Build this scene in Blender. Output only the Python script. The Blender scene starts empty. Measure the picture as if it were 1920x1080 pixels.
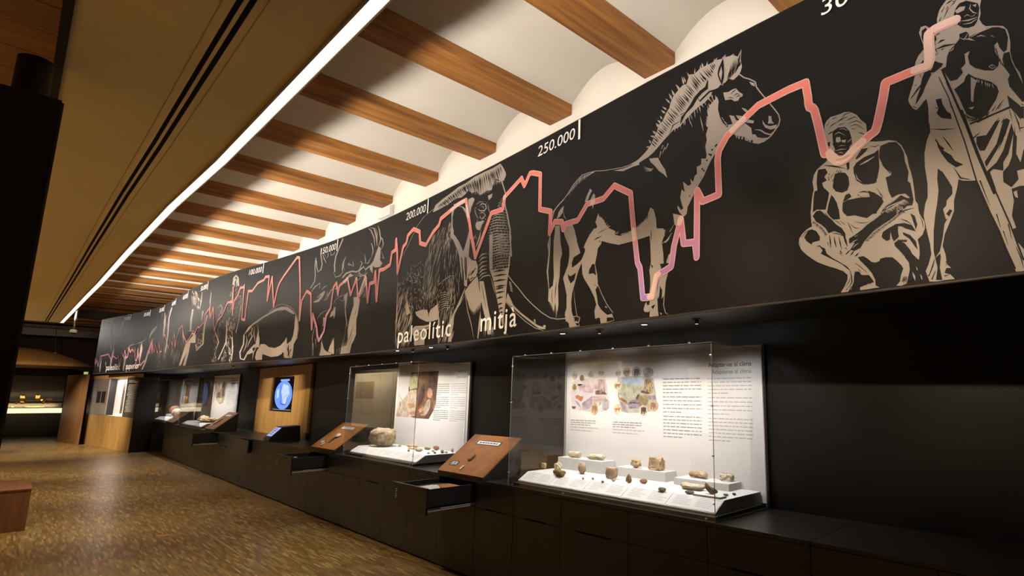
import bpy, bmesh, math, random
from mathutils import Vector, Matrix, noise
from mathutils.geometry import tessellate_polygon
C = bpy.context.scene.collection
SC = bpy.context.scene
random.seed(7)
# ------------------------------------------------------------------ camera, world, exposure
cam = bpy.data.cameras.new('camera'); cam_o = bpy.data.objects.new('camera', cam); C.objects.link(cam_o)
cam_o.matrix_world = Matrix.Translation((0, 0, 1.45)) @ Matrix.Rotation(0.748689, 4, 'Z') @ Matrix.Rotation(0.168399, 4, 'X') @ Matrix.Rotation(-0.006565, 4, 'Y') @ Matrix.Rotation(math.pi/2, 4, 'X')
cam.sensor_width = 36.0; cam.lens = 1045.156/1920*36.0
cam.shift_x = -(1152.704-960)/1920; cam.shift_y = (567.70-540)/1920
cam.clip_start = 0.05; cam.clip_end = 100
SC.camera = cam_o
w = bpy.data.worlds.new('world'); SC.world = w; w.use_nodes = True
w.node_tree.nodes['Background'].inputs[0].default_value = (0.10, 0.075, 0.05, 1)
w.node_tree.nodes['Background'].inputs[1].default_value = 0.02
SC.view_settings.view_transform = 'Standard'; SC.view_settings.look = 'None'
SC.view_settings.exposure = 0.0; SC.view_settings.gamma = 1.0
SC.view_settings.use_curve_mapping = False
SC.cycles.use_denoising = True
SC.cycles.max_bounces = 10; SC.cycles.transparent_max_bounces = 24; SC.cycles.glossy_bounces = 4; SC.cycles.diffuse_bounces = 4
SC.cycles.caustics_reflective = False; SC.cycles.caustics_refractive = False
SC.cycles.sample_clamp_indirect = 4.0
WARM = (1.0, 0.88, 0.74); WARM2 = (1.0, 0.965, 0.97); GOLD = (1.0, 0.80, 0.52)
COVE_W = 24.0      # watts per metre of the cove strip
BAND_E = 1.25      # brightness of the cove diffuser
CASE_W = 38.0; FLOOR_W = 340.0; BAN_W = 470.0; HALL_W = 1100.0
# points of the dropped ceiling's room-side edge (x, y), z = 3.0
EDGE = [(2.2,.80),(-2.076,.777),(-3.49,.765),(-4.35,.757),(-5.71,.715),(-8.06,.69),(-10.59,.68),(-12.08,.66),(-17.29,.61)]
def edge_y(x):
    for (x0,y0),(x1,y1) in zip(EDGE, EDGE[1:]):
        if x >= x1: return y0+(y1-y0)*(x0-x)/(x0-x1)
    return EDGE[-1][1]
def area(name, loc, rot, sx, sy, power, col=WARM, spread=None):
    l = bpy.data.lights.new(name, 'AREA'); l.shape = 'RECTANGLE'; l.size = sx; l.size_y = sy; l.energy = power; l.color = col
    if spread: l.spread = spread
    o = bpy.data.objects.new(name, l); C.objects.link(o); o.location = loc; o.rotation_euler = rot; return o
def spot(name, loc, target, power, ang, blend=.6, col=WARM, size=.03):
    l = bpy.data.lights.new(name, 'SPOT'); l.energy = power; l.spot_size = math.radians(ang); l.spot_blend = blend; l.color = col; l.shadow_soft_size = size
    o = bpy.data.objects.new(name, l); C.objects.link(o); o.location = loc
    o.rotation_euler = (Vector(target)-Vector(loc)).to_track_quat('-Z','Y').to_euler(); return o
# the LED cove on the dropped ceiling's edge: it throws light across at the wall, its cover plate cuts it off above
xs = [2.2-2.436*i for i in range(9)]
for a, b in zip(xs, xs[1:]):
    m = (a+b)/2; L = a-b; dy = edge_y(b)-edge_y(a)
    area('cove_led', (m, edge_y(m)+.034, 3.085), (math.radians(98), 0, math.atan2(-dy, L)), L, .026, COVE_W*L*(2.1 if m < -13 else 1.5 if m < -8.5 else 1), (1.0, .90, .775))
# ------------------------------------------------------------------ materials
MATS = {}
def mat(name, col, rough=.6, spec=.5, metal=0, emit=None, es=1.0, noise=0, nscale=8, coat=0):
    if name in MATS: return MATS[name]
    m = bpy.data.materials.new(name); m.use_nodes = True; MATS[name] = m
    nt = m.node_tree; b = nt.nodes['Principled BSDF']
    b.inputs['Base Color'].default_value = (*col, 1); b.inputs['Roughness'].default_value = rough
    b.inputs['Specular IOR Level'].default_value = spec; b.inputs['Metallic'].default_value = metal
    if coat: b.inputs['Coat Weight'].default_value = coat
    if emit: b.inputs['Emission Color'].default_value = (*emit, 1); b.inputs['Emission Strength'].default_value = es
    if noise:
        tc = nt.nodes.new('ShaderNodeTexCoord'); n = nt.nodes.new('ShaderNodeTexNoise'); n.inputs['Scale'].default_value = nscale; n.inputs['Detail'].default_value = 6
        r = nt.nodes.new('ShaderNodeValToRGB'); nt.links.new(tc.outputs['Object'], n.inputs['Vector']); nt.links.new(n.outputs['Fac'], r.inputs['Fac'])
        r.color_ramp.elements[0].color = (*[c*(1-noise) for c in col], 1); r.color_ramp.elements[1].color = (*[min(1, c*(1+noise)) for c in col], 1)
        r.color_ramp.elements[0].position = .3; r.color_ramp.elements[1].position = .7
        nt.links.new(r.outputs['Color'], b.inputs['Base Color'])
    return m
def wood(name, c0, c1, stretch, rough=.5, scale=1.0, bump=.15, coords='Object', rnd=0.0, spec=.4, fine=.35):
    m = bpy.data.materials.new(name); m.use_nodes = True; MATS[name] = m
    nt = m.node_tree; b = nt.nodes['Principled BSDF']; N = nt.nodes.new; Lk = nt.links.new
    tc = N('ShaderNodeTexCoord'); mp = N('ShaderNodeMapping'); mp.inputs['Scale'].default_value = stretch
    Lk(tc.outputs[coords], mp.inputs['Vector'])
    oi = N('ShaderNodeObjectInfo'); ad = N('ShaderNodeVectorMath'); ad.operation = 'ADD'; ml = N('ShaderNodeVectorMath'); ml.operation = 'SCALE'
    cb = N('ShaderNodeCombineXYZ')
    for i in range(3): Lk(oi.outputs['Random'], cb.inputs[i])
    Lk(cb.outputs[0], ml.inputs[0]); ml.inputs['Scale'].default_value = 37.0
    Lk(mp.outputs[0], ad.inputs[0]); Lk(ml.outputs[0], ad.inputs[1])
    n = N('ShaderNodeTexNoise'); n.inputs['Scale'].default_value = scale; n.inputs['Detail'].default_value = 9; n.inputs['Roughness'].default_value = .62; n.inputs['Distortion'].default_value = .6
    Lk(ad.outputs[0], n.inputs['Vector'])
    r = N('ShaderNodeValToRGB'); e = r.color_ramp.elements; e[0].position = .36; e[1].position = .64
    e[0].color = (*c0, 1); e[1].color = (*c1, 1); Lk(n.outputs['Fac'], r.inputs['Fac'])
    mp2 = N('ShaderNodeMapping'); mp2.inputs['Scale'].default_value = [c*6 if c > 1.2 else c*1.6 for c in stretch]; Lk(ad.outputs[0], mp2.inputs['Vector'])
    n2 = N('ShaderNodeTexNoise'); n2.inputs['Scale'].default_value = .9; n2.inputs['Detail'].default_value = 6; n2.inputs['Roughness'].default_value = .7; Lk(mp2.outputs[0], n2.inputs['Vector'])
    r2 = N('ShaderNodeValToRGB'); r2.color_ramp.elements[0].position = .30; r2.color_ramp.elements[1].position = .52; r2.color_ramp.elements[0].color = (.50, .42, .36, 1); r2.color_ramp.elements[1].color = (1, 1, 1, 1); Lk(n2.outputs['Fac'], r2.inputs['Fac'])
    mx = N('ShaderNodeMix'); mx.data_type = 'RGBA'; mx.blend_type = 'MULTIPLY'; mx.inputs[0].default_value = fine; Lk(r.outputs['Color'], mx.inputs[6]); Lk(r2.outputs['Color'], mx.inputs[7])
    hs = N('ShaderNodeHueSaturation'); mr = N('ShaderNodeMapRange'); mr.inputs['To Min'].default_value = 1-rnd; mr.inputs['To Max'].default_value = 1+rnd
    Lk(oi.outputs['Random'], mr.inputs['Value']); Lk(mr.outputs[0], hs.inputs['Value']); Lk(mx.outputs[2], hs.inputs['Color'])
    Lk(hs.outputs[0], b.inputs['Base Color']); b.inputs['Roughness'].default_value = rough; b.inputs['Specular IOR Level'].default_value = spec
    if bump:
        bp = N('ShaderNodeBump'); bp.inputs['Strength'].default_value = bump; bp.inputs['Distance'].default_value = .01
        Lk(n.outputs['Fac'], bp.inputs['Height']); Lk(bp.outputs[0], b.inputs['Normal'])
    return m
def glass_mat():
    m = bpy.data.materials.new('clear_acrylic'); m.use_nodes = True; nt = m.node_tree; nt.nodes.clear(); N = nt.nodes.new
    o = N('ShaderNodeOutputMaterial'); mx = N('ShaderNodeMixShader'); t = N('ShaderNodeBsdfTransparent'); g = N('ShaderNodeBsdfGlossy'); f = N('ShaderNodeFresnel')
    f.inputs['IOR'].default_value = 1.47; g.inputs['Roughness'].default_value = 0.0; t.inputs[0].default_value = (.975, .975, .965, 1)
    ge = N('ShaderNodeNewGeometry'); mr = N('ShaderNodeMapRange'); mr.inputs['To Min'].default_value = 1.62; mr.inputs['To Max'].default_value = 1/1.62
    nt.links.new(ge.outputs['Backfacing'], mr.inputs['Value']); nt.links.new(mr.outputs[0], f.inputs['IOR'])   # thin sheet: same reflectance from both sides
    nt.links.new(f.outputs[0], mx.inputs[0]); nt.links.new(t.outputs[0], mx.inputs[1]); nt.links.new(g.outputs[0], mx.inputs[2]); nt.links.new(mx.outputs[0], o.inputs[0])
    return m
GLASS = glass_mat()
PLASTER = mat('cream_plaster', (.80, .765, .70), .85, .2, noise=.03, nscale=2)
SOFFIT_P = mat('beige_gypsum', (.74, .665, .44), .75, .3, noise=.03, nscale=1.2)
BLACK_W = mat('black_wall_paint', (.0055, .0045, .004), .45, .35, noise=.15, nscale=3)
BLACK_C = mat('black_counter_laminate', (.0145, .0115, .009), .36, .5, noise=.12, nscale=5)
BLACK_M = mat('black_satin_metal', (.012, .011, .011), .45, .5)
DARKRED = mat('dark_red_paint', (.035, .012, .008), .7, .3)
WHITE = mat('white_lacquer', (.86, .85, .83), .45, .4)
PANELW = mat('white_print_board', (.82, .80, .79), .55, .3)
PAPER = mat('white_paper', (.8, .78, .74), .8, .2)
INK = mat('black_print', (.03, .028, .03), .7, .2); INK2 = mat('grey_print', (.27, .26, .26), .7, .2); INK3 = mat('light_grey_print', (.46, .45, .44), .7, .2)
CHROME = mat('chrome', (.75, .75, .75), .35, .5, .5); EDGEM = mat('edge_glint_grey', (.50, .49, .47), .15, .6)
DIFF = mat('lit_diffuser', (.9, .88, .84), .5, emit=(1, .93, .82), es=BAND_E)
BULB = mat('lit_lens', (1, 1, 1), .4, emit=(1, .92, .8), es=14)
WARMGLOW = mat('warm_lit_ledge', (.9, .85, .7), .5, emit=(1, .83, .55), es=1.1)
BANNER = mat('black_banner_fabric', (.0065, .0058, .0062), .55, .22)
BEIGE = mat('beige_print', (.37, .315, .28), .6, .3); BLACKP = mat('black_drawing_print', (.0065, .0058, .0062), .55, .22)
WHITEP = mat('white_lettering', (.85, .83, .80), .6, .3)
PINKP = mat('pale_pink_print', (.78, .52, .47), .6, .3)
BEAM = wood('old_pine_beam', (.20, .078, .018), (.44, .195, .048), (7, .45, 7), .6, 1.6, .35, rnd=.12, fine=.85)
PLANK = wood('varnished_dark_planks', (.20, .085, .025), (.34, .155, .045), (6, .5, 6), .5, 1.5, .15, rnd=.12)
OAK = wood('golden_oak_veneer', (.30, .16, .040), (.46, .27, .085), (16, 16, 1.0), .45, 1.0, .05, rnd=.05)
OAKD = wood('brown_oak_veneer', (.17, .075, .022), (.27, .13, .042), (12, 12, .9), .4, 1.0, .05)
BENCHW = wood('walnut_bench_veneer', (.13, .05, .018), (.23, .095, .035), (10, 10, .8), .45, 1.0, .05)
LECT = wood('orange_brown_board', (.30, .115, .028), (.38, .155, .042), (5, 5, 5), .6, 1.2, .04, spec=.15)
LECTD = wood('dull_brown_board', (.20, .105, .050), (.27, .15, .075), (5, 5, 5), .6, 1.2, .04, spec=.15)
def bone(name, a, b, sc=14, rough=.8):
    m = bpy.data.materials.new(name); m.use_nodes = True; nt = m.node_tree; p = nt.nodes['Principled BSDF']; N = nt.nodes.new; Lk = nt.links.new
    tc = N('ShaderNodeTexCoord'); n = N('ShaderNodeTexNoise'); n.inputs['Scale'].default_value = sc; n.inputs['Detail'].default_value = 8; n.inputs['Roughness'].default_value = .65
    r = N('ShaderNodeValToRGB'); r.color_ramp.elements[0].position = .36; r.color_ramp.elements[1].position = .62
    r.color_ramp.elements[0].color = (*a, 1); r.color_ramp.elements[1].color = (*b, 1)
    Lk(tc.outputs['Object'], n.inputs['Vector']); Lk(n.outputs['Fac'], r.inputs['Fac']); Lk(r.outputs['Color'], p.inputs['Base Color'])
    bp = N('ShaderNodeBump'); bp.inputs['Strength'].default_value = .6; bp.inputs['Distance'].default_value = .006; Lk(n.outputs['Fac'], bp.inputs['Height']); Lk(bp.outputs[0], p.inputs['Normal'])
    p.inputs['Roughness'].default_value = rough; p.inputs['Specular IOR Level'].default_value = .2; MATS[name] = m; return m
BONE_W = bone('pale_bone', (.56, .43, .28), (.86, .77, .62)); BONE_T = bone('tan_bone', (.34, .20, .10), (.74, .57, .38)); BONE_D = bone('dark_bone', (.07, .045, .022), (.30, .20, .09), 22)
STONE_G = bone('grey_flint', (.06, .055, .05), (.22, .20, .17), 18); STONE_R = bone('reddish_stone', (.25, .12, .07), (.40, .22, .14), 12); ROCK = bone('limestone', (.34, .24, .13), (.66, .54, .37), 16)
AMBER = mat('amber_lit_stone', (.75, .42, .13), .7, .2, noise=.35, nscale=20)
def floor_mat():
    m = bpy.data.materials.new('mosaic_parquet'); m.use_nodes = True; nt = m.node_tree; p = nt.nodes['Principled BSDF']; N = nt.nodes.new; Lk = nt.links.new
    tc = N('ShaderNodeTexCoord'); br = N('ShaderNodeTexBrick'); br.inputs['Scale'].default_value = 1.0; br.inputs['Brick Width'].default_value = .15; br.inputs['Row Height'].default_value = .016
    br.inputs['Mortar Size'].default_value = .0006; br.inputs['Bias'].default_value = 0; br.offset = .37
    br.inputs['Color1'].default_value = (.0, .0, .0, 1); br.inputs['Color2'].default_value = (1, 1, 1, 1); br.inputs['Mortar'].default_value = (.2, .2, .2, 1)
    Lk(tc.outputs['Object'], br.inputs['Vector'])
    r = N('ShaderNodeValToRGB'); e = r.color_ramp.elements; e[0].color = (.150, .080, .020, 1); e[1].color = (.46, .31, .115, 1); e[0].position = 0; e[1].position = 1
    x = e.new(.55); x.color = (.24, .138, .037, 1)
    x = e.new(.85); x.color = (.31, .195, .06, 1)
    Lk(br.outputs['Color'], r.inputs['Fac'])
    n = N('ShaderNodeTexNoise'); n.inputs['Scale'].default_value = .9; n.inputs['Detail'].default_value = 4; Lk(tc.outputs['Object'], n.inputs['Vector'])
    mp = N('ShaderNodeMapping'); mp.inputs['Scale'].default_value = (4, 60, 1); Lk(tc.outputs['Object'], mp.inputs['Vector'])
    n2 = N('ShaderNodeTexNoise'); n2.inputs['Scale'].default_value = 1.0; n2.inputs['Detail'].default_value = 5; Lk(mp.outputs[0], n2.inputs['Vector'])
    mx = N('ShaderNodeMix'); mx.data_type = 'RGBA'; mx.blend_type = 'MULTIPLY'; mx.inputs[0].default_value = .5; Lk(r.outputs['Color'], mx.inputs[6])
    r2 = N('ShaderNodeValToRGB'); r2.color_ramp.elements[0].position = .3; r2.color_ramp.elements[1].position = .7; r2.color_ramp.elements[0].color = (.55, .55, .55, 1); r2.color_ramp.elements[1].color = (1, 1, 1, 1)
    Lk(n2.outputs['Fac'], r2.inputs['Fac']); Lk(r2.outputs['Color'], mx.inputs[7]); Lk(mx.outputs[2], p.inputs['Base Color'])
    mr = N('ShaderNodeMapRange'); mr.inputs['To Min'].default_value = .24; mr.inputs['To Max'].default_value = .42; Lk(n.outputs['Fac'], mr.inputs['Value']); Lk(mr.outputs[0], p.inputs['Roughness'])
    p.inputs['Specular IOR Level'].default_value = .5
    bp = N('ShaderNodeBump'); bp.inputs['Strength'].default_value = .12; bp.inputs['Distance'].default_value = .003; Lk(br.outputs['Color'], bp.inputs['Height']); Lk(bp.outputs[0], p.inputs['Normal'])
    return m
FLOOR = floor_mat()
def line_mat():
    m = bpy.data.materials.new('temperature_curve_print'); m.use_nodes = True; nt = m.node_tree; p = nt.nodes['Principled BSDF']; N = nt.nodes.new; Lk = nt.links.new
    tc = N('ShaderNodeTexCoord'); s = N('ShaderNodeSeparateXYZ'); Lk(tc.outputs['Object'], s.inputs[0])
    mr = N('ShaderNodeMapRange'); mr.inputs['From Min'].default_value = 2.05; mr.inputs['From Max'].default_value = 2.95; Lk(s.outputs['Z'], mr.inputs['Value'])
    r = N('ShaderNodeValToRGB'); e = r.color_ramp.elements; e[0].color = (.36, .22, .58, 1); e[1].color = (.86, .24, .19, 1); x = e.new(.5); x.color = (.66, .24, .32, 1)
    Lk(mr.outputs[0], r.inputs['Fac']); Lk(r.outputs['Color'], p.inputs['Base Color']); p.inputs['Roughness'].default_value = .6; p.inputs['Specular IOR Level'].default_value = .3
    return m
CURVE = line_mat()
# ------------------------------------------------------------------ mesh helpers
class MB:
    def __init__(s): s.v = []; s.f = []; s.m = []
    def quad(s, a, b, c, d, mi=0):
        n = len(s.v); s.v += [a, b, c, d]; s.f.append((n, n+1, n+2, n+3)); s.m.append(mi)
    def poly(s, pts, mi=0):
        n = len(s.v); s.v += list(pts); s.f.append(tuple(range(n, n+len(pts)))); s.m.append(mi)
    def box(s, x0, x1, y0, y1, z0, z1, mi=0):
        n = len(s.v); s.v += [(x0,y0,z0),(x1,y0,z0),(x1,y1,z0),(x0,y1,z0),(x0,y0,z1),(x1,y0,z1),(x1,y1,z1),(x0,y1,z1)]
        for f in ((0,3,2,1),(4,5,6,7),(0,1,5,4),(1,2,6,5),(2,3,7,6),(3,0,4,7)): s.f.append(tuple(n+i for i in f)); s.m.append(mi)
    def prism(s, pts, d, mi=0):
        """closed outline pts (3-D, planar) pushed by vector d"""
        n = len(s.v); k = len(pts); d = Vector(d); s.v += [tuple(p) for p in pts]+[tuple(Vector(p)+d) for p in pts]
        s.f.append(tuple(range(n+k-1, n-1, -1))); s.f.append(tuple(range(n+k, n+2*k))); s.m += [mi, mi]
        for i in range(k): s.f.append((n+i, n+(i+1)%k, n+k+(i+1)%k, n+k+i)); s.m.append(mi)
    def cyl(s, c, r, h, seg=20, axis='z', r2=None, mi=0):
        r2 = r if r2 is None else r2; n = len(s.v)
        for t, rr in ((0, r), (1, r2)):
            for i in range(seg):
                a = 2*math.pi*i/seg; u, v = rr*math.cos(a), rr*math.sin(a)
                p = {'z': (u, v, t*h), 'x': (t*h, u, v), 'y': (u, t*h, v)}[axis]; s.v.append((c[0]+p[0], c[1]+p[1], c[2]+p[2]))
        s.f.append(tuple(range(n+seg-1, n-1, -1))); s.f.append(tuple(range(n+seg, n+2*seg))); s.m += [mi, mi]
        for i in range(seg): s.f.append((n+i, n+(i+1)%seg, n+seg+(i+1)%seg, n+seg+i)); s.m.append(mi)
    def tube(s, pts, r, seg=8, mi=0):
        n = len(s.v); P = [Vector(p) for p in pts]
        for i, p in enumerate(P):
            t = (P[min(i+1, len(P)-1)]-P[max(i-1, 0)]).normalized(); a = t.orthogonal().normalized(); b = t.cross(a)
            for k in range(seg): q = p+(a*math.cos(2*math.pi*k/seg)+b*math.sin(2*math.pi*k/seg))*r; s.v.append(tuple(q))
        for i in range(len(P)-1):
            for k in range(seg): s.f.append((n+i*seg+k, n+i*seg+(k+1)%seg, n+(i+1)*seg+(k+1)%seg, n+(i+1)*seg+k)); s.m.append(mi)
        s.f.append(tuple(n+k for k in range(seg))[::-1]); s.f.append(tuple(n+(len(P)-1)*seg+k for k in range(seg))); s.m += [mi, mi]
    def lathe(s, c, prof, seg=24, mi=0):
        n = len(s.v); k = len(prof)
        for r, z in prof:
            for i in range(seg): a = 2*math.pi*i/seg; s.v.append((c[0]+r*math.cos(a), c[1]+r*math.sin(a), c[2]+z))
        for j in range(k-1):
            for i in range(seg): s.f.append((n+j*seg+i, n+j*seg+(i+1)%seg, n+(j+1)*seg+(i+1)%seg, n+(j+1)*seg+i)); s.m.append(mi)
    def build(s, name, mats, parent=None, smooth=False, bevel=0):
        me = bpy.data.meshes.new(name); me.from_pydata(s.v, [], s.f)
        for m in (mats if isinstance(mats, (list, tuple)) else [mats]): me.materials.append(m)
        for p, i in zip(me.polygons, s.m): p.material_index = i; p.use_smooth = smooth
        me.update(); o = bpy.data.objects.new(name, me); C.objects.link(o)
        if parent: o.parent = parent
        if bevel:
            b = o.modifiers.new('bevel', 'BEVEL'); b.width = bevel; b.segments = 2; b.limit_method = 'ANGLE'
        return o
def tag(o, label=None, cat=None, group=None, kind=None):
    if label: o['label'] = label
    if cat: o['category'] = cat
    if group: o['group'] = group
    if kind: o['kind'] = kind
    return o
def thing(name, loc, label, cat, group=None):
    o = bpy.data.objects.new(name, None); o.empty_display_size = .05; C.objects.link(o); o.location = loc
    return tag(o, label, cat, group)
def sub(o, parent):      # part built in world coordinates under an Empty that may be moved off the origin
    o.parent = parent; o.matrix_parent_inverse = Matrix.Translation(-parent.location); return o
def rot_part(mb, name, m, parent, **k): return sub(mb.build(name, m, None, **k), parent)
# ------------------------------------------------------------------ the room
XR, XL, YW, YB = 2.4, -31.0, 3.34, -6.0
b = MB(); b.quad((XL,YB,0),(XR,YB,0),(XR,YW,0),(XL,YW,0)); tag(b.build('floor', FLOOR), kind='structure')
b = MB(); b.box(XL,XR,YW,YW+.2,2.2,4.62); tag(b.build('wall_back', PLASTER), 'cream plaster wall above the long black banner', kind='structure')
b = MB(); b.box(XL,XR,YW,YW+.2,0,2.2); tag(b.build('wall_back', BLACK_W), 'black wall behind the showcases', kind='structure')
b = MB(); b.box(XL-.2,XL,YB,YW+.2,0,4.62); tag(b.build('wall_far', DARKRED), 'dark red wall at the far end of the hall', kind='structure')
b = MB(); b.box(XR,XR+.2,YB,YW+.2,0,4.62); tag(b.build('wall_right', BLACK_W), kind='structure')
b = MB(); b.box(XL,XR,YB-.2,YB,0,4.62); tag(b.build('wall_left', BLACK_W), kind='structure')
# vaulted ceiling: brick vaults plastered cream between old pine beams, every beam and vault a piece of the ceiling
b = MB(); b.box(XL-.2,XR+.2,YB-.2,YW+.2,4.62,4.75); ceil = tag(b.build('ceiling', PLASTER), 'ceiling of cream vaults between brown wooden beams', kind='structure')
PITCH = 1.226; BW = .325
xr0 = -2.455+PITCH*3
vault_me = beam_me = None
for k in range(28):
    xr = xr0-PITCH*k; xl = xr-BW
    if xl < XL-.5: break
    if beam_me is None:
        b = MB(); c = .008; pr = [(-BW/2,0,.22),(-BW/2,0,c),(-BW/2+c,0,0),(BW/2-c,0,0),(BW/2,0,c),(BW/2,0,.22)]
        b.prism(pr, (0, -(YW-YB), 0)); o = b.build('ceiling_beam', BEAM, ceil); beam_me = o.data
    else:
        o = bpy.data.objects.new('ceiling_beam', beam_me); C.objects.link(o); o.parent = ceil
    o.location = ((xl+xr)/2, YW, 4.11)
    g = PITCH-BW
    if vault_me is None:
        b = MB(); n = 12; pts = []
        for i in range(n+1):
            t = i/n; x = -g/2+g*t; z = 4.215+.215*math.sin(math.pi*t)**.9; pts.append((x, z))
        for (x0,z0),(x1,z1) in zip(pts, pts[1:]):
            b.quad((x0,YW,z0),(x0,YB,z0),(x1,YB,z1),(x1,YW,z1))
        o = b.build('vault', PLASTER, ceil, smooth=True); vault_me = o.data
    else:
        o = bpy.data.objects.new('vault', vault_me); C.objects.link(o); o.parent = ceil
    o.location = (xl-g/2, 0, 0)
# dropped ceiling along the left, with two black lighting slots and the lit strip on its edge
ex = [p[0] for p in EDGE]; E0 = -17.29
dc = MB()
L0, S0, S1, S2, S3 = -.01, .426, .447, .462, .484   # left edge, slots
def strip(y0f, y1f, z, mb, t=.02):
    for a, c in zip(EDGE, EDGE[1:]):
        mb.box(c[0], a[0], 0, 0, z, z+t) if False else None
        p = [(a[0], y0f(a), z), (c[0], y0f(c), z), (c[0], y1f(c), z), (a[0], y1f(a), z)]
        mb.prism(p, (0, 0, t))
sh = lambda a: a[1]-.777
strip(lambda a: L0, lambda a: S0+sh(a)*.3, 3.0, dc); strip(lambda a: S1+sh(a)*.3, lambda a: S2+sh(a)*.3, 3.0, dc); strip(lambda a: S3+sh(a)*.3, lambda a: a[1], 3.0, dc)
strip(lambda a: L0, lambda a: a[1]+.185, 3.225, dc, .02)            # cover plate above
for a, c in zip(EDGE, EDGE[1:]): dc.prism([(a[0],a[1]-.06,3.02),(c[0],c[1]-.06,3.02),(c[0],c[1]-.06,3.225),(a[0],a[1]-.06,3.225)], (0,-.02,0))
dc.box(E0,E0+.02,L0,.61,3.0,3.245)
dco = tag(dc.build('ceiling', SOFFIT_P), 'dropped beige ceiling with two black slots along its length', kind='structure')
for sa, sb in ((S0, S1), (S2, S3)):
    b = MB(); strip(lambda a: sa+sh(a)*.3, lambda a: sb+sh(a)*.3, 3.0025, b, .015); b.build('lighting_slot', mat('slot_black', (.004,.004,.004), .8, .1), dco)
b = MB(); strip(lambda a: S3+sh(a)*.3+.03, lambda a: S3+sh(a)*.3+.034, 2.997, b, .003); strip(lambda a: S0+sh(a)*.3-.04, lambda a: S0+sh(a)*.3-.036, 2.997, b, .003); b.build('shadow_gap', mat('shadow_gap_grey', (.42,.35,.22), .8), dco)
b = MB(); strip(lambda a: L0-.034, lambda a: L0, 2.985, b, .26); b.build('edge_trim', mat('black_trim', (.008,.007,.006), .7, .2), dco)
b = MB(); strip(lambda a: a[1]-.012, lambda a: a[1], 2.985, b, .03); b.build('edge_trim', mat('grey_trim', (.3,.26,.2), .5), dco)
led = MB(); strip(lambda a: a[1], lambda a: a[1]+.058, 2.998, led, .012); o = led.build('cove_light_strip', DIFF); tag(o, 'long glowing white light strip on the edge of the dropped ceiling', 'light strip')
b = MB(); strip(lambda a: a[1]+.058, lambda a: a[1]+.066, 2.992, b, .094); b.build('outer_lip', WHITE, o)
# timber boarding left of the dropped ceiling
wc = MB(); pl = None
wco = thing('ceiling', (0,0,3.3), None, None); wco['kind'] = 'structure'; wco['label'] = 'dark wooden boarding left of the dropped ceiling'
for i in range(64):
    x = 2.2-.30*i
    if pl is None:
        bb = MB(); bb.box(-.1475,.1475,-3.2,-.05,0,.03); o = bb.build('ceiling_plank', PLANK, wco, bevel=.004); pl = o.data
    else: o = bpy.data.objects.new('ceiling_plank', pl); C.objects.link(o); o.parent = wco
    o.location = (x, 0, 0)
# ------------------------------------------------------------------ the partition in the left foreground and the black can light behind it
t = thing('partition', (-2.79,-.8,0), 'tall black partition panel at the left edge, end-on to the hall', 'partition')
b = MB(); b.box(-2.83,-2.75,-1.8,.004,0,2.5); rot_part(b, 'panel', BLACK_M, t)
b = MB(); b.box(-2.834,-2.746,.004,.011,0,2.49); rot_part(b, 'lit_edge_line', mat('lit_edge_grey', (.06,.055,.05), .3), t)  # greyer strip paints the lit line down the panel's edge
t = thing('can_light', (-3.6,-.095,2.8), 'black cylindrical ceiling spotlight above the black partition', 'spotlight')
b = MB(); b.cyl((-3.6,-.10,2.70), .062, .28, 32); rot_part(b, 'housing', BLACK_M, t)
b = MB(); b.cyl((-3.6,-.10,2.98), .055, .004, 32); rot_part(b, 'cap', BLACK_M, t)
b = MB(); b.cyl((-3.6,-.16,.0), .02, 2.70, 14); b.cyl((-3.6,-.16,.0), .16, .012, 24); rot_part(b, 'post', BLACK_M, t)
# bench
t = thing('bench', (-9.4,0,0), 'low walnut box bench on the parquet at the left edge', 'bench')
b = MB(); b.box(-9.89,-8.92,-1.5,.33,.42,.437); rot_part(b, 'seat', BENCHW, t, bevel=.003)
b = MB(); b.box(-9.885,-8.925,-1.495,.325,.0,.42); rot_part(b, 'body', BENCHW, t)
b = MB(); b.box(-9.28,-9.22,-.02,.06,.437,.4395); rot_part(b, 'label_plate', mat('pale_plate', (.5,.45,.4), .4), t)
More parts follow.
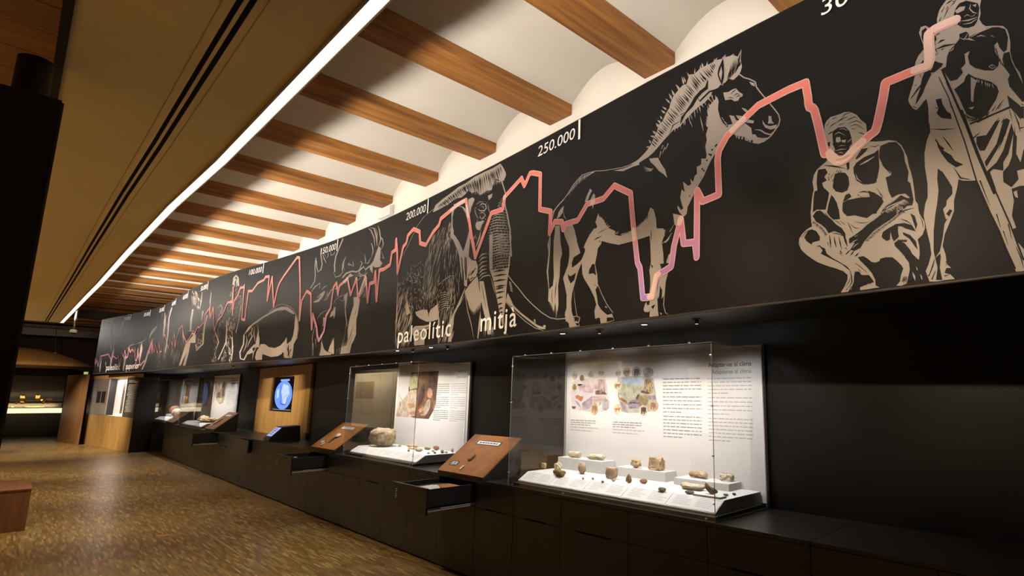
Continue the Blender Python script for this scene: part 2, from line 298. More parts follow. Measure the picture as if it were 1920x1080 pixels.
# floor stickers
for (x, y, lb) in ((-7.62,1.31,'round orange sticker on the parquet beside the bench'),(-13.6,2.05,'round orange sticker on the parquet near the black counter')):
    b = MB(); b.cyl((x,y,.0004), .055, .0016, 28); tag(b.build('floor_sticker', mat('orange_vinyl', (.55,.19,.05), .5)), lb, 'sticker')
ART = {"path":[[-21.084,1.572,2.008],[-20.709,1.639,2.007],[-20.334,1.707,2.006],[-19.959,1.774,2.004],[-19.583,1.842,2.003],[-19.208,1.907,2.002],[-18.832,1.97,2.0],[-18.455,2.03,1.999],[-18.079,2.087,1.998],[-17.701,2.139,1.996],[-17.323,2.184,1.995],[-16.944,2.219,1.993],[-16.564,2.243,1.992],[-16.183,2.252,1.991],[-15.802,2.251,1.989],[-15.421,2.244,1.987],[-15.04,2.237,1.984],[-14.659,2.232,1.982],[-14.278,2.229,1.98],[-13.897,2.229,1.978],[-13.516,2.231,1.976],[-13.134,2.235,1.973],[-12.753,2.243,1.971],[-12.373,2.255,1.969],[-11.992,2.273,1.967],[-11.612,2.299,1.964],[-11.232,2.331,1.962],[-10.853,2.372,1.96],[-10.476,2.421,1.958],[-10.099,2.475,1.956],[-9.721,2.527,1.954],[-9.343,2.574,1.953],[-8.964,2.616,1.952],[-8.585,2.656,1.951],[-8.206,2.693,1.95],[-7.826,2.725,1.948],[-7.446,2.749,1.947],[-7.065,2.766,1.946],[-6.684,2.776,1.945],[-6.303,2.78,1.944],[-5.922,2.777,1.943],[-5.541,2.77,1.942],[-5.16,2.761,1.94],[-4.779,2.75,1.939],[-4.398,2.737,1.938],[-4.017,2.722,1.937],[-3.636,2.704,1.936],[-3.256,2.683,1.935],[-2.875,2.661,1.934],[-2.495,2.638,1.933],[-2.114,2.616,1.932],[-1.734,2.598,1.931],[-1.353,2.584,1.93],[-0.972,2.574,1.929],[-0.591,2.564,1.928],[-0.21,2.554,1.927],[0.171,2.543,1.926],[0.552,2.531,1.926],[0.933,2.52,1.926],[1.314,2.509,1.926]],
"fig":{
"horse_drawing":[[1,0,[18850,2959,18888,2976,18942,2991,18978,3007,19019,3031,19049,3057,19072,3095,19095,3123,19118,3170,19146,3178,19168,3215,19202,3247,19213,3279,19235,3311,19273,3336,19310,3356,19342,3352,19363,3404,19404,3391,19444,3408,19493,3408,19531,3408,19569,3409,19606,3400,19638,3398,19678,3388,19708,3366,19733,3401,19726,3345,19732,3293,19722,3265,19704,3248,19673,3236,19642,3258,19619,3243,19601,3242,19583,3241,19564,3224,19531,3225,19516,3201,19482,3180,19453,3170,19429,3167,19409,3158,19378,3144,19347,3129,19316,3115,19290,3094,19264,3090,19232,3088,19199,3069,19166,3053,19133,3033,19100,3013,19060,2990,19019,2976,18960,2967,18912,2959,18860,2952]],[1,20,[26,15,15,14,19031,3027,19135,3182,19224,3292,19363,3378,19473,3400,19606,3392,19704,3364,18996,3048,19107,3210,19186,3349,19338,3434,19445,3439,19598,3430,19722,3380]],[2,21,[46,8,30,12,19088,3017,19200,3104,19328,3189,19451,3288,19529,3315,19559,3379,19031,3072,19135,3191,19235,3288,19363,3378,19473,3391,19550,3408]],[2,21,[22,6,35,8,19633,3245,19665,3256,19692,3274,19710,3303,19654,3328,19686,3355,19721,3356,19737,3315]],[1,20,[14,8,15,8,19232,3101,19358,3138,19468,3194,19526,3214,19237,3064,19377,3092,19482,3147,19543,3165]],[2,11,[19320,3151,19390,3185,19421,3220,19459,3242,19500,3253,19503,3304,19497,3308,19479,3273,19442,3265,19400,3241,19369,3206,19315,3156]],[2,11,[19293,3105,19316,3137,19346,3170,19290,3170,19292,3165,19330,3166,19297,3152,19288,3108]],[2,11,[19409,3248,19441,3191,19511,3224,19557,3217,19592,3227,19591,3231,19552,3230,19504,3236,19438,3204,19412,3248]],[2,11,[19200,3068,19236,3116,19296,3126,19295,3128,19229,3123,19198,3069]],[2,1,[19611,3405,19622,3325,19613,3258,19596,3237,19580,3276,19568,3315,19579,3353,19596,3379]],[3,0,[19597,3353,19579,3310,19593,3266,19603,3312]],[3,10,[19609,3409,19577,3372,19564,3325,19576,3260,19603,3229,19619,3274,19622,3351,19611,3408,19609,3409,19616,3353,19614,3277,19599,3235,19581,3260,19569,3323,19582,3368,19610,3408]],[2,1,[19708,3345,19729,3385,19722,3347,19713,3318]],[1,10,[19705,3259,19740,3219,19778,3192,19809,3164,19815,3130,19838,3089,19880,3022,19916,2961,19937,2924,19943,2893,19934,2867,19915,2849,19895,2829,19875,2818,19848,2808,19817,2807,19782,2824,19781,2818,19817,2800,19851,2801,19879,2811,19900,2823,19920,2843,19940,2862,19950,2891,19943,2925,19922,2964,19885,3024,19844,3091,19822,3131,19815,3166,19781,3198,19744,3224,19710,3263]],[1,0,[19775,3183,19807,3159,19808,3139,19786,3158]],[1,0,[19604,3186,19640,3176,19667,3181,19689,3178,19707,3149,19732,3124,19728,3113,19711,3113,19701,3098,19677,3103,19656,3124,19616,3134,19608,3164]],[2,11,[19655,3153,19674,3163,19693,3168,19692,3170,19670,3169,19653,3154]],[2,11,[19674,3135,19695,3140,19717,3126,19717,3127,19694,3147,19673,3137]],[2,11,[19630,3142,19651,3134,19678,3119,19678,3120,19652,3139,19630,3143]],[2,11,[19687,3122,19705,3123,19721,3116,19721,3117,19703,3130,19686,3123]],[1,0,[19639,3033,19670,3017,19682,2988,19707,2971,19740,2947,19776,2907,19781,2866,19793,2838,19765,2834,19729,2872,19679,2896,19645,2925,19626,2960,19633,2978,19659,2971,19649,3009]],[1,0,[19720,3048,19744,3033,19776,2995,19800,2973,19771,2991,19741,3016]],[1,0,[19683,3016,19717,3000,19750,2968,19797,2941,19790,2929,19757,2944,19724,2963,19693,2995]],[1,0,[19846,2927,19861,2896,19888,2877,19929,2872,19922,2854,19891,2857,19860,2879,19847,2907]],[1,0,[19883,2938,19898,2930,19901,2901,19913,2884,19877,2896,19882,2915]],[1,10,[19798,2889,19831,2871,19857,2844,19890,2825,19916,2842,19914,2844,19889,2833,19861,2850,19834,2877,19798,2891]],[1,0,[19777,2868,19799,2862,19812,2840,19842,2825,19875,2817,19843,2803,19809,2805,19784,2823]],[1,20,[9,7,15,6,19679,2902,19729,2872,19765,2837,19678,2878,19730,2849,19773,2819]],[1,0,[19562,3176,19571,3146,19565,3098,19577,3044,19594,3004,19628,2960,19642,2932,19622,2913,19604,2887,19571,2858,19534,2829,19505,2797,19486,2770,19457,2722,19427,2689,19409,2666,19368,2677,19390,2741,19421,2757,19410,2793,19446,2799,19440,2834,19475,2823,19481,2862,19470,2899,19483,2936,19477,2971,19492,3008,19489,3059,19497,3107,19507,3145,19536,3159]],[1,20,[10,10,15,6,19492,3008,19504,3104,19562,3157,19474,3048,19497,3175,19558,3201]],[1,20,[8,7,15,6,19586,3040,19611,2990,19632,2950,19599,3027,19633,2974,19654,2942]],[2,1,[19536,2880,19543,2886,19551,2877,19542,2871]],[2,1,[19543,2885,19549,2891,19557,2882,19549,2875]],[2,1,[19512,2865,19518,2871,19527,2861,19518,2855]],[2,1,[19502,2837,19508,2844,19517,2834,19508,2828]],[2,1,[19491,2844,19497,2850,19506,2841,19497,2835]],[2,1,[19473,2812,19480,2818,19488,2809,19479,2803]],[2,1,[19440,2769,19447,2776,19455,2767,19446,2760]],[2,1,[19451,2756,19458,2762,19466,2753,19457,2747]],[1,0,[19031,2963,19105,2946,19132,2896,19162,2851,19180,2789,19148,2825,19115,2852,19076,2902,19042,2937]],[1,10,[18981,2923,19030,2893,19065,2880,19065,2881,19031,2897,18982,2924]],[1,10,[18985,2914,19035,2888,19065,2883,19065,2884,19035,2892,18985,2915]],[1,10,[18988,2905,19040,2883,19065,2885,19064,2886,19039,2888,18989,2906]],[1,10,[18992,2896,19045,2878,19065,2888,19064,2889,19043,2883,18992,2897]],[1,10,[18996,2886,19050,2873,19065,2891,19064,2892,19048,2878,18995,2887]],[1,10,[19186,3017,19167,2978,19169,2976,19194,3011]],[1,10,[19160,2999,19139,2960,19141,2959,19168,2994]],[1,10,[19126,2983,19115,2941,19118,2940,19135,2978]],[1,10,[19146,3017,19132,2994,19134,2992,19153,3012]],[1,10,[19438,3099,19446,3049,19459,2999,19461,2998,19454,3047,19440,3099]],[1,10,[19355,3117,19364,3087,19380,3052,19381,3052,19370,3087,19356,3117]],[1,0,[19551,2856,19493,2795,19461,2751,19425,2694,19400,2671,19380,2627,19355,2593,19334,2564,19328,2526,19308,2511,19295,2520,19272,2546,19258,2573,19260,2591,19285,2556,19302,2562,19286,2610,19280,2639,19291,2683,19313,2671,19302,2732,19341,2693,19363,2697,19358,2732,19381,2705,19390,2730,19408,2743,19406,2796,19438,2776,19441,2833,19470,2812,19480,2845,19472,2882]],[1,0,[19222,2550,19259,2534,19304,2516,19277,2470,19254,2458,19233,2480]],[1,0,[18753,2446,18903,2445,19035,2450,19043,2250,19136,2234,19143,2315,19133,2378,19129,2413,19162,2458,19116,2463,19090,2489,19086,2548,19066,2613,19041,2633,19022,2606,19013,2565,18989,2563,18965,2547,18927,2527,18893,2520,18844,2501,18804,2501,18752,2505]],[1,20,[12,7,15,8,18814,2493,18893,2512,18965,2540,19013,2565,18839,2513,18922,2539,18994,2569,19019,2599]],[1,20,[6,5,15,6,19036,2609,19055,2605,19073,2565,19032,2639,19062,2628,19086,2569]],[2,11,[19044,2487,19043,2452,19043,2417,19045,2416,19050,2450,19046,2487]],[1,10,[19136,2380,19177,2387,19213,2429,19210,2431,19168,2395,19134,2382]],[1,10,[19162,2377,19195,2399,19193,2401,19157,2382]],[1,10,[19197,2439,19230,2480,19228,2481,19192,2442]],[1,10,[19220,2368,19243,2430,19255,2468,19253,2469,19238,2432,19218,2368]],[1,0,[19166,2253,19184,2300,19201,2307,19200,2237]],[1,20,[5,6,15,4,19125,2459,19156,2456,19134,2467,19169,2463]],[2,1,[19307,2678,19317,2672,19310,2664,19301,2675]],[2,1,[19352,2634,19357,2627,19351,2621,19346,2629]],[2,1,[19505,2841,19517,2840,19512,2825,19500,2832]],[2,1,[19457,2762,19463,2757,19458,2752]],[2,1,[19433,2720,19441,2715,19434,2712]],[1,0,[18947,2452,18852,2448,18753,2446,18667,2475,18586,2507,18550,2483,18538,2406,18392,2433,18420,2476,18398,2497,18418,2528,18446,2561,18502,2588,18539,2619,18520,2655,18549,2714,18561,2684,18586,2672,18611,2641,18632,2605,18666,2577,18720,2548,18718,2522,18769,2504,18819,2508,18868,2504,18900,2527,18948,2522]],[1,20,[10,8,15,6,18539,2638,18575,2649,18639,2590,18510,2664,18556,2705,18683,2587]],[1,20,[8,6,15,8,18683,2543,18752,2510,18819,2505,18876,2502,18726,2553,18794,2520,18852,2519,18908,2525]],[2,11,[18506,2526,18543,2531,18591,2540,18590,2542,18537,2540,18505,2528]],[2,11,[18550,2565,18587,2574,18657,2583,18656,2584,18584,2579,18548,2566]],[2,1,[18559,2513,18577,2508,18570,2500]],[1,0,[18162,2668,18193,2706,18265,2701,18289,2654,18321,2567,18321,2528,18353,2489,18359,2462,18303,2449,18240,2460,18235,2531,18207,2577,18180,2624]],[1,0,[18161,2866,18152,2816,18115,2790,18076,2781,18098,2829,18124,2850]],[1,0,[18058,2733,18118,2723,18122,2608,18146,2535,18150,2477,18049,2495,18056,2628]],[1,10,[18093,2894,18030,2854,18017,2785,18021,2783,18047,2846,18097,2891]],[1,10,[18163,2925,18097,2894,18046,2856,18048,2854,18104,2889,18165,2924]],[1,10,[17995,2669,17971,2597,17995,2504,18000,2504,17989,2593,18000,2668]],[1,10,[18162,2813,18165,2777,18192,2750,18194,2751,18173,2777,18164,2813]],[1,10,[18023,2844,18072,2869,18157,2911,18209,2946,18269,2999,18320,3026,18369,3045,18437,3042,18513,3032,18607,3007,18697,2992,18784,2976,18852,2971,18909,2978,18949,2981,18947,2986,18907,2983,18849,2976,18782,2981,18696,2996,18606,3012,18512,3037,18435,3047,18365,3050,18314,3030,18263,3003,18202,2950,18151,2915,18066,2873,18017,2849]],[1,0,[18701,2981,18792,2968,18850,2966,18940,2972,18944,2949,18883,2953,18792,2949]],[1,20,[34,6,15,12,18216,2952,18267,2997,18317,3028,18367,3046,18455,3040,18513,3034,18206,2927,18242,2945,18288,2967,18348,2992,18407,3009,18475,3029]],[1,0,[18458,2919,18479,2898,18433,2827,18400,2832,18422,2873]],[1,0,[18497,2874,18513,2852,18508,2808,18488,2754,18484,2781,18468,2812,18464,2839]],[2,11,[18431,2827,18462,2865,18473,2889,18472,2890,18456,2868,18430,2828]],[1,0,[18171,2680,18291,2654,18315,2571,18348,2495,18362,2465,18287,2444,18267,2406,18273,2370,18331,2388,18384,2414,18377,2387,18352,2350,18333,2312,18303,2241,18279,2183,18270,2116,18278,2048,18300,2005,18363,1959,18368,1938,18255,1938,18247,1970,18214,1993,18203,2049,18218,2081,18217,2178,18191,2257,18171,2309,18199,2354,18226,2399,18240,2466,18236,2531,18195,2610]],[1,10,[18295,2208,18309,2112,18329,2029,18351,1980,18353,1980,18335,2029,18315,2111,18297,2208]],[2,1,[18224,2333,18259,2308,18319,2327,18302,2276,18261,2256,18235,2293]],[1,20,[8,8,15,4,18220,2040,18227,1992,18192,2057,18211,1973]],[2,1,[18315,2010,18352,1997,18342,1978,18311,1977]],[2,1,[18322,1963,18363,1959,18358,1940,18338,1948]],[1,0,[18420,2516,18459,2576,18508,2613,18614,2590,18580,2484,18549,2463,18533,2400,18522,2355,18545,2279,18554,2199,18530,2176,18546,2122,18556,2070,18585,2034,18623,2005,18650,1988,18695,1991,18718,1945,18660,1937,18587,1937,18575,1978,18529,1975,18521,2028,18539,2072,18517,2126,18467,2198,18411,2266,18389,2303,18381,2373,18373,2408,18411,2456]],[1,10,[18551,2205,18590,2135,18637,2065,18702,1995,18707,1997,18643,2067,18596,2136,18557,2206]],[2,1,[18462,2325,18495,2360,18517,2355,18535,2271,18504,2293,18458,2294]],[2,1,[18646,1971,18704,1967,18715,1947,18646,1941]],[2,1,[18622,2024,18659,2007,18641,1994]],[2,11,[18514,2210,18544,2194,18545,2194,18517,2213]],[1,0,[18626,2052,18648,2043,18645,2034,18629,2041]],[1,20,[8,8,15,4,18533,2034,18539,1988,18519,2022,18541,1965]],[1,0,[18062,2711,18120,2699,18129,2595,18153,2497,18134,2450,18130,2330,18114,2261,18124,2120,18116,2062,18098,2095,18079,2146,18065,2074,18039,2137,17998,2159,18000,2249,18051,2270,18060,2341,18048,2487,18048,2618]],[1,10,[18003,2672,17987,2535,17969,2391,18002,2241,18006,2241,17988,2388,18005,2531,18008,2671]],[1,10,[18091,2096,18101,2053,18096,2022,18098,2022,18108,2052,18093,2095]],[1,20,[14,7,15,6,18000,2249,18042,2200,18116,2191,18017,2132,18059,2071,18110,2052]],[2,11,[18042,2416,18021,2332,18019,2246,18021,2246,18030,2330,18044,2415]],[2,11,[18089,2293,18082,2238,18079,2167,18081,2167,18091,2236,18091,2293]],[2,11,[18142,2477,18133,2400,18135,2343,18137,2343,18140,2399,18143,2477]],[2,11,[18046,2243,18040,2186,18050,2135,18052,2135,18047,2185,18047,2242]],[1,0,[19031,2498,19147,2473,19154,2430,19135,2392,19127,2364,19143,2302,19146,2248,19122,2247,19127,2206,19110,2172,19099,2146,19091,2100,19092,2054,19097,1972,19103,1936,19028,1937,19033,1978,19017,1968,18988,1973,18978,1988,18990,2019,19009,2046,19028,2085,19036,2131,19036,2178,19028,2227,19038,2261,19044,2284,19045,2368,19035,2412]],[1,0,[19107,2167,19152,2190,19183,2198,19168,2159,19155,2115,19149,2058,19128,2037,19132,2089,19115,2120,19109,2063,19099,2040,19089,2066]],[1,10,[19156,2149,19145,2059,19139,1996,19154,1948,19178,1936,19181,1936,19159,1950,19145,1996,19151,2058,19162,2148]],[1,0,[19167,2263,19190,2304,19199,2281,19187,2247]],[2,1,[19042,2268,19059,2252,19052,2234]],[2,1,[19116,2255,19184,2250,19174,2227,19131,2215]],[2,1,[19000,2035,19031,2038,19029,2015,19012,2010]],[2,1,[19043,2000,19077,2010,19058,1981]],[2,11,[19042,2471,19048,2452,19050,2452,19049,2471]],[1,0,[19112,1959,19131,1946,19119,1939]],[1,20,[7,7,15,4,18989,2002,19029,1986,18981,1967,19029,1965]],[1,20,[8,6,15,4,19132,2447,19135,2410,19162,2452,19158,2429]]],
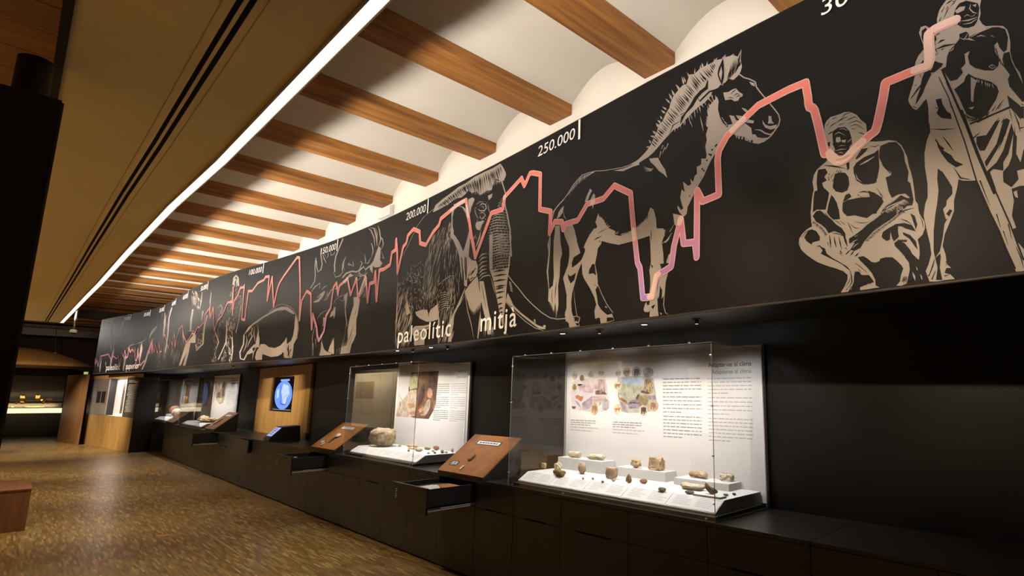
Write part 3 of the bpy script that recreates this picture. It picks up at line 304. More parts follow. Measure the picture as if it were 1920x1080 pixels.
"mammoth_drawing":[[1,0,[16029,3321,16077,3386,16220,3417,16360,3435,16528,3463,16660,3464,16817,3484,16972,3483,17120,3477,17249,3483,17294,3437,17340,3374,17349,3347,17317,3306,17260,3322,17187,3360,17146,3323,17124,3270,17047,3289,16989,3279,16929,3275,16863,3330,16784,3333,16717,3378,16671,3354,16591,3339,16506,3352,16421,3346,16337,3330,16231,3328,16141,3321]],[2,21,[70,13,35,12,16117,3367,16362,3418,16563,3447,16756,3466,16973,3465,17250,3467,16196,3320,16490,3339,16719,3352,16929,3275,17076,3291,17315,3332]],[1,20,[30,9,15,10,16764,3375,16925,3315,17075,3309,17158,3353,17300,3353,16753,3330,16946,3258,17101,3255,17177,3297,17313,3276]],[1,10,[15403,2967,15514,3067,15694,3240,15842,3315,16028,3349,16190,3385,16185,3389,16023,3353,15835,3319,15686,3243,15506,3070,15395,2970]],[1,0,[16414,3258,16496,3282,16470,3245,16443,3179,16453,3086,16483,3026,16482,2973,16571,2918,16627,2855,16679,2787,16707,2823,16735,2887,16761,2949,16784,2997,16808,2915,16776,2837,16751,2727,16618,2750,16560,2835,16483,2936,16424,2974,16426,3056,16426,3146]],[1,0,[16725,3287,16804,3286,16841,3257,16785,3187,16774,3137,16755,3107,16690,3157,16618,3234,16574,3263,16668,3215,16711,3187,16714,3239]],[1,0,[16443,3306,16545,3299,16676,3301,16678,3274,16582,3263,16498,3265]],[1,10,[16667,3197,16733,3075,16781,2997,16787,2997,16758,3074,16673,3197]],[1,10,[16514,3269,16629,3230,16723,3131,16726,3132,16639,3234,16515,3271]],[1,10,[16932,3167,16978,3179,17025,3158,17040,3125,17015,3109,16944,3127,16908,3149,16905,3148,16940,3119,17022,3097,17058,3119,17038,3162,16971,3190,16929,3169]],[1,10,[16929,3100,17003,3088,17033,3058,16993,3037,16930,3068,16928,3066,16997,3029,17047,3054,17006,3094,16929,3102]],[1,10,[16963,3151,16996,3145,17000,3126,17003,3125,17004,3149,16962,3153]],[1,10,[16845,3172,16861,3116,16917,3052,16920,3053,16873,3115,16848,3172]],[1,10,[17072,3150,17087,3096,17124,3038,17127,3038,17098,3095,17075,3150]],[1,10,[16875,3198,16937,3206,17011,3190,17011,3191,16932,3214,16873,3200]],[1,0,[16887,3024,16951,3020,17029,3010,16988,2978,16962,2932,16904,2953,16875,2995]],[1,0,[17067,3233,17142,3234,17130,3202,17085,3187]],[1,0,[16949,2876,16976,2939,16968,2857,16926,2800,16894,2785]],[1,10,[17172,3347,17233,3313,17304,3310,17302,3313,17232,3325,17174,3350]],[1,10,[17273,3314,17344,3178,17337,3083,17386,2976,17435,2840,17444,2745,17472,2598,17490,2596,17462,2742,17453,2837,17404,2973,17357,3079,17363,3174,17291,3312]],[1,10,[17196,3058,17253,3060,17336,3038,17336,3040,17250,3069,17194,3060]],[1,20,[7,7,40,4,17210,3057,17325,3039,17208,3040,17324,3020]],[1,10,[17176,3037,17246,3037,17350,3010,17350,3012,17244,3046,17174,3040]],[1,20,[7,8,40,4,17189,3037,17339,3011,17188,3019,17338,2992]],[1,10,[17155,3017,17240,3013,17363,2983,17363,2984,17237,3022,17154,3019]],[1,20,[7,7,40,4,17169,3016,17353,2983,17167,2999,17351,2964]],[1,10,[17135,2996,17233,2990,17377,2955,17377,2957,17231,2999,17133,2999]],[1,20,[7,8,40,4,17148,2996,17366,2955,17147,2978,17365,2937]],[1,10,[17116,2975,17228,2966,17390,2927,17390,2929,17226,2975,17115,2977]],[1,20,[7,8,40,4,17130,2975,17379,2928,17128,2957,17378,2909]],[1,10,[17110,2951,17230,2941,17403,2900,17403,2902,17228,2949,17109,2953]],[1,20,[7,8,40,4,17124,2951,17393,2900,17123,2933,17391,2882]],[1,10,[17105,2927,17232,2915,17417,2873,17417,2875,17231,2924,17104,2929]],[1,20,[7,7,40,4,17119,2926,17406,2873,17117,2909,17405,2855]],[1,10,[17099,2903,17233,2890,17425,2847,17425,2849,17231,2899,17098,2905]],[1,20,[7,7,40,4,17113,2902,17414,2847,17112,2885,17413,2829]],[1,10,[17097,2878,17233,2865,17429,2822,17429,2824,17231,2874,17096,2880]],[1,20,[7,7,40,4,17111,2877,17419,2822,17110,2860,17417,2804]],[1,10,[17104,2851,17239,2839,17433,2797,17433,2799,17237,2848,17103,2853]],[1,20,[7,8,40,4,17118,2851,17423,2797,17117,2833,17421,2779]],[1,10,[17111,2824,17245,2814,17438,2772,17438,2774,17243,2822,17110,2827]],[1,20,[7,7,40,4,17125,2824,17427,2772,17123,2807,17426,2754]],[1,10,[17118,2798,17251,2788,17442,2747,17442,2749,17249,2796,17117,2800]],[1,20,[7,8,40,4,17132,2798,17431,2747,17130,2780,17430,2729]],[1,10,[17125,2772,17256,2762,17446,2723,17446,2725,17255,2770,17124,2774]],[1,20,[7,8,40,4,17139,2772,17436,2723,17137,2754,17434,2704]],[1,10,[17132,2745,17262,2736,17450,2698,17450,2700,17260,2745,17131,2747]],[1,20,[7,7,40,4,17145,2745,17440,2698,17144,2728,17438,2680]],[1,10,[17138,2719,17268,2711,17454,2674,17454,2675,17266,2719,17137,2721]],[1,20,[7,7,40,4,17152,2719,17444,2673,17151,2702,17443,2655]],[1,10,[17145,2693,17274,2685,17458,2649,17458,2651,17272,2693,17144,2695]],[1,20,[7,7,40,4,17159,2693,17448,2649,17158,2676,17447,2631]],[1,10,[17152,2667,17279,2660,17463,2625,17463,2627,17278,2668,17151,2669]],[1,20,[7,7,40,4,17166,2667,17452,2624,17164,2650,17451,2606]],[1,20,[14,6,15,6,17335,3052,17416,2860,17445,2623,17381,3025,17444,2838,17472,2618]],[1,30,[60,6,-40,-90,8,16003,3079,16219,3118,16357,3144,16413,2951,16397,2794,15993,2865]],[1,30,[20,13,-5,-80,8,16340,3147,16430,3109,16465,2941,16353,2873]],[1,30,[24,5,-34,-28,20,17108,2894,17185,3008,17169,2673,17126,2681]],[1,30,[14,7,-27,-42,20,16805,2941,16918,2884,16913,2769,16796,2875]],[1,30,[16,6,14,-36,50,16846,3172,17087,3163,17131,2971,16892,3008]],[1,30,[12,6,-79,3,25,17259,3152,17355,3159,17349,3057,17222,3080]],[1,0,[16404,3007,16500,2987,16601,2892,16680,2790,16762,2777,16773,2869,16798,2864,16783,2722,16844,2675,16924,2655,16948,2593,16937,2513,16835,2478,16785,2537,16782,2437,16733,2453,16704,2632,16693,2510,16646,2641,16600,2807,16507,2921]],[2,11,[16653,2734,16679,2615,16701,2488,16719,2486,16697,2613,16671,2731]],[2,11,[16712,2734,16725,2628,16754,2501,16759,2501,16744,2626,16717,2734]],[2,11,[16822,2531,16882,2559,16929,2585,16924,2587,16864,2570,16818,2533]],[2,11,[16808,2483,16865,2501,16934,2504,16933,2506,16855,2511,16804,2485]],[1,30,[60,10,-61,-187,6,16058,3078,16221,3022,16245,2817,16235,2544,16194,2342,15991,2354,15886,2626,15959,2867]],[1,30,[70,9,5,-116,10,16295,2940,16596,2839,16731,2474,16580,2237,16458,2250,16330,2638]],[1,30,[130,8,25,-51,60,15336,2656,15548,2782,15887,2615,15978,2456,15974,2312,15738,2325,15398,2432]],[1,30,[40,7,78,-33,60,15509,2704,15637,2851,15926,2849,15933,2620,15725,2580]],[1,30,[110,10,-72,-162,7,15356,2533,15632,2545,15716,2304,15714,1988,15395,1961,15340,2306]],[1,30,[60,9,-36,-55,30,16211,2558,16544,2574,16585,2381,16560,2239,16265,2292]],[1,30,[50,8,-31,-130,9,16270,2248,16580,2237,16591,1953,16306,1950]],[1,30,[30,9,-45,-49,14,15908,2465,16208,2580,16238,2337,16043,2304]],[1,0,[15788,2306,15928,2316,16043,2304,16078,2246,16112,2297,16242,2337,16269,2185,16150,2172,16037,2184,15893,2231,15817,2269]],[2,11,[16027,2405,16053,2303,16087,2223,16093,2223,16080,2301,16034,2405]],[2,11,[16140,2435,16191,2342,16197,2342,16159,2434]],[1,0,[15729,2131,15809,2158,15996,2147,16135,2152,16092,2104,16030,2096,16027,1952,15814,1959,15787,2061,15722,2097]],[2,11,[15796,2093,15939,2094,16134,2131,16131,2134,15929,2105,15794,2095]],[2,11,[15697,2340,15840,2221,16015,2171,16237,2170,16236,2173,16015,2180,15854,2227,15701,2341]],[1,10,[16228,2392,16276,2184,16307,1950,16314,1950,16302,2182,16235,2392]],[1,10,[16750,2432,16638,2296,16513,2165,16401,1997,16409,1995,16544,2156,16668,2286,16758,2429]],[1,10,[16740,2362,16666,2291,16581,2217,16584,2216,16679,2286,16743,2360]],[1,0,[16591,2226,16567,2086,16556,1950,16492,1949,16511,2142]],[1,10,[16259,2528,16345,2557,16465,2582,16544,2573,16544,2575,16458,2591,16333,2565,16256,2530]],[1,10,[16474,2457,16505,2390,16500,2308,16504,2307,16522,2389,16478,2457]],[1,10,[15580,2458,15622,2360,15617,2292,15623,2291,15647,2358,15586,2458]],[1,0,[15564,2507,15615,2407,15679,2308,15596,2288,15560,2367]],[1,10,[15318,2756,15346,2366,15372,2009,15377,2008,15367,2363,15323,2756]],[1,10,[16291,2438,16374,2435,16481,2408,16481,2410,16374,2442,16289,2440]],[1,10,[16294,2414,16377,2413,16483,2389,16483,2391,16376,2421,16292,2416]],[1,10,[16296,2390,16380,2392,16485,2370,16485,2372,16379,2399,16295,2392]],[1,10,[16299,2366,16383,2370,16487,2351,16487,2353,16381,2378,16298,2368]],[1,10,[16302,2342,16385,2349,16489,2332,16490,2334,16383,2356,16300,2344]],[1,10,[16305,2318,16388,2327,16491,2313,16492,2315,16385,2335,16303,2320]],[1,10,[16308,2295,16391,2306,16494,2294,16494,2296,16387,2314,16306,2296]],[1,10,[16311,2271,16394,2285,16496,2275,16496,2277,16389,2292,16309,2273]],[1,0,[17152,2535,17433,2508,17432,2402,17424,2298,17421,2229,17406,2127,17403,2049,17390,2025,17345,2116,17305,2225,17263,2319,17208,2453]],[2,11,[17221,2504,17316,2495,17403,2493,17402,2497,17309,2514,17219,2509]],[2,11,[17224,2464,17326,2455,17421,2452,17420,2457,17320,2473,17222,2469]],[2,11,[17224,2419,17324,2410,17417,2409,17416,2413,17318,2429,17222,2424]],[2,11,[17256,2365,17338,2359,17413,2361,17411,2365,17330,2378,17254,2369]],[2,11,[17258,2345,17328,2341,17391,2344,17389,2349,17319,2360,17255,2349]],[2,11,[17260,2310,17334,2307,17401,2310,17400,2314,17326,2325,17258,2315]],[2,11,[17285,2261,17337,2261,17381,2267,17379,2271,17326,2279,17282,2265]],[2,11,[17301,2206,17344,2207,17377,2215,17375,2219,17331,2225,17297,2210]],[2,11,[17325,2166,17362,2168,17388,2176,17385,2180,17347,2185,17320,2170]],[2,11,[17339,2129,17371,2132,17391,2141,17388,2145,17354,2149,17333,2133]],[1,0,[17126,2858,17177,2848,17201,2537,17152,2535,17134,2668]],[1,10,[17179,2824,17295,2815,17452,2795,17451,2797,17291,2824,17178,2826]],[1,20,[8,9,40,4,17187,2825,17444,2792,17193,2805,17437,2777]],[1,10,[17181,2798,17296,2790,17453,2770,17453,2772,17293,2799,17180,2800]],[1,20,[8,8,40,4,17189,2799,17446,2767,17195,2779,17439,2752]],[1,10,[17183,2772,17298,2765,17455,2745,17454,2748,17295,2774,17182,2774]],[1,20,[8,9,40,4,17191,2774,17447,2743,17197,2754,17441,2728]],[1,10,[17185,2747,17300,2740,17456,2721,17456,2723,17297,2748,17184,2749]],[1,20,[8,9,40,4,17193,2748,17449,2718,17199,2728,17442,2703]],[1,10,[17187,2721,17302,2715,17458,2696,17458,2699,17299,2723,17186,2723]],[1,20,[8,8,40,4,17195,2722,17451,2694,17201,2703,17444,2679]],[1,10,[17189,2696,17304,2689,17460,2672,17459,2674,17301,2698,17188,2698]],[1,20,[8,8,40,4,17197,2697,17452,2669,17203,2677,17446,2654]],[1,10,[17191,2670,17306,2664,17461,2648,17461,2650,17303,2673,17190,2672]],[1,20,[8,9,40,4,17199,2672,17454,2645,17205,2652,17447,2630]],[1,10,[17193,2645,17308,2640,17463,2623,17462,2625,17304,2648,17192,2647]],[1,20,[8,8,40,4,17201,2646,17455,2620,17207,2627,17449,2606]],[1,10,[17195,2620,17309,2615,17465,2599,17464,2601,17306,2623,17194,2622]],[1,20,[8,8,40,4,17203,2621,17457,2596,17209,2601,17450,2581]],[1,10,[17197,2594,17311,2590,17466,2575,17466,2577,17308,2598,17196,2596]],[1,20,[8,9,40,4,17205,2596,17459,2572,17211,2576,17452,2557]],[1,10,[17199,2569,17313,2565,17468,2551,17467,2553,17310,2574,17198,2571]],[1,20,[8,9,40,4,17207,2571,17460,2548,17213,2551,17454,2533]],[1,10,[17201,2544,17315,2540,17469,2527,17469,2529,17312,2549,17200,2546]],[1,20,[8,9,40,4,17209,2546,17462,2524,17215,2526,17455,2509]],[1,10,[17462,2788,17453,2638,17435,2499,17430,2403,17434,2402,17453,2495,17471,2634,17466,2787]],[1,0,[17447,2295,17488,2245,17537,2181,17643,2111,17759,2048,17870,1991,17965,1961,17979,1949,17898,1959,17788,2013,17644,2092,17523,2164,17421,2227,17438,2279]],[2,11,[17485,2264,17529,2206,17580,2167,17583,2168,17541,2208,17488,2265]],[2,11,[17700,2087,17783,2045,17841,2009,17843,2010,17790,2049,17702,2089]],[1,10,[17424,2454,17504,2381,17598,2308,17703,2218,17804,2148,17915,2080,18022,2029,18111,2009,18209,2004,18336,2009,18365,1997,18356,1972,18312,1962,18316,1956,18363,1967,18374,1998,18335,2015,18207,2011,18112,2015,18025,2034,17921,2084,17812,2152,17712,2221,17606,2311,17513,2384,17433,2457]],[1,10,[17419,2219,17582,2107,17716,2027,17843,1967,17952,1939,17954,1942,17846,1971,17721,2031,17588,2110,17425,2222]],[1,0,[17942,1981,17975,1980,17978,1962,17950,1964]],[1,0,[17821,2036,17841,2038,17849,2009,17829,2011]],[1,20,[10,7,15,4,17456,2390,17484,2308,17502,2366,17530,2285]],[1,0,[16884,2482,16955,2510,16973,2470,16997,2391,17029,2313,17045,2265,16977,2226,16929,2190,16874,2217,16792,2323,16745,2396,16816,2444]],[1,20,[20,11,15,6,16790,2342,16923,2251,17041,2274,16857,2202,16933,2147,17039,2201]],[1,0,[16760,2934,16793,2690,16925,2646,16955,2605,16953,2539,16847,2497,16807,2542,16742,2464,16743,2640,16711,2784]],[2,11,[16846,2526,16902,2563,16920,2591,16916,2593,16886,2571,16842,2527]],[2,11,[16726,2721,16751,2619,16751,2502,16770,2499,16769,2616,16745,2719]],[2,11,[16806,2531,16842,2575,16838,2576,16792,2536]],[1,10,[16970,2673,17027,2692,17098,2692,17097,2695,17015,2705,16966,2676]],[1,10,[16973,2639,17030,2658,17101,2659,17100,2662,17018,2671,16969,2642]],[1,10,[16977,2600,17033,2620,17104,2621,17103,2624,17021,2632,16972,2603]],[1,10,[16980,2562,17037,2581,17107,2583,17106,2586,17025,2594,16976,2565]],[1,10,[16983,2528,17040,2548,17110,2550,17108,2553,17027,2561,16979,2531]],[1,10,[16986,2495,17042,2515,17113,2517,17111,2520,17030,2527,16982,2497]],[1,0,[16991,2457,17063,2449,17105,2340,17147,2225,17188,2131,17225,2066,17217,1969,17165,1973,17137,2074,17081,2187,17029,2294]],[2,11,[17035,2423,17075,2306,17129,2191,17132,2191,17085,2306,17038,2423]],[1,10,[16748,2386,16815,2205,16879,2096,16945,1953,16948,1953,16891,2096,16828,2205,16751,2386]],[1,0,[17034,2192,17051,2081,17019,1948,17002,1949,17017,2084]],[1,10,[16992,2466,17061,2488,17139,2486,17176,2474,17178,2476,17138,2496,17051,2498,16988,2468]],[1,10,[17176,2467,17216,2379,17253,2311,17256,2311,17227,2379,17179,2467]],[1,10,[16938,2286,16988,2296,17031,2275,17033,2276,16987,2302,16936,2287]],[1,10,[17409,2057,17423,1987,17463,1940,17466,1940,17438,1987,17412,2057]],[1,20,[10,8,15,4,17108,2067,17241,2038,17093,1952,17272,1943]]],
"giant_deer_drawing":[[1,10,[12969,3340,12962,3213,13003,3071,12996,3001,12893,2920,12915,2912,13021,2994,13028,3068,12987,3209,12994,3335]],[1,10,[12986,3304,13021,3194,13081,3118,13177,3138,13203,3210,13132,3367,13126,3451,13099,3457,13105,3371,13176,3214,13152,3148,13091,3127,13047,3192,13014,3301]],[1,10,[13159,3373,13221,3288,13308,3215,13314,3216,13244,3290,13165,3373]],[1,10,[13172,3390,13281,3302,13285,3302,13187,3392]],[1,10,[13393,3387,13428,3297,13517,3303,13536,3343,13531,3345,13500,3312,13443,3300,13398,3387]],[1,10,[13724,3486,13622,3363,13557,3261,13544,3161,13571,3056,13601,3052,13575,3156,13587,3253,13651,3352,13754,3475]],[1,10,[13720,3454,13646,3378,13603,3303,13607,3301,13662,3372,13725,3453]],[1,10,[13306,3391,13336,3315,13307,3278,13311,3277,13354,3311,13310,3391]],[1,10,[13545,3060,13622,2976,13759,2977,13809,3022,13805,3024,13744,2987,13630,2983,13549,3060]],[1,10,[13872,3220,13792,3145,13788,3056,13830,3000,13836,3000,13814,3052,13818,3138,13878,3218]],[1,10,[13843,3155,13818,3090,13867,3034,13870,3034,13834,3088,13847,3154]],[1,10,[13955,3117,14019,3085,14121,3052,14080,3128,14075,3129,14101,3060,14028,3092,13958,3119]],[1,10,[14008,3073,13969,3098,13980,3114,13975,3116,13951,3099,14005,3071]],[1,10,[14394,3162,14431,3081,14430,3042,14527,3026,14590,3092,14585,3094,14511,3035,14444,3045,14451,3079,14399,3162]],[1,10,[14295,3075,14308,3083,14346,3058,14312,3027,14281,2975,14318,2922,14323,2922,14301,2971,14332,3021,14366,3055,14313,3091,14290,3077]],[1,10,[13839,2935,13931,2979,14086,2985,14216,2957,14322,2971,14407,2994,14456,2949,14580,2978,14554,2995,14449,2967,14404,3011,14298,2988,14206,2975,14078,3003,13907,2997,13807,2951]],[1,0,[14567,2987,14656,3036,14717,3135,14763,3199,14826,3160,14832,3016,14896,2970,14845,2934,14730,2943,14647,2974,14664,2881,14573,2949]],[1,10,[14728,3205,14700,3321,14616,3451,14478,3486,14477,3483,14591,3448,14669,3325,14720,3206]],[1,10,[14758,3190,14822,3269,14761,3400,14702,3467,14695,3467,14735,3403,14794,3275,14752,3192]],[1,10,[14668,3207,14637,3324,14536,3438,14440,3484,14437,3482,14516,3436,14614,3326,14662,3208]],[1,10,[14842,3139,14898,3200,14856,3274,14784,3314,14780,3312,14835,3273,14874,3206,14836,3141]],[1,10,[14719,3243,14705,3365,14645,3451,14641,3451,14687,3368,14715,3244]],[1,10,[14849,3120,14915,3021,14846,3051,14844,3049,14938,3016,14855,3120]],[1,10,[14553,3273,14595,3219,14615,3162,14595,3092,14600,3090,14635,3157,14614,3217,14558,3273]],[1,10,[14614,3180,14588,3250,14547,3276,14543,3275,14571,3251,14609,3181]],[1,0,[13860,2861,13930,2929,14046,2970,14135,2929,14034,2924,13977,2903,13944,2860]],[1,10,[14287,2973,14318,2889,14472,2885,14522,2919,14516,2922,14456,2899,14333,2897,14295,2972]],[1,10,[14348,2873,14273,2859,14184,2905,14180,2903,14272,2848,14352,2870]],[1,0,[14357,2723,14441,2804,14484,2889,14532,2846,14525,2774,14454,2729,14424,2678,14355,2622]],[1,10,[13467,2730,13540,2817,13705,2816,13862,2859,13858,2862,13691,2829,13520,2828,13460,2732]],[1,10,[12941,2858,13048,2915,13176,2950,13172,2875,13180,2873,13187,2961,13023,2928,12934,2861]],[1,10,[13247,2855,13331,2882,13399,2892,13396,2895,13315,2893,13242,2857]],[1,10,[13140,2754,13250,2788,13339,2823,13332,2828,13221,2805,13132,2758]],[1,10,[13359,2722,13440,2782,13405,2818,13400,2818,13422,2787,13355,2723]],[1,30,[18,7,46,-36,60,14418,2715,14518,2703,14515,2613,14414,2625]],[1,30,[16,8,-77,-10,60,14046,2970,14458,2930,14431,2860,14096,2916]],[1,0,[13024,2712,13162,2734,13258,2790,13313,2834,13359,2819,13308,2754,13192,2695,13083,2696]],[1,10,[13355,2719,13352,2694,13434,2708,13466,2764,13534,2818,13529,2820,13446,2771,13415,2715,13350,2704,13360,2718]],[1,10,[13178,2454,13277,2514,13376,2544,13500,2555,13498,2556,13367,2551,13265,2520,13175,2455]],[1,10,[13614,2622,13710,2678,13831,2703,13993,2715,13991,2717,13823,2710,13699,2684,13611,2624]],[1,0,[13913,2697,13990,2726,14019,2732,14012,2610,13997,2527,14036,2430,14094,2286,14070,2306,13986,2481,13952,2626]],[1,0,[14189,2647,14312,2642,14378,2607,14361,2509,14352,2428,14325,2358,14349,2176,14294,2099,14250,2066,14220,1960,13955,1959,13979,2045,14098,2057,14134,2137,14106,2248,14135,2393,14180,2481,14218,2551]],[2,11,[14262,2309,14191,2171,14098,2048,14102,2047,14209,2167,14266,2308]],[2,11,[14287,2471,14272,2418,14276,2417,14301,2468]],[2,11,[14266,2182,14208,2097,14153,1982,14156,1981,14220,2094,14269,2182]],[1,20,[10,8,15,4,13954,1963,14113,1983,13996,2164,14089,2103]],[1,0,[13639,2072,13709,2135,13732,2181,13785,1971,13733,1969,13675,1995,13611,2007]],[1,0,[13359,1965,13390,2046,13384,2124,13391,2163,13445,2092,13488,2042,13568,2009,13698,1984,13703,1961]],[2,11,[13614,1998,13525,2051,13469,2091,13465,2090,13511,2048,13611,1997]],[1,20,[10,7,15,4,13674,2004,13774,2028,13662,2166,13742,2161]],[1,10,[13372,2242,13389,2163,13394,2163,13390,2241]],[1,10,[13375,2469,13384,2350,13399,2348,13424,2463]],[1,0,[13563,2452,13591,2518,13649,2541,13663,2579,13705,2575,13712,2487,13694,2422,13663,2472,13603,2458]],[1,10,[13157,2386,13108,2280,13103,2199,13178,1978,13182,1978,13120,2198,13125,2277,13161,2385]],[1,10,[13199,2194,13232,2093,13238,2093,13221,2193]],[1,10,[13131,2138,13167,1968,13176,1968,13162,2136]],[1,10,[13854,2024,13850,1959,13853,1959,13864,2023]],[1,10,[13913,2039,13921,1965,13924,1965,13924,2038]],[1,20,[8,6,15,4,14039,2364,14041,2142,14067,2325,14015,2070]],[1,10,[13782,2662,13910,2627,13936,2694,13932,2695,13900,2635,13783,2664]]],
"hippo_drawing":[[1,0,[10865,2392,10983,2500,11181,2568,11411,2631,11645,2676,11840,2723,12041,2736,12244,2717,12426,2641,12501,2589,12436,2595,12187,2677,11917,2688,11684,2657,11451,2612,11289,2560,11121,2523,11028,2464]],[1,10,[11646,2690,11901,2769,12066,2769,12272,2727,12450,2652,12590,2522,12655,2371,12640,2227,12653,2226,12668,2370,12602,2522,12460,2654,12277,2732,12065,2775,11892,2776,11636,2696]],[1,0,[12521,2573,12603,2492,12645,2372,12630,2227,12566,2158,12567,2013,12547,1964,12369,1970,12284,1981,12283,2054,12112,2009,11878,2003,11627,2051,11574,2053,11583,1975,11384,1974,11339,2015,11367,2108,11426,2153,11481,2214,11623,2206,11773,2153,11983,2131,12143,2158,12261,2219,12321,2275,12355,2169,12430,2195,12511,2264,12532,2380,12525,2483]],[2,11,[12506,2411,12491,2295,12459,2194,12466,2192,12517,2291,12513,2410]],[2,11,[12218,2055,12317,1964,12326,1965,12249,2058]],[2,11,[12402,2152,12382,2093,12477,1966,12488,1966,12428,2093,12413,2151]],[2,11,[12472,2092,12463,2033,12472,2031,12501,2087]],[2,11,[12362,2124,12417,2048,12409,1991,12416,1990,12446,2048,12369,2125]],[2,1,[11594,1975,11590,2060,11878,2003,12146,2008,12253,1974]],[1,10,[10845,2393,10866,2246,10771,2119,10820,2012,10981,1987,11044,2053,11100,2116,11062,2125,11006,2063,10958,2004,10853,2020,10812,2113,10907,2240,10886,2390]],[1,0,[11049,2105,11173,2181,11268,2224,11439,2168,11425,2295,11340,2428,11304,2222,11213,2163,11265,2097,11094,2072]],[1,10,[11026,2349,11084,2404,11145,2360,11062,2270,11023,2188,11032,2186,11097,2261,11181,2356,11071,2420,11017,2351]],[1,10,[11194,2502,11199,2372,11292,2254,11299,2255,11227,2371,11201,2501]],[1,10,[11294,2527,11350,2396,11315,2302,11323,2300,11382,2393,11301,2527]],[1,10,[10941,2371,10989,2287,10960,2192,10900,2112,10906,2111,10985,2187,11015,2285,10947,2371]],[1,10,[11108,2377,11148,2472,11095,2493,11090,2491,11119,2475,11101,2378]],[1,10,[11263,1986,11283,2093,11355,2171,11347,2174,11248,2100,11254,1986]]],
"standing_couple_drawing":[[1,10,[10246,3263,10251,3384,10297,3407,10335,3375,10396,3229,10461,3224,10399,3373,10289,3436,10179,3401,10173,3275]],[1,10,[10294,3224,10265,3314,10301,3354,10316,3326,10344,3218,10357,3217,10366,3322,10276,3377,10210,3323,10281,3225]],[1,30,[130,14,-10,-75,55,10158,3221,10536,3197,10643,2877,10569,2510,10173,2467,10072,2929]],[1,30,[50,14,72,-104,25,10106,2680,10460,2619,10498,2346,10564,1976,10404,1981,10178,2312]],[1,30,[50,13,10,-89,28,9631,2682,9834,2952,9980,2655,9873,2416,9768,2019,9581,2398]],[1,10,[10607,2881,10595,2645,10533,2447,10565,2441,10627,2640,10639,2877]],[1,10,[10110,2680,10153,2503,10182,2313,10121,2232,9940,2033,9975,2026,10156,2225,10218,2309,10189,2500,10146,2677]],[1,10,[9647,2932,9754,2969,9824,2916,9829,2809,9840,2808,9869,2913,9748,2986,9637,2935]],[1,10,[9601,2539,9752,2421,9857,2330,9793,2211,9805,2209,9902,2326,9793,2424,9611,2540]],[1,10,[9123,3285,9185,2977,9293,2782,9303,2781,9226,2973,9135,3284]],[1,10,[10275,2356,10412,2381,10488,2178,10518,1986,10527,1985,10524,2177,10443,2386,10270,2360]],[1,30,[24,12,-7,-57,45,10071,2232,10250,2223,10323,1983,10104,1990]],[1,30,[24,11,-7,-56,45,10335,2219,10497,2211,10544,1976,10404,1981]],[1,30,[20,13,-6,-45,50,9557,2115,9862,2102,9878,1989,9626,1997]]],
"reindeer_drawing":[[1,30,[24,27,283,-169,25,7675,3453,8115,3383,8541,3141,8500,2987,8156,3182,7898,3178]],[1,10,[8546,3347,8528,3144,8534,3016,8555,3013,8613,3132,8568,3344]],[1,10,[7913,3308,8034,3147,8063,3144,8013,3296]],[1,10,[9162,3259,9130,3110,9214,2949,9229,2948,9189,3102,9177,3256]],[1,10,[7948,3077,7921,2882,7985,2649,8135,2636,8075,2865,8101,3055]],[1,10,[8751,2965,8759,2777,8786,2773,8839,2952]],[1,10,[9053,2861,8971,2700,8981,2501,9025,2352,8681,2256,8656,2354,8562,2357,8704,2231,9105,2337,9065,2493,9055,2689,9136,2847]],[1,30,[34,15,-103,-60,40,8575,2481,8977,2546,9072,2329,8728,2288]],[1,0,[7966,2456,8304,2546,8514,2547,8563,2389,8186,2411,8161,2223,8029,1992,7818,1999,7958,2233,7750,2114,7664,2021,7456,1995,7671,2247,7823,2465]],[1,10,[8380,2591,8257,2502,8273,2499,8433,2581]],[1,10,[7927,2643,8392,2615,8389,2621,7915,2663]]],
"ibex_drawing":[[1,30,[26,24,-43,-200,7,4644,3276,5593,3317,5800,2796,5983,2061,5421,2080,5201,2746]],[1,30,[30,19,47,-186,12,6390,2556,7462,2587,7864,2157,7277,2034,6589,2040]],[1,10,[5709,3346,5501,3140,5687,2713,5668,2347,5827,2336,5847,2699,5664,3120,5868,3322]],[1,10,[5123,3231,5089,2947,5076,2755,5109,2752,5221,2933,5156,3227]],[1,10,[4310,3026,3872,2879,3806,2777,3823,2774,3937,2864,4328,3022]],[1,10,[7321,2799,7423,2590,7635,2411,7653,2411,7501,2585,7341,2797]],[1,10,[6999,2759,6809,2461,6836,2458,7086,2747]]],
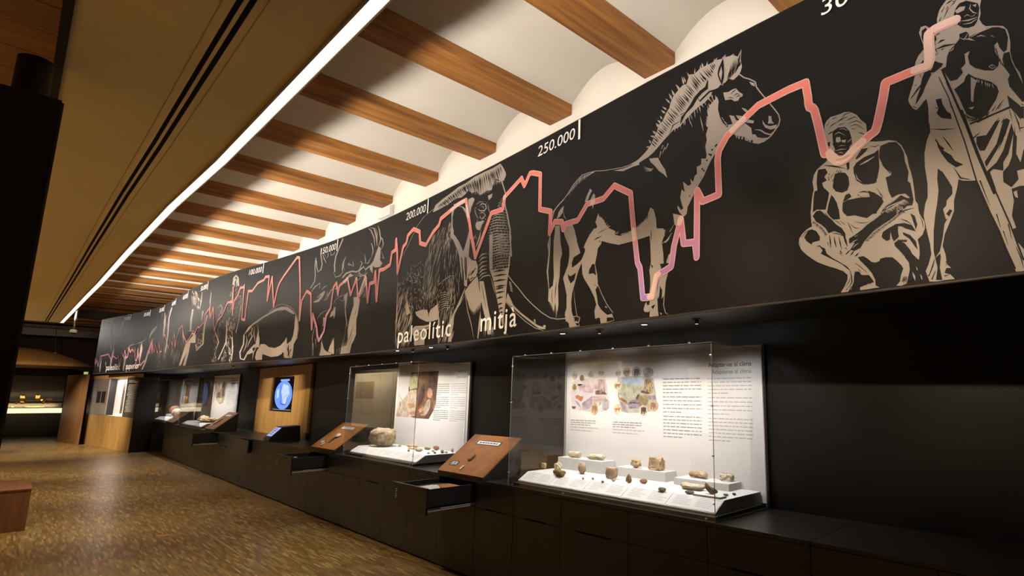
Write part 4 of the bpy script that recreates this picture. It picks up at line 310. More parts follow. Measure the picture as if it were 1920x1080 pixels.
"antlered_stag_drawing":[[1,10,[698,3340,763,3138,1065,2839,1262,2722,1381,2740,1198,2847,908,3135,849,3328]],[1,10,[1622,3353,1537,3122,1326,2963,1263,2774,1398,2756,1457,2937,1668,3096,1756,3331]],[1,10,[1306,2733,1229,2535,1176,2332,1251,2157,1282,2155,1302,2320,1355,2521,1337,2729]],[1,10,[919,2817,1034,2708,1084,2605,1103,2603,1109,2708,936,2819]],[1,10,[1530,2824,1505,2730,1315,2683,1326,2677,1566,2714,1547,2822]],[1,10,[1285,2690,1399,2725,1387,2731,1245,2709]],[1,10,[460,2419,422,2213,486,2036,509,2035,513,2206,483,2417]],[1,10,[813,2304,896,2165,913,2164,872,2302]],[1,10,[1912,2373,1949,2173,1966,2172,1969,2369]],[1,10,[2242,2590,2490,2673,3029,2695,3306,2714,3646,2794,3639,2797,3282,2726,3013,2708,2468,2685,2235,2592]],[1,0,[3234,2644,3301,2704,3418,2541,3380,2417,3356,2261,3238,2422]],[1,10,[3079,2603,3123,2397,3043,2209,3060,2207,3191,2391,3096,2602]],[1,10,[2860,2629,2870,2437,2998,2257,3016,2256,2945,2433,2879,2628]],[1,10,[4345,3059,3941,2968,3794,2835,3865,2674,3879,2674,3847,2828,3990,2956,4357,3056]],[1,10,[4079,2759,3942,2613,3859,2463,3759,2252,3566,2043,3643,2032,3840,2241,3945,2452,4028,2600,4163,2745]],[1,10,[3471,2132,3677,2238,3820,2183,3837,2186,3625,2265,3450,2136]],[1,30,[20,26,33,-179,10,2152,2364,2296,2458,2483,2030,2202,2036]],[1,30,[14,21,-33,-169,8,4730,2626,5272,2593,5329,2020,4933,2018]],[1,30,[16,26,-41,-190,7,5190,2699,5870,2863,6156,2022,5593,2012]],[1,10,[4944,3308,5043,3003,5254,2695,5291,2692,5194,2989,4981,3304]],[1,10,[5595,3286,5565,2960,5739,2508,5774,2505,5706,2946,5631,3282]]],
"squatting_man_drawing":[[1,0,[20180,2779,20191,2797,20213,2811,20233,2809,20259,2808,20279,2811,20308,2801,20336,2776,20353,2744,20375,2715,20376,2678,20372,2657,20367,2633,20410,2616,20441,2608,20468,2604,20497,2590,20517,2564,20528,2532,20537,2501,20540,2461,20547,2425,20551,2391,20553,2352,20554,2296,20563,2279,20563,2235,20084,2346,20092,2390,20100,2441,20108,2466,20103,2505,20113,2540,20128,2561,20152,2576,20174,2587,20190,2603,20187,2641,20184,2664,20180,2697,20177,2742]],[2,1,[20218,2732,20245,2743,20279,2734,20298,2706,20305,2672,20306,2640,20293,2628,20289,2603,20270,2593,20241,2602,20227,2618,20217,2626,20224,2635,20217,2669,20216,2707]],[3,10,[20227,2712,20248,2715,20279,2690,20279,2691,20248,2720,20226,2714]],[3,0,[20234,2696,20252,2692,20256,2669,20240,2666,20230,2676]],[3,0,[20258,2673,20280,2669,20274,2655,20260,2663]],[3,10,[20223,2628,20253,2626,20278,2621,20278,2622,20252,2631,20222,2629]],[3,10,[20237,2614,20251,2611,20266,2602,20266,2603,20252,2615,20237,2615]],[3,10,[20249,2733,20273,2725,20287,2711,20288,2712,20274,2729,20249,2734]],[3,10,[20284,2652,20298,2657,20305,2666,20304,2667,20295,2661,20284,2653]],[3,10,[20239,2646,20254,2645,20276,2641,20276,2642,20254,2648,20239,2646]],[2,1,[20190,2683,20203,2685,20200,2659,20192,2666]],[2,11,[20195,2723,20210,2725,20224,2731,20223,2733,20206,2732,20194,2725]],[2,11,[20213,2669,20223,2645,20224,2646,20217,2670]],[2,11,[20262,2781,20284,2796,20315,2795,20315,2797,20282,2801,20262,2782]],[2,11,[20231,2768,20263,2775,20292,2781,20292,2783,20261,2781,20231,2769]],[2,11,[20202,2754,20222,2765,20241,2770,20241,2772,20219,2770,20201,2755]],[2,11,[20281,2763,20307,2764,20330,2767,20330,2769,20305,2769,20281,2764]],[2,11,[20290,2745,20334,2744,20356,2724,20357,2725,20334,2749,20290,2746]],[2,11,[20307,2714,20329,2707,20329,2708,20308,2717]],[2,11,[20332,2719,20350,2707,20364,2691,20365,2692,20351,2710,20332,2720]],[2,11,[20335,2687,20352,2674,20367,2664,20368,2665,20354,2678,20335,2688]],[2,11,[20223,2793,20248,2798,20248,2799,20222,2798]],[2,11,[20304,2729,20328,2727,20351,2713,20351,2714,20328,2731,20303,2731]],[2,11,[20251,2752,20280,2754,20280,2755,20250,2756]],[2,11,[20191,2769,20207,2786,20206,2787,20188,2772]],[2,11,[20320,2770,20339,2759,20340,2760,20321,2773]],[2,1,[20317,2563,20348,2600,20377,2596,20366,2583,20336,2563,20321,2556]],[2,1,[20273,2551,20288,2553,20286,2521,20275,2515]],[2,11,[20163,2574,20217,2549,20272,2524,20272,2525,20219,2556,20163,2576]],[2,11,[20381,2604,20408,2589,20427,2594,20426,2596,20408,2593,20381,2605]],[2,1,[20136,2560,20172,2555,20182,2531,20164,2514,20175,2494,20151,2486,20157,2463,20183,2429,20175,2395,20161,2349,20104,2363,20103,2408,20111,2454,20126,2456,20124,2493,20129,2535]],[2,1,[20210,2496,20217,2515,20236,2516,20265,2507,20279,2482,20281,2445,20270,2418,20244,2413,20215,2427,20201,2452]],[2,31,[26,3,-8,-17,30,20181,2536,20247,2533,20244,2497,20203,2477,20179,2494]],[2,1,[20320,2541,20355,2557,20401,2563,20421,2574,20420,2527,20419,2487,20413,2464,20407,2441,20396,2419,20364,2422,20337,2432,20315,2455,20304,2495,20304,2521]],[3,10,[20334,2523,20369,2529,20402,2544,20401,2546,20365,2537,20333,2525]],[3,10,[20312,2488,20318,2459,20337,2440,20338,2440,20322,2461,20313,2488]],[2,21,[14,4,15,6,20311,2468,20355,2430,20402,2432,20305,2454,20354,2415,20405,2417]],[2,1,[20425,2570,20430,2588,20467,2593,20497,2586,20516,2556,20526,2523,20527,2484,20531,2467,20538,2433,20531,2392,20541,2379,20546,2326,20548,2297,20517,2338,20488,2341,20461,2332,20450,2365,20445,2411,20442,2433,20464,2437,20469,2448,20441,2481,20426,2518,20421,2536]],[2,21,[8,4,15,4,20425,2510,20457,2451,20445,2474,20471,2442]],[2,1,[20245,2352,20266,2373,20304,2370,20342,2364,20369,2361,20362,2392,20389,2376,20414,2350,20426,2323,20411,2306,20396,2286,20391,2275,20247,2308,20240,2333]],[3,10,[20318,2376,20342,2370,20367,2368,20368,2371,20342,2379,20318,2378]],[2,11,[20319,2394,20343,2390,20371,2379,20372,2381,20344,2396,20319,2395]],[2,1,[20260,2398,20278,2401,20287,2382,20267,2372,20245,2366]],[2,11,[20314,2384,20332,2368,20333,2369,20316,2387]],[2,21,[8,3,15,4,20395,2399,20431,2346,20407,2386,20421,2329]],[2,1,[20192,2417,20204,2399,20217,2369,20221,2343,20223,2314,20169,2327,20184,2367]],[2,1,[20423,2293,20464,2318,20500,2335,20544,2298,20542,2279,20513,2281,20478,2275,20460,2259,20408,2271]],[3,10,[20431,2276,20472,2289,20512,2305,20511,2307,20470,2295,20431,2278]],[3,10,[20446,2303,20470,2315,20491,2328,20491,2329,20468,2319,20446,2304]],[3,20,[20,3,15,4,20427,2279,20507,2317,20443,2263,20539,2288]],[2,11,[20481,2254,20512,2261,20545,2264,20545,2265,20511,2266,20481,2255]],[2,31,[26,3,9,-11,25,20479,2276,20517,2281,20506,2248,20473,2256]],[1,0,[20097,2428,20090,2381,20086,2344,20086,2306,20089,2281,20062,2272,20037,2254,20020,2233,20016,2205,20028,2174,20051,2146,20083,2117,20105,2099,20150,2074,20194,2053,20228,2034,20245,2014,20243,1992,20228,1963,20208,1936,20239,1935,20257,1946,20270,1979,20274,2005,20279,2022,20311,2004,20340,2000,20354,1976,20359,1964,20329,1962,20297,1949,20297,1936,20327,1936,20380,1938,20365,1949,20365,1974,20353,2006,20331,2040,20307,2070,20296,2090,20321,2091,20337,2078,20356,2057,20372,2052,20388,2056,20393,2066,20417,2069,20444,2064,20462,2044,20479,2020,20484,2007,20473,1980,20466,1951,20451,1936,20472,1933,20492,1940,20502,1971,20510,1999,20510,2027,20494,2055,20514,2085,20530,2049,20548,2035,20553,2061,20554,2094,20550,2124,20570,2140,20582,2167,20582,2196,20565,2237,20561,2276,20552,2287,20553,2312]],[2,1,[20046,2233,20067,2262,20086,2267,20109,2253,20125,2222,20124,2203,20106,2202,20087,2201,20082,2191,20058,2211]],[2,11,[20105,2175,20120,2174,20134,2153,20148,2133,20149,2134,20139,2156,20123,2179,20105,2177]],[2,1,[20130,2169,20146,2159,20154,2132,20179,2107,20213,2081,20246,2054,20263,2028,20250,2040,20221,2070,20170,2106,20139,2127,20125,2137,20134,2150]],[2,1,[20273,2001,20279,2025,20298,2023,20308,2004,20336,1997,20350,1976,20354,1965,20329,1964,20299,1957,20274,1957,20272,1979]],[2,21,[8,6,15,4,20303,1949,20349,1959,20309,1969,20350,1970]],[2,11,[20256,2038,20260,2007,20261,1981,20248,1956,20249,1955,20266,1979,20265,2007,20257,2039]],[2,11,[20232,1958,20252,1981,20259,2003,20258,2003,20249,1983,20231,1958]],[2,11,[20249,1937,20263,1962,20261,1963,20246,1940]],[2,11,[20281,2065,20304,2043,20332,2013,20333,2014,20306,2045,20282,2066]],[2,11,[20295,2031,20307,2017,20308,2018,20297,2033]],[2,1,[20105,2426,20179,2407,20168,2372,20157,2351,20120,2360,20097,2350]],[2,1,[20095,2332,20115,2352,20138,2351,20165,2326,20186,2295,20207,2265,20233,2241,20248,2210,20247,2187,20222,2219,20196,2234,20168,2230,20155,2257,20134,2281,20111,2299]],[2,21,[26,3,30,6,20098,2308,20138,2270,20163,2228,20088,2296,20128,2256,20151,2216]],[3,20,[10,4,15,4,20129,2358,20182,2303,20151,2338,20194,2286]],[2,11,[20171,2221,20171,2189,20174,2156,20176,2156,20178,2188,20173,2221]],[2,11,[20193,2208,20193,2180,20200,2154,20202,2154,20200,2180,20195,2208]],[2,11,[20215,2203,20218,2170,20225,2138,20226,2138,20224,2170,20217,2203]],[2,11,[20235,2208,20241,2178,20252,2148,20254,2149,20251,2180,20238,2209]],[2,11,[20186,2227,20212,2216,20242,2198,20243,2198,20213,2220,20186,2228]],[2,11,[20216,2133,20226,2118,20227,2119,20221,2136]],[2,11,[20242,2111,20255,2117,20266,2130,20265,2131,20251,2122,20241,2112]],[2,11,[20263,2103,20275,2109,20282,2122,20281,2124,20270,2114,20262,2104]],[2,11,[20283,2095,20295,2098,20303,2110,20302,2111,20291,2104,20282,2096]],[2,11,[20214,2125,20230,2105,20230,2106,20217,2127]],[2,11,[20159,2186,20166,2167,20167,2167,20163,2187]],[2,11,[20242,2142,20251,2133,20252,2133,20245,2145]],[2,1,[20188,2405,20200,2388,20218,2360,20225,2330,20227,2287,20195,2291,20178,2313,20167,2334,20176,2370]],[2,1,[20244,2363,20266,2370,20310,2369,20335,2367,20420,2346,20423,2318,20405,2296,20379,2280,20349,2264,20329,2273,20296,2290,20261,2293,20241,2322]],[3,10,[20266,2370,20293,2369,20319,2369,20319,2370,20292,2374,20266,2372]],[2,11,[20225,2279,20241,2261,20251,2250,20251,2250,20243,2263,20226,2280]],[2,11,[20259,2268,20269,2237,20282,2203,20283,2203,20273,2238,20260,2268]],[2,11,[20294,2258,20323,2245,20357,2243,20357,2244,20323,2248,20294,2259]],[2,11,[20268,2256,20291,2229,20314,2223,20314,2224,20293,2232,20268,2257]],[2,11,[20199,2285,20215,2274,20232,2254,20233,2255,20217,2277,20199,2286]],[2,1,[20263,2184,20290,2196,20321,2213,20356,2237,20377,2246,20402,2262,20440,2284,20461,2300,20501,2316,20547,2313,20545,2288,20510,2276,20477,2253,20448,2234,20415,2220,20374,2198,20352,2179,20330,2158,20311,2131,20285,2122,20265,2130,20288,2161,20262,2162]],[3,10,[20417,2288,20466,2297,20513,2309,20513,2311,20464,2302,20416,2289]],[3,10,[20266,2156,20285,2165,20302,2172,20302,2173,20283,2169,20266,2157]],[3,10,[20278,2136,20292,2146,20305,2154,20305,2155,20290,2150,20277,2137]],[3,10,[20290,2187,20307,2193,20307,2194,20289,2190]],[2,21,[44,2,30,8,20330,2158,20373,2194,20448,2230,20497,2262,20350,2154,20393,2185,20459,2223,20512,2258]],[3,20,[26,3,15,6,20334,2224,20402,2258,20452,2289,20321,2222,20395,2268,20445,2300]],[3,30,[20,3,-10,-10,20,20471,2276,20499,2287,20504,2260,20477,2253]],[2,1,[20406,2165,20413,2185,20434,2196,20470,2210,20504,2207,20533,2191,20546,2160,20506,2182,20492,2194,20477,2197,20475,2172,20478,2151,20456,2133,20450,2147,20444,2182,20440,2145,20426,2141,20411,2155]],[2,1,[20456,2125,20472,2135,20498,2117,20518,2084,20524,2066,20537,2043,20561,2023,20548,1989,20534,1999,20535,1970,20511,1945,20500,1947,20510,1990,20509,2028,20494,2059,20476,2087,20458,2112]],[2,21,[22,3,15,4,20468,2127,20505,2120,20473,2143,20510,2132]],[2,1,[20494,2168,20522,2149,20543,2117,20547,2079,20537,2096,20518,2134,20496,2155]],[2,11,[20490,2227,20511,2213,20530,2197,20531,2198,20513,2217,20491,2228]],[2,1,[20530,2245,20547,2229,20554,2189,20547,2169,20536,2222]],[2,11,[20513,2085,20522,2061,20543,2038,20544,2039,20525,2064,20514,2085]],[2,11,[20567,2224,20573,2197,20575,2168,20576,2168,20576,2198,20568,2224]],[3,10,[20519,1984,20521,1965,20526,1947,20528,1947,20529,1966,20521,1985]],[3,10,[20549,1971,20550,1959,20553,1947,20555,1947,20555,1960,20550,1972]],[2,11,[20479,1970,20484,1957,20480,1939,20481,1939,20487,1957,20479,1971]],[2,11,[20492,1964,20490,1944,20491,1944,20495,1964]],[3,0,[20536,2009,20540,1998,20540,1989,20536,1995]],[2,11,[20470,1949,20481,1959,20487,1973,20486,1973,20479,1961,20470,1949]],[2,11,[20476,1948,20486,1958,20490,1973,20489,1973,20483,1960,20475,1948]],[2,11,[20482,1947,20490,1958,20493,1972,20492,1973,20488,1959,20481,1947]],[2,11,[20488,1946,20495,1957,20496,1972,20495,1972,20492,1958,20487,1947]],[2,11,[20236,1943,20249,1960,20249,1961,20234,1946]],[2,11,[20032,2235,20058,2258,20077,2267,20076,2267,20056,2261,20031,2236]],[2,11,[20021,2209,20024,2194,20025,2194,20024,2208]]],
"standing_man_drawing":[[1,0,[20745,3161,20723,3139,20713,3123,20702,3090,20701,3060,20688,3026,20687,2961,20677,2954,20638,2972,20618,2954,20605,2932,20597,2903,20595,2860,20586,2831,20571,2793,20561,2764,20564,2746,20577,2717,20590,2704,20604,2714,20619,2731,20633,2741,20637,2702,20633,2627,20935,2518,20934,2550,20919,2589,20917,2644,20953,2586,20956,2523,20971,2522,20985,2569,20982,2613,20972,2655,20969,2690,20965,2721,20953,2751,20945,2789,20943,2825,20947,2858,20946,2893,20942,2920,20930,2942,20900,2958,20874,2969,20863,2984,20854,3011,20861,3034,20861,3066,20868,3094]],[2,1,[20766,3078,20777,3105,20791,3119,20816,3118,20836,3101,20855,3085,20859,3062,20854,3033,20846,3005,20834,2990,20814,2991,20794,3002,20777,3024,20772,3049]],[3,0,[20772,3091,20790,3101,20811,3094,20805,3078,20788,3077,20779,3076]],[2,11,[20780,3087,20793,3087,20805,3084,20805,3085,20793,3091,20780,3088]],[3,10,[20830,3094,20823,3075,20834,3050,20851,3038,20851,3039,20837,3054,20827,3074,20831,3093]],[3,10,[20802,3047,20815,3050,20827,3036,20827,3037,20815,3054,20802,3049]],[3,10,[20792,3033,20817,3021,20848,3022,20848,3024,20816,3028,20792,3035]],[3,10,[20795,3016,20824,3006,20846,3015,20845,3017,20823,3011,20795,3017]],[3,0,[20836,3085,20851,3083,20846,3071]],[3,10,[20780,3060,20787,3040,20785,3023,20785,3023,20790,3040,20780,3061]],[3,10,[20826,3036,20839,3034,20843,3041,20843,3042,20838,3037,20826,3037]],[2,11,[20742,3140,20756,3141,20768,3147,20768,3149,20753,3148,20741,3142]],[2,11,[20723,3111,20737,3131,20736,3132,20720,3115]],[2,11,[20730,3081,20744,3105,20753,3118,20752,3119,20741,3109,20729,3082]],[2,11,[20712,3073,20720,3091,20719,3092,20709,3077]],[2,11,[20757,3121,20772,3128,20781,3141,20780,3142,20770,3132,20757,3122]],[2,11,[20736,3065,20749,3076,20749,3077,20734,3069]],[2,11,[20704,3049,20713,3059,20712,3060,20702,3053]],[2,11,[20768,3136,20785,3139,20784,3140,20766,3140]],[2,11,[20747,3128,20739,3115,20740,3114,20750,3123]],[1,0,[20628,3061,20637,3084,20656,3082,20669,3065,20671,3034,20688,2960,20694,2935,20650,2950,20637,3012]],[2,1,[20640,3065,20657,3072,20665,3045,20655,3025,20654,2984,20645,2986,20636,3034]],[2,11,[20678,2970,20684,2950,20691,2934,20692,2934,20688,2951,20679,2970]],[2,11,[20672,3016,20679,2980,20680,2980,20675,3016]],[2,1,[20682,3007,20691,3018,20694,2995,20687,2988]],[2,11,[20697,2974,20712,2976,20725,2978,20724,2981,20709,2986,20696,2976]],[2,11,[20696,3014,20709,3017,20709,3019,20695,3019]],[3,0,[20676,2916,20702,2933,20719,2911,20723,2879,20718,2855,20701,2851,20670,2848,20657,2875,20664,2900]],[2,11,[20681,2913,20700,2908,20717,2901,20717,2902,20700,2915,20681,2914]],[2,11,[20684,2892,20703,2890,20716,2883,20717,2884,20703,2897,20683,2894]],[2,11,[20682,2924,20698,2926,20710,2919,20710,2921,20697,2931,20681,2926]],[4,1,[20673,2906,20691,2887,20710,2873,20702,2861,20673,2847,20656,2854,20670,2875]],[2,1,[20634,2864,20658,2875,20660,2843,20634,2800,20622,2772,20597,2738,20588,2731,20597,2761,20611,2793,20622,2837]],[2,11,[20573,2763,20604,2792,20628,2822,20627,2824,20599,2800,20571,2765]],[2,11,[20624,2912,20634,2917,20637,2907,20638,2907,20634,2922,20624,2913]],[2,11,[20598,2822,20591,2818,20592,2817,20599,2818]],[2,11,[20616,2861,20619,2844,20620,2844,20619,2861]],[2,1,[20624,2913,20634,2925,20641,2905,20632,2901]],[2,11,[20577,2723,20594,2710,20595,2711,20578,2727]],[2,1,[20726,2899,20718,2855,20701,2856,20715,2819,20729,2783,20754,2780,20777,2802,20773,2824,20789,2838,20792,2878,20809,2887,20832,2922,20778,2959,20764,2944,20736,2921]],[2,1,[20809,2887,20800,2865,20804,2827,20822,2803,20852,2779,20882,2766,20900,2779,20904,2808,20894,2843,20894,2872,20906,2881,20910,2855,20922,2828,20933,2834,20942,2885,20936,2925,20914,2945,20880,2959,20831,2954,20810,2949,20832,2922]],[2,1,[20779,2980,20804,2979,20813,2964,20810,2944,20777,2957]],[3,10,[20839,2936,20854,2933,20869,2923,20870,2924,20854,2939,20838,2938]],[3,10,[20886,2918,20898,2905,20898,2906,20888,2921]],[3,10,[20818,2944,20852,2951,20896,2953,20896,2955,20851,2958,20818,2946]],[3,10,[20869,2787,20881,2791,20891,2778,20879,2777,20869,2788,20868,2786,20879,2774,20893,2777,20881,2794,20868,2790]],[3,10,[20774,2967,20794,2943,20813,2969,20812,2970,20793,2949,20774,2968]],[3,10,[20781,2801,20777,2817,20773,2826,20772,2825,20774,2816,20780,2801]],[3,10,[20792,2848,20795,2877,20805,2883,20804,2885,20790,2881,20790,2849]],[3,10,[20878,2784,20883,2785,20883,2786,20878,2789]],[2,21,[18,3,15,6,20895,2862,20909,2805,20920,2760,20903,2843,20900,2789,20930,2746]],[2,1,[20739,2741,20777,2760,20784,2779,20796,2789,20815,2765,20841,2744,20870,2721,20887,2694,20891,2669,20879,2639,20861,2615,20843,2588,20818,2577,20779,2596,20767,2641,20752,2704]],[3,0,[20803,2771,20822,2746,20809,2707,20802,2658,20795,2666,20798,2712]],[3,0,[20783,2640,20804,2638,20795,2628]],[3,10,[20769,2621,20783,2599,20803,2588,20803,2589,20785,2602,20770,2621]],[3,20,[8,4,15,4,20818,2759,20873,2711,20813,2746,20875,2685]],[2,21,[16,3,15,4,20773,2619,20818,2578,20748,2614,20778,2575]],[2,1,[20922,2824,20941,2822,20944,2779,20952,2746,20968,2680,20978,2633,20979,2600,20962,2597,20927,2677,20925,2708,20933,2725,20920,2760,20915,2802]],[2,1,[20917,2643,20953,2585,20951,2525,20936,2559,20919,2593]],[2,1,[20667,2723,20689,2720,20692,2692,20705,2654,20718,2639,20720,2613,20682,2632,20666,2660,20675,2677]],[2,21,[8,4,15,4,20673,2678,20716,2631,20661,2693,20723,2608]],[2,11,[20698,2850,20728,2722,20762,2579,20770,2580,20736,2723,20706,2851]],[2,11,[20686,2820,20713,2719,20738,2588,20742,2589,20717,2719,20689,2820]],[2,11,[20716,2703,20722,2659,20723,2659,20719,2702]],[2,11,[20711,2788,20724,2736,20725,2736,20713,2789]],[2,11,[20689,2950,20722,2946,20760,2941,20760,2944,20720,2958,20688,2953]],[3,10,[20724,2931,20742,2930,20755,2933,20755,2934,20741,2935,20724,2932]],[3,10,[20736,2916,20750,2918,20755,2928,20754,2929,20748,2923,20735,2917]],[2,11,[20708,2937,20720,2939,20720,2940,20707,2943]],[2,11,[20808,2564,20866,2578,20923,2591,20922,2596,20865,2583,20807,2569]],[2,11,[20870,2590,20889,2609,20904,2628,20904,2630,20886,2614,20870,2591]],[2,11,[20864,2594,20877,2615,20876,2616,20861,2598]],[2,11,[20840,2583,20851,2595,20851,2596,20837,2587]],[2,11,[20883,2597,20899,2611,20898,2612,20881,2600]],[2,11,[20867,2542,20883,2559,20882,2560,20865,2545]],[2,11,[20889,2534,20902,2557,20901,2558,20887,2537]],[2,11,[20918,2584,20919,2560,20924,2522,20924,2522,20922,2560,20919,2584]],[2,11,[20952,2581,20956,2551,20956,2551,20955,2581]],[2,11,[20957,2587,20969,2579,20970,2580,20958,2590]],[1,0,[20637,2687,20636,2625,20636,2586,20620,2553,20606,2496,20603,2435,20607,2358,20603,2299,20591,2272,20581,2222,20588,2154,20596,2094,20597,2050,20583,2009,20570,1982,20581,1936,20605,1932,20643,1934,20674,1933,20660,1954,20639,1964,20647,1983,20665,1981,20651,1998,20649,2041,20641,2078,20653,2126,20675,2172,20695,2218,20698,2260,20715,2314,20722,2347,20737,2336,20761,2329,20785,2324,20805,2234,20843,2101,20869,1975,20879,1931,20952,1931,20945,2001,20911,2014,20892,2050,20881,2099,20895,2102,20886,2152,20898,2210,20895,2259,20923,2264,20964,2254,20994,2566,20704,2677]],[2,1,[20651,2414,20668,2393,20685,2352,20697,2319,20695,2290,20672,2267,20668,2237,20687,2248,20692,2231,20679,2207,20656,2169,20645,2113,20630,2058,20610,2032,20607,2063,20614,2149,20626,2219,20636,2261,20646,2318,20645,2370]],[3,0,[20656,2233,20675,2251,20688,2256,20696,2232,20680,2198,20663,2187]],[4,1,[20666,2210,20681,2227,20689,2219,20676,2197]],[2,1,[20610,2032,20634,2050,20624,1988,20629,1936,20606,1939,20616,1989]],[3,0,[20630,2058,20644,2063,20645,2034,20632,2026]],[2,11,[20639,1999,20648,2010,20647,1991,20648,1991,20651,2014,20639,2000]],[2,11,[20584,1965,20601,1998,20608,2026,20606,2027,20596,2001,20582,1966]],[2,11,[20593,1942,20607,1976,20605,1977,20588,1944]],[2,11,[20581,1957,20595,1985,20594,1986,20577,1960]],[2,11,[20638,1948,20657,1954,20657,1955,20638,1953]],[2,1,[20655,2549,20667,2514,20683,2494,20677,2487,20705,2457,20716,2430,20744,2404,20718,2399,20690,2432,20669,2476,20659,2509]],[2,11,[20680,2549,20697,2506,20713,2473,20714,2473,20702,2509,20682,2549]],[2,11,[20709,2402,20727,2348,20762,2333,20762,2335,20732,2352,20710,2402]],[2,11,[20637,2597,20683,2576,20728,2567,20728,2568,20684,2582,20637,2598]],[2,11,[20650,2545,20656,2529,20658,2529,20654,2547]],[2,11,[20723,2665,20755,2499,20781,2324,20786,2324,20760,2500,20728,2665]],[2,11,[20750,2641,20793,2427,20835,2251,20845,2254,20804,2429,20762,2642]],[2,11,[20827,2318,20875,2120,20904,1971,20909,1973,20880,2121,20832,2319]],[2,11,[20782,2324,20836,2101,20876,1943,20880,1945,20839,2102,20786,2325]],[2,11,[20793,2320,20819,2209,20820,2209,20798,2321]],[2,11,[20836,2170,20846,2113,20847,2113,20840,2170]],[2,11,[20870,2121,20877,2060,20878,2060,20874,2122]],[2,11,[20852,2098,20864,2036,20865,2036,20855,2099]],[2,1,[20800,2507,20834,2503,20868,2549,20885,2550,20845,2478,20823,2440,20806,2445,20797,2477]],[2,1,[20895,2546,20907,2549,20916,2537,20896,2482,20862,2428,20822,2369,20818,2392,20864,2455]],[2,1,[20824,2354,20857,2379,20883,2421,20920,2523,20924,2486,20899,2403,20879,2373,20876,2339,20845,2355,20832,2346,20844,2279,20846,2256,20820,2341]],[2,1,[20923,2487,20932,2462,20923,2395,20933,2356,20948,2407,20956,2371,20941,2327,20919,2326,20921,2291,20896,2265,20872,2293,20874,2334,20894,2354,20908,2386]],[3,0,[20900,2244,20911,2248,20912,2217,20904,2222]],[2,11,[20782,2565,20854,2576,20922,2586,20921,2594,20852,2583,20781,2573]],[2,11,[20789,2501,20813,2520,20812,2522,20786,2507]],[2,11,[20843,2578,20855,2597,20854,2598,20840,2582]],[2,11,[20930,2569,20939,2515,20943,2479,20944,2479,20944,2515,20931,2569]],[2,11,[20942,2491,20966,2492,20966,2493,20942,2496]],[2,11,[20886,2472,20867,2428,20868,2427,20890,2468]],[2,21,[14,5,15,4,20772,2598,20830,2584,20787,2630,20856,2618]],[2,11,[20929,2506,20918,2439,20912,2385,20914,2384,20924,2437,20930,2505]],[2,1,[20953,2581,20965,2577,20960,2529,20951,2533]],[2,11,[20887,2031,20897,1983,20903,1943,20904,1943,20901,1984,20888,2031]]]},
"line":[[20770,3049],[20738,3049],[20691,3045],[20668,3035],[20664,3004],[20663,2961],[20661,2912],[20649,2886],[20613,2888],[20566,2887],[20518,2884],[20475,2882],[20461,2819],[20441,2745],[20429,2702],[20415,2665],[20389,2653],[20369,2639],[20325,2613],[20279,2578],[20254,2568],[20229,2575],[20208,2602],[20194,2626],[20174,2630],[20166,2680],[20157,2744],[20147,2808],[20135,2873],[20125,2891],[20112,2898],[20106,2924],[20107,2945],[20097,3040],[20006,3039],[20002,3039],[19826,3019],[19758,2984],[19669,2936],[19623,2911],[19566,2839],[19556,2793],[19559,2581],[19446,2569],[19409,2645],[19396,2247],[19386,2338],[19303,2346],[19285,2500],[19230,2344],[19208,2223],[19089,2183],[19055,2060],[18975,2062],[18952,2256],[18929,2295],[18892,2554],[18867,2773],[18712,2869],[18604,2805],[18432,2809],[18330,2712],[18189,2717],[18164,2680],[18146,2743],[18056,2764],[17998,2686],[18005,2858],[17862,2911],[17855,3205],[17750,3248],[17709,3254],[17639,3168],[17589,3248],[17344,3148],[17323,3043],[17144,3052],[16912,2691],[16829,2892],[16691,3289],[16537,3280],[16215,3211],[16185,3149],[16074,3104],[15929,2993],[15801,3038],[15775,3166],[15626,3228],[15503,3180],[15480,3099],[15409,3070],[15317,2788],[15269,3031],[15221,3192],[15226,3071],[15137,3054],[15113,2916],[14953,2887],[14845,2892],[14830,2535],[14743,2889],[14734,2766],[14618,2764],[14599,2543],[14508,2824],[14481,2864],[14327,2627],[14239,2879],[14111,2689],[13987,2913],[13770,2845],[13750,2731],[13676,2896],[13602,2846],[13572,2574],[13462,2486],[13440,2282],[13314,2163],[13259,2226],[13212,2348],[13063,2541],[13071,2338],[12998,2577],[12944,2830],[12813,2886],[12683,2763],[12675,2490],[12608,2898],[12472,3415],[12399,3433],[12045,3217],[11900,3111],[11847,3026],[11787,2761],[11625,3235],[11548,2874],[11519,3260],[11393,3264],[11353,3221],[11157,3196],[10979,3084],[10845,3098],[10835,2630],[10724,2650],[10671,3214],[10656,3184],[10520,3181],[10473,3065],[10354,2990],[10343,2748],[10243,3229],[10276,2980],[10078,2982],[9898,2767],[9721,2711],[9606,2540],[9393,2967],[9298,2782],[9194,2976],[8992,2883],[8962,2735],[8718,2656],[8592,2681],[8423,2553],[8249,2589],[8016,2485],[7833,2448],[7529,2599],[7280,2819],[7148,2779],[6999,2756],[6861,2406],[6608,2699],[6532,2617],[6446,2482],[6209,2603],[6110,2413],[5390,2770],[5186,2766],[5262,2403],[5062,2394],[4808,2618],[4782,2389],[4430,2621],[4437,2405],[4137,2677],[4253,2396],[4053,2680],[4033,2406],[3886,2489],[3749,2248],[3531,2194],[3435,2134],[3295,2294],[3085,2555],[3104,2301],[3024,2272],[2836,2598],[2839,2485],[2661,2573],[2557,2497],[2413,2617],[2419,2388],[2292,2360],[2160,2561],[2091,2399],[1938,2537],[1910,2174],[1725,2445],[1643,2364],[1432,2421],[1274,2461],[1224,2360],[969,2506],[686,2490],[396,2473],[324,2196],[139,2376],[68,2255],[10,2417]],
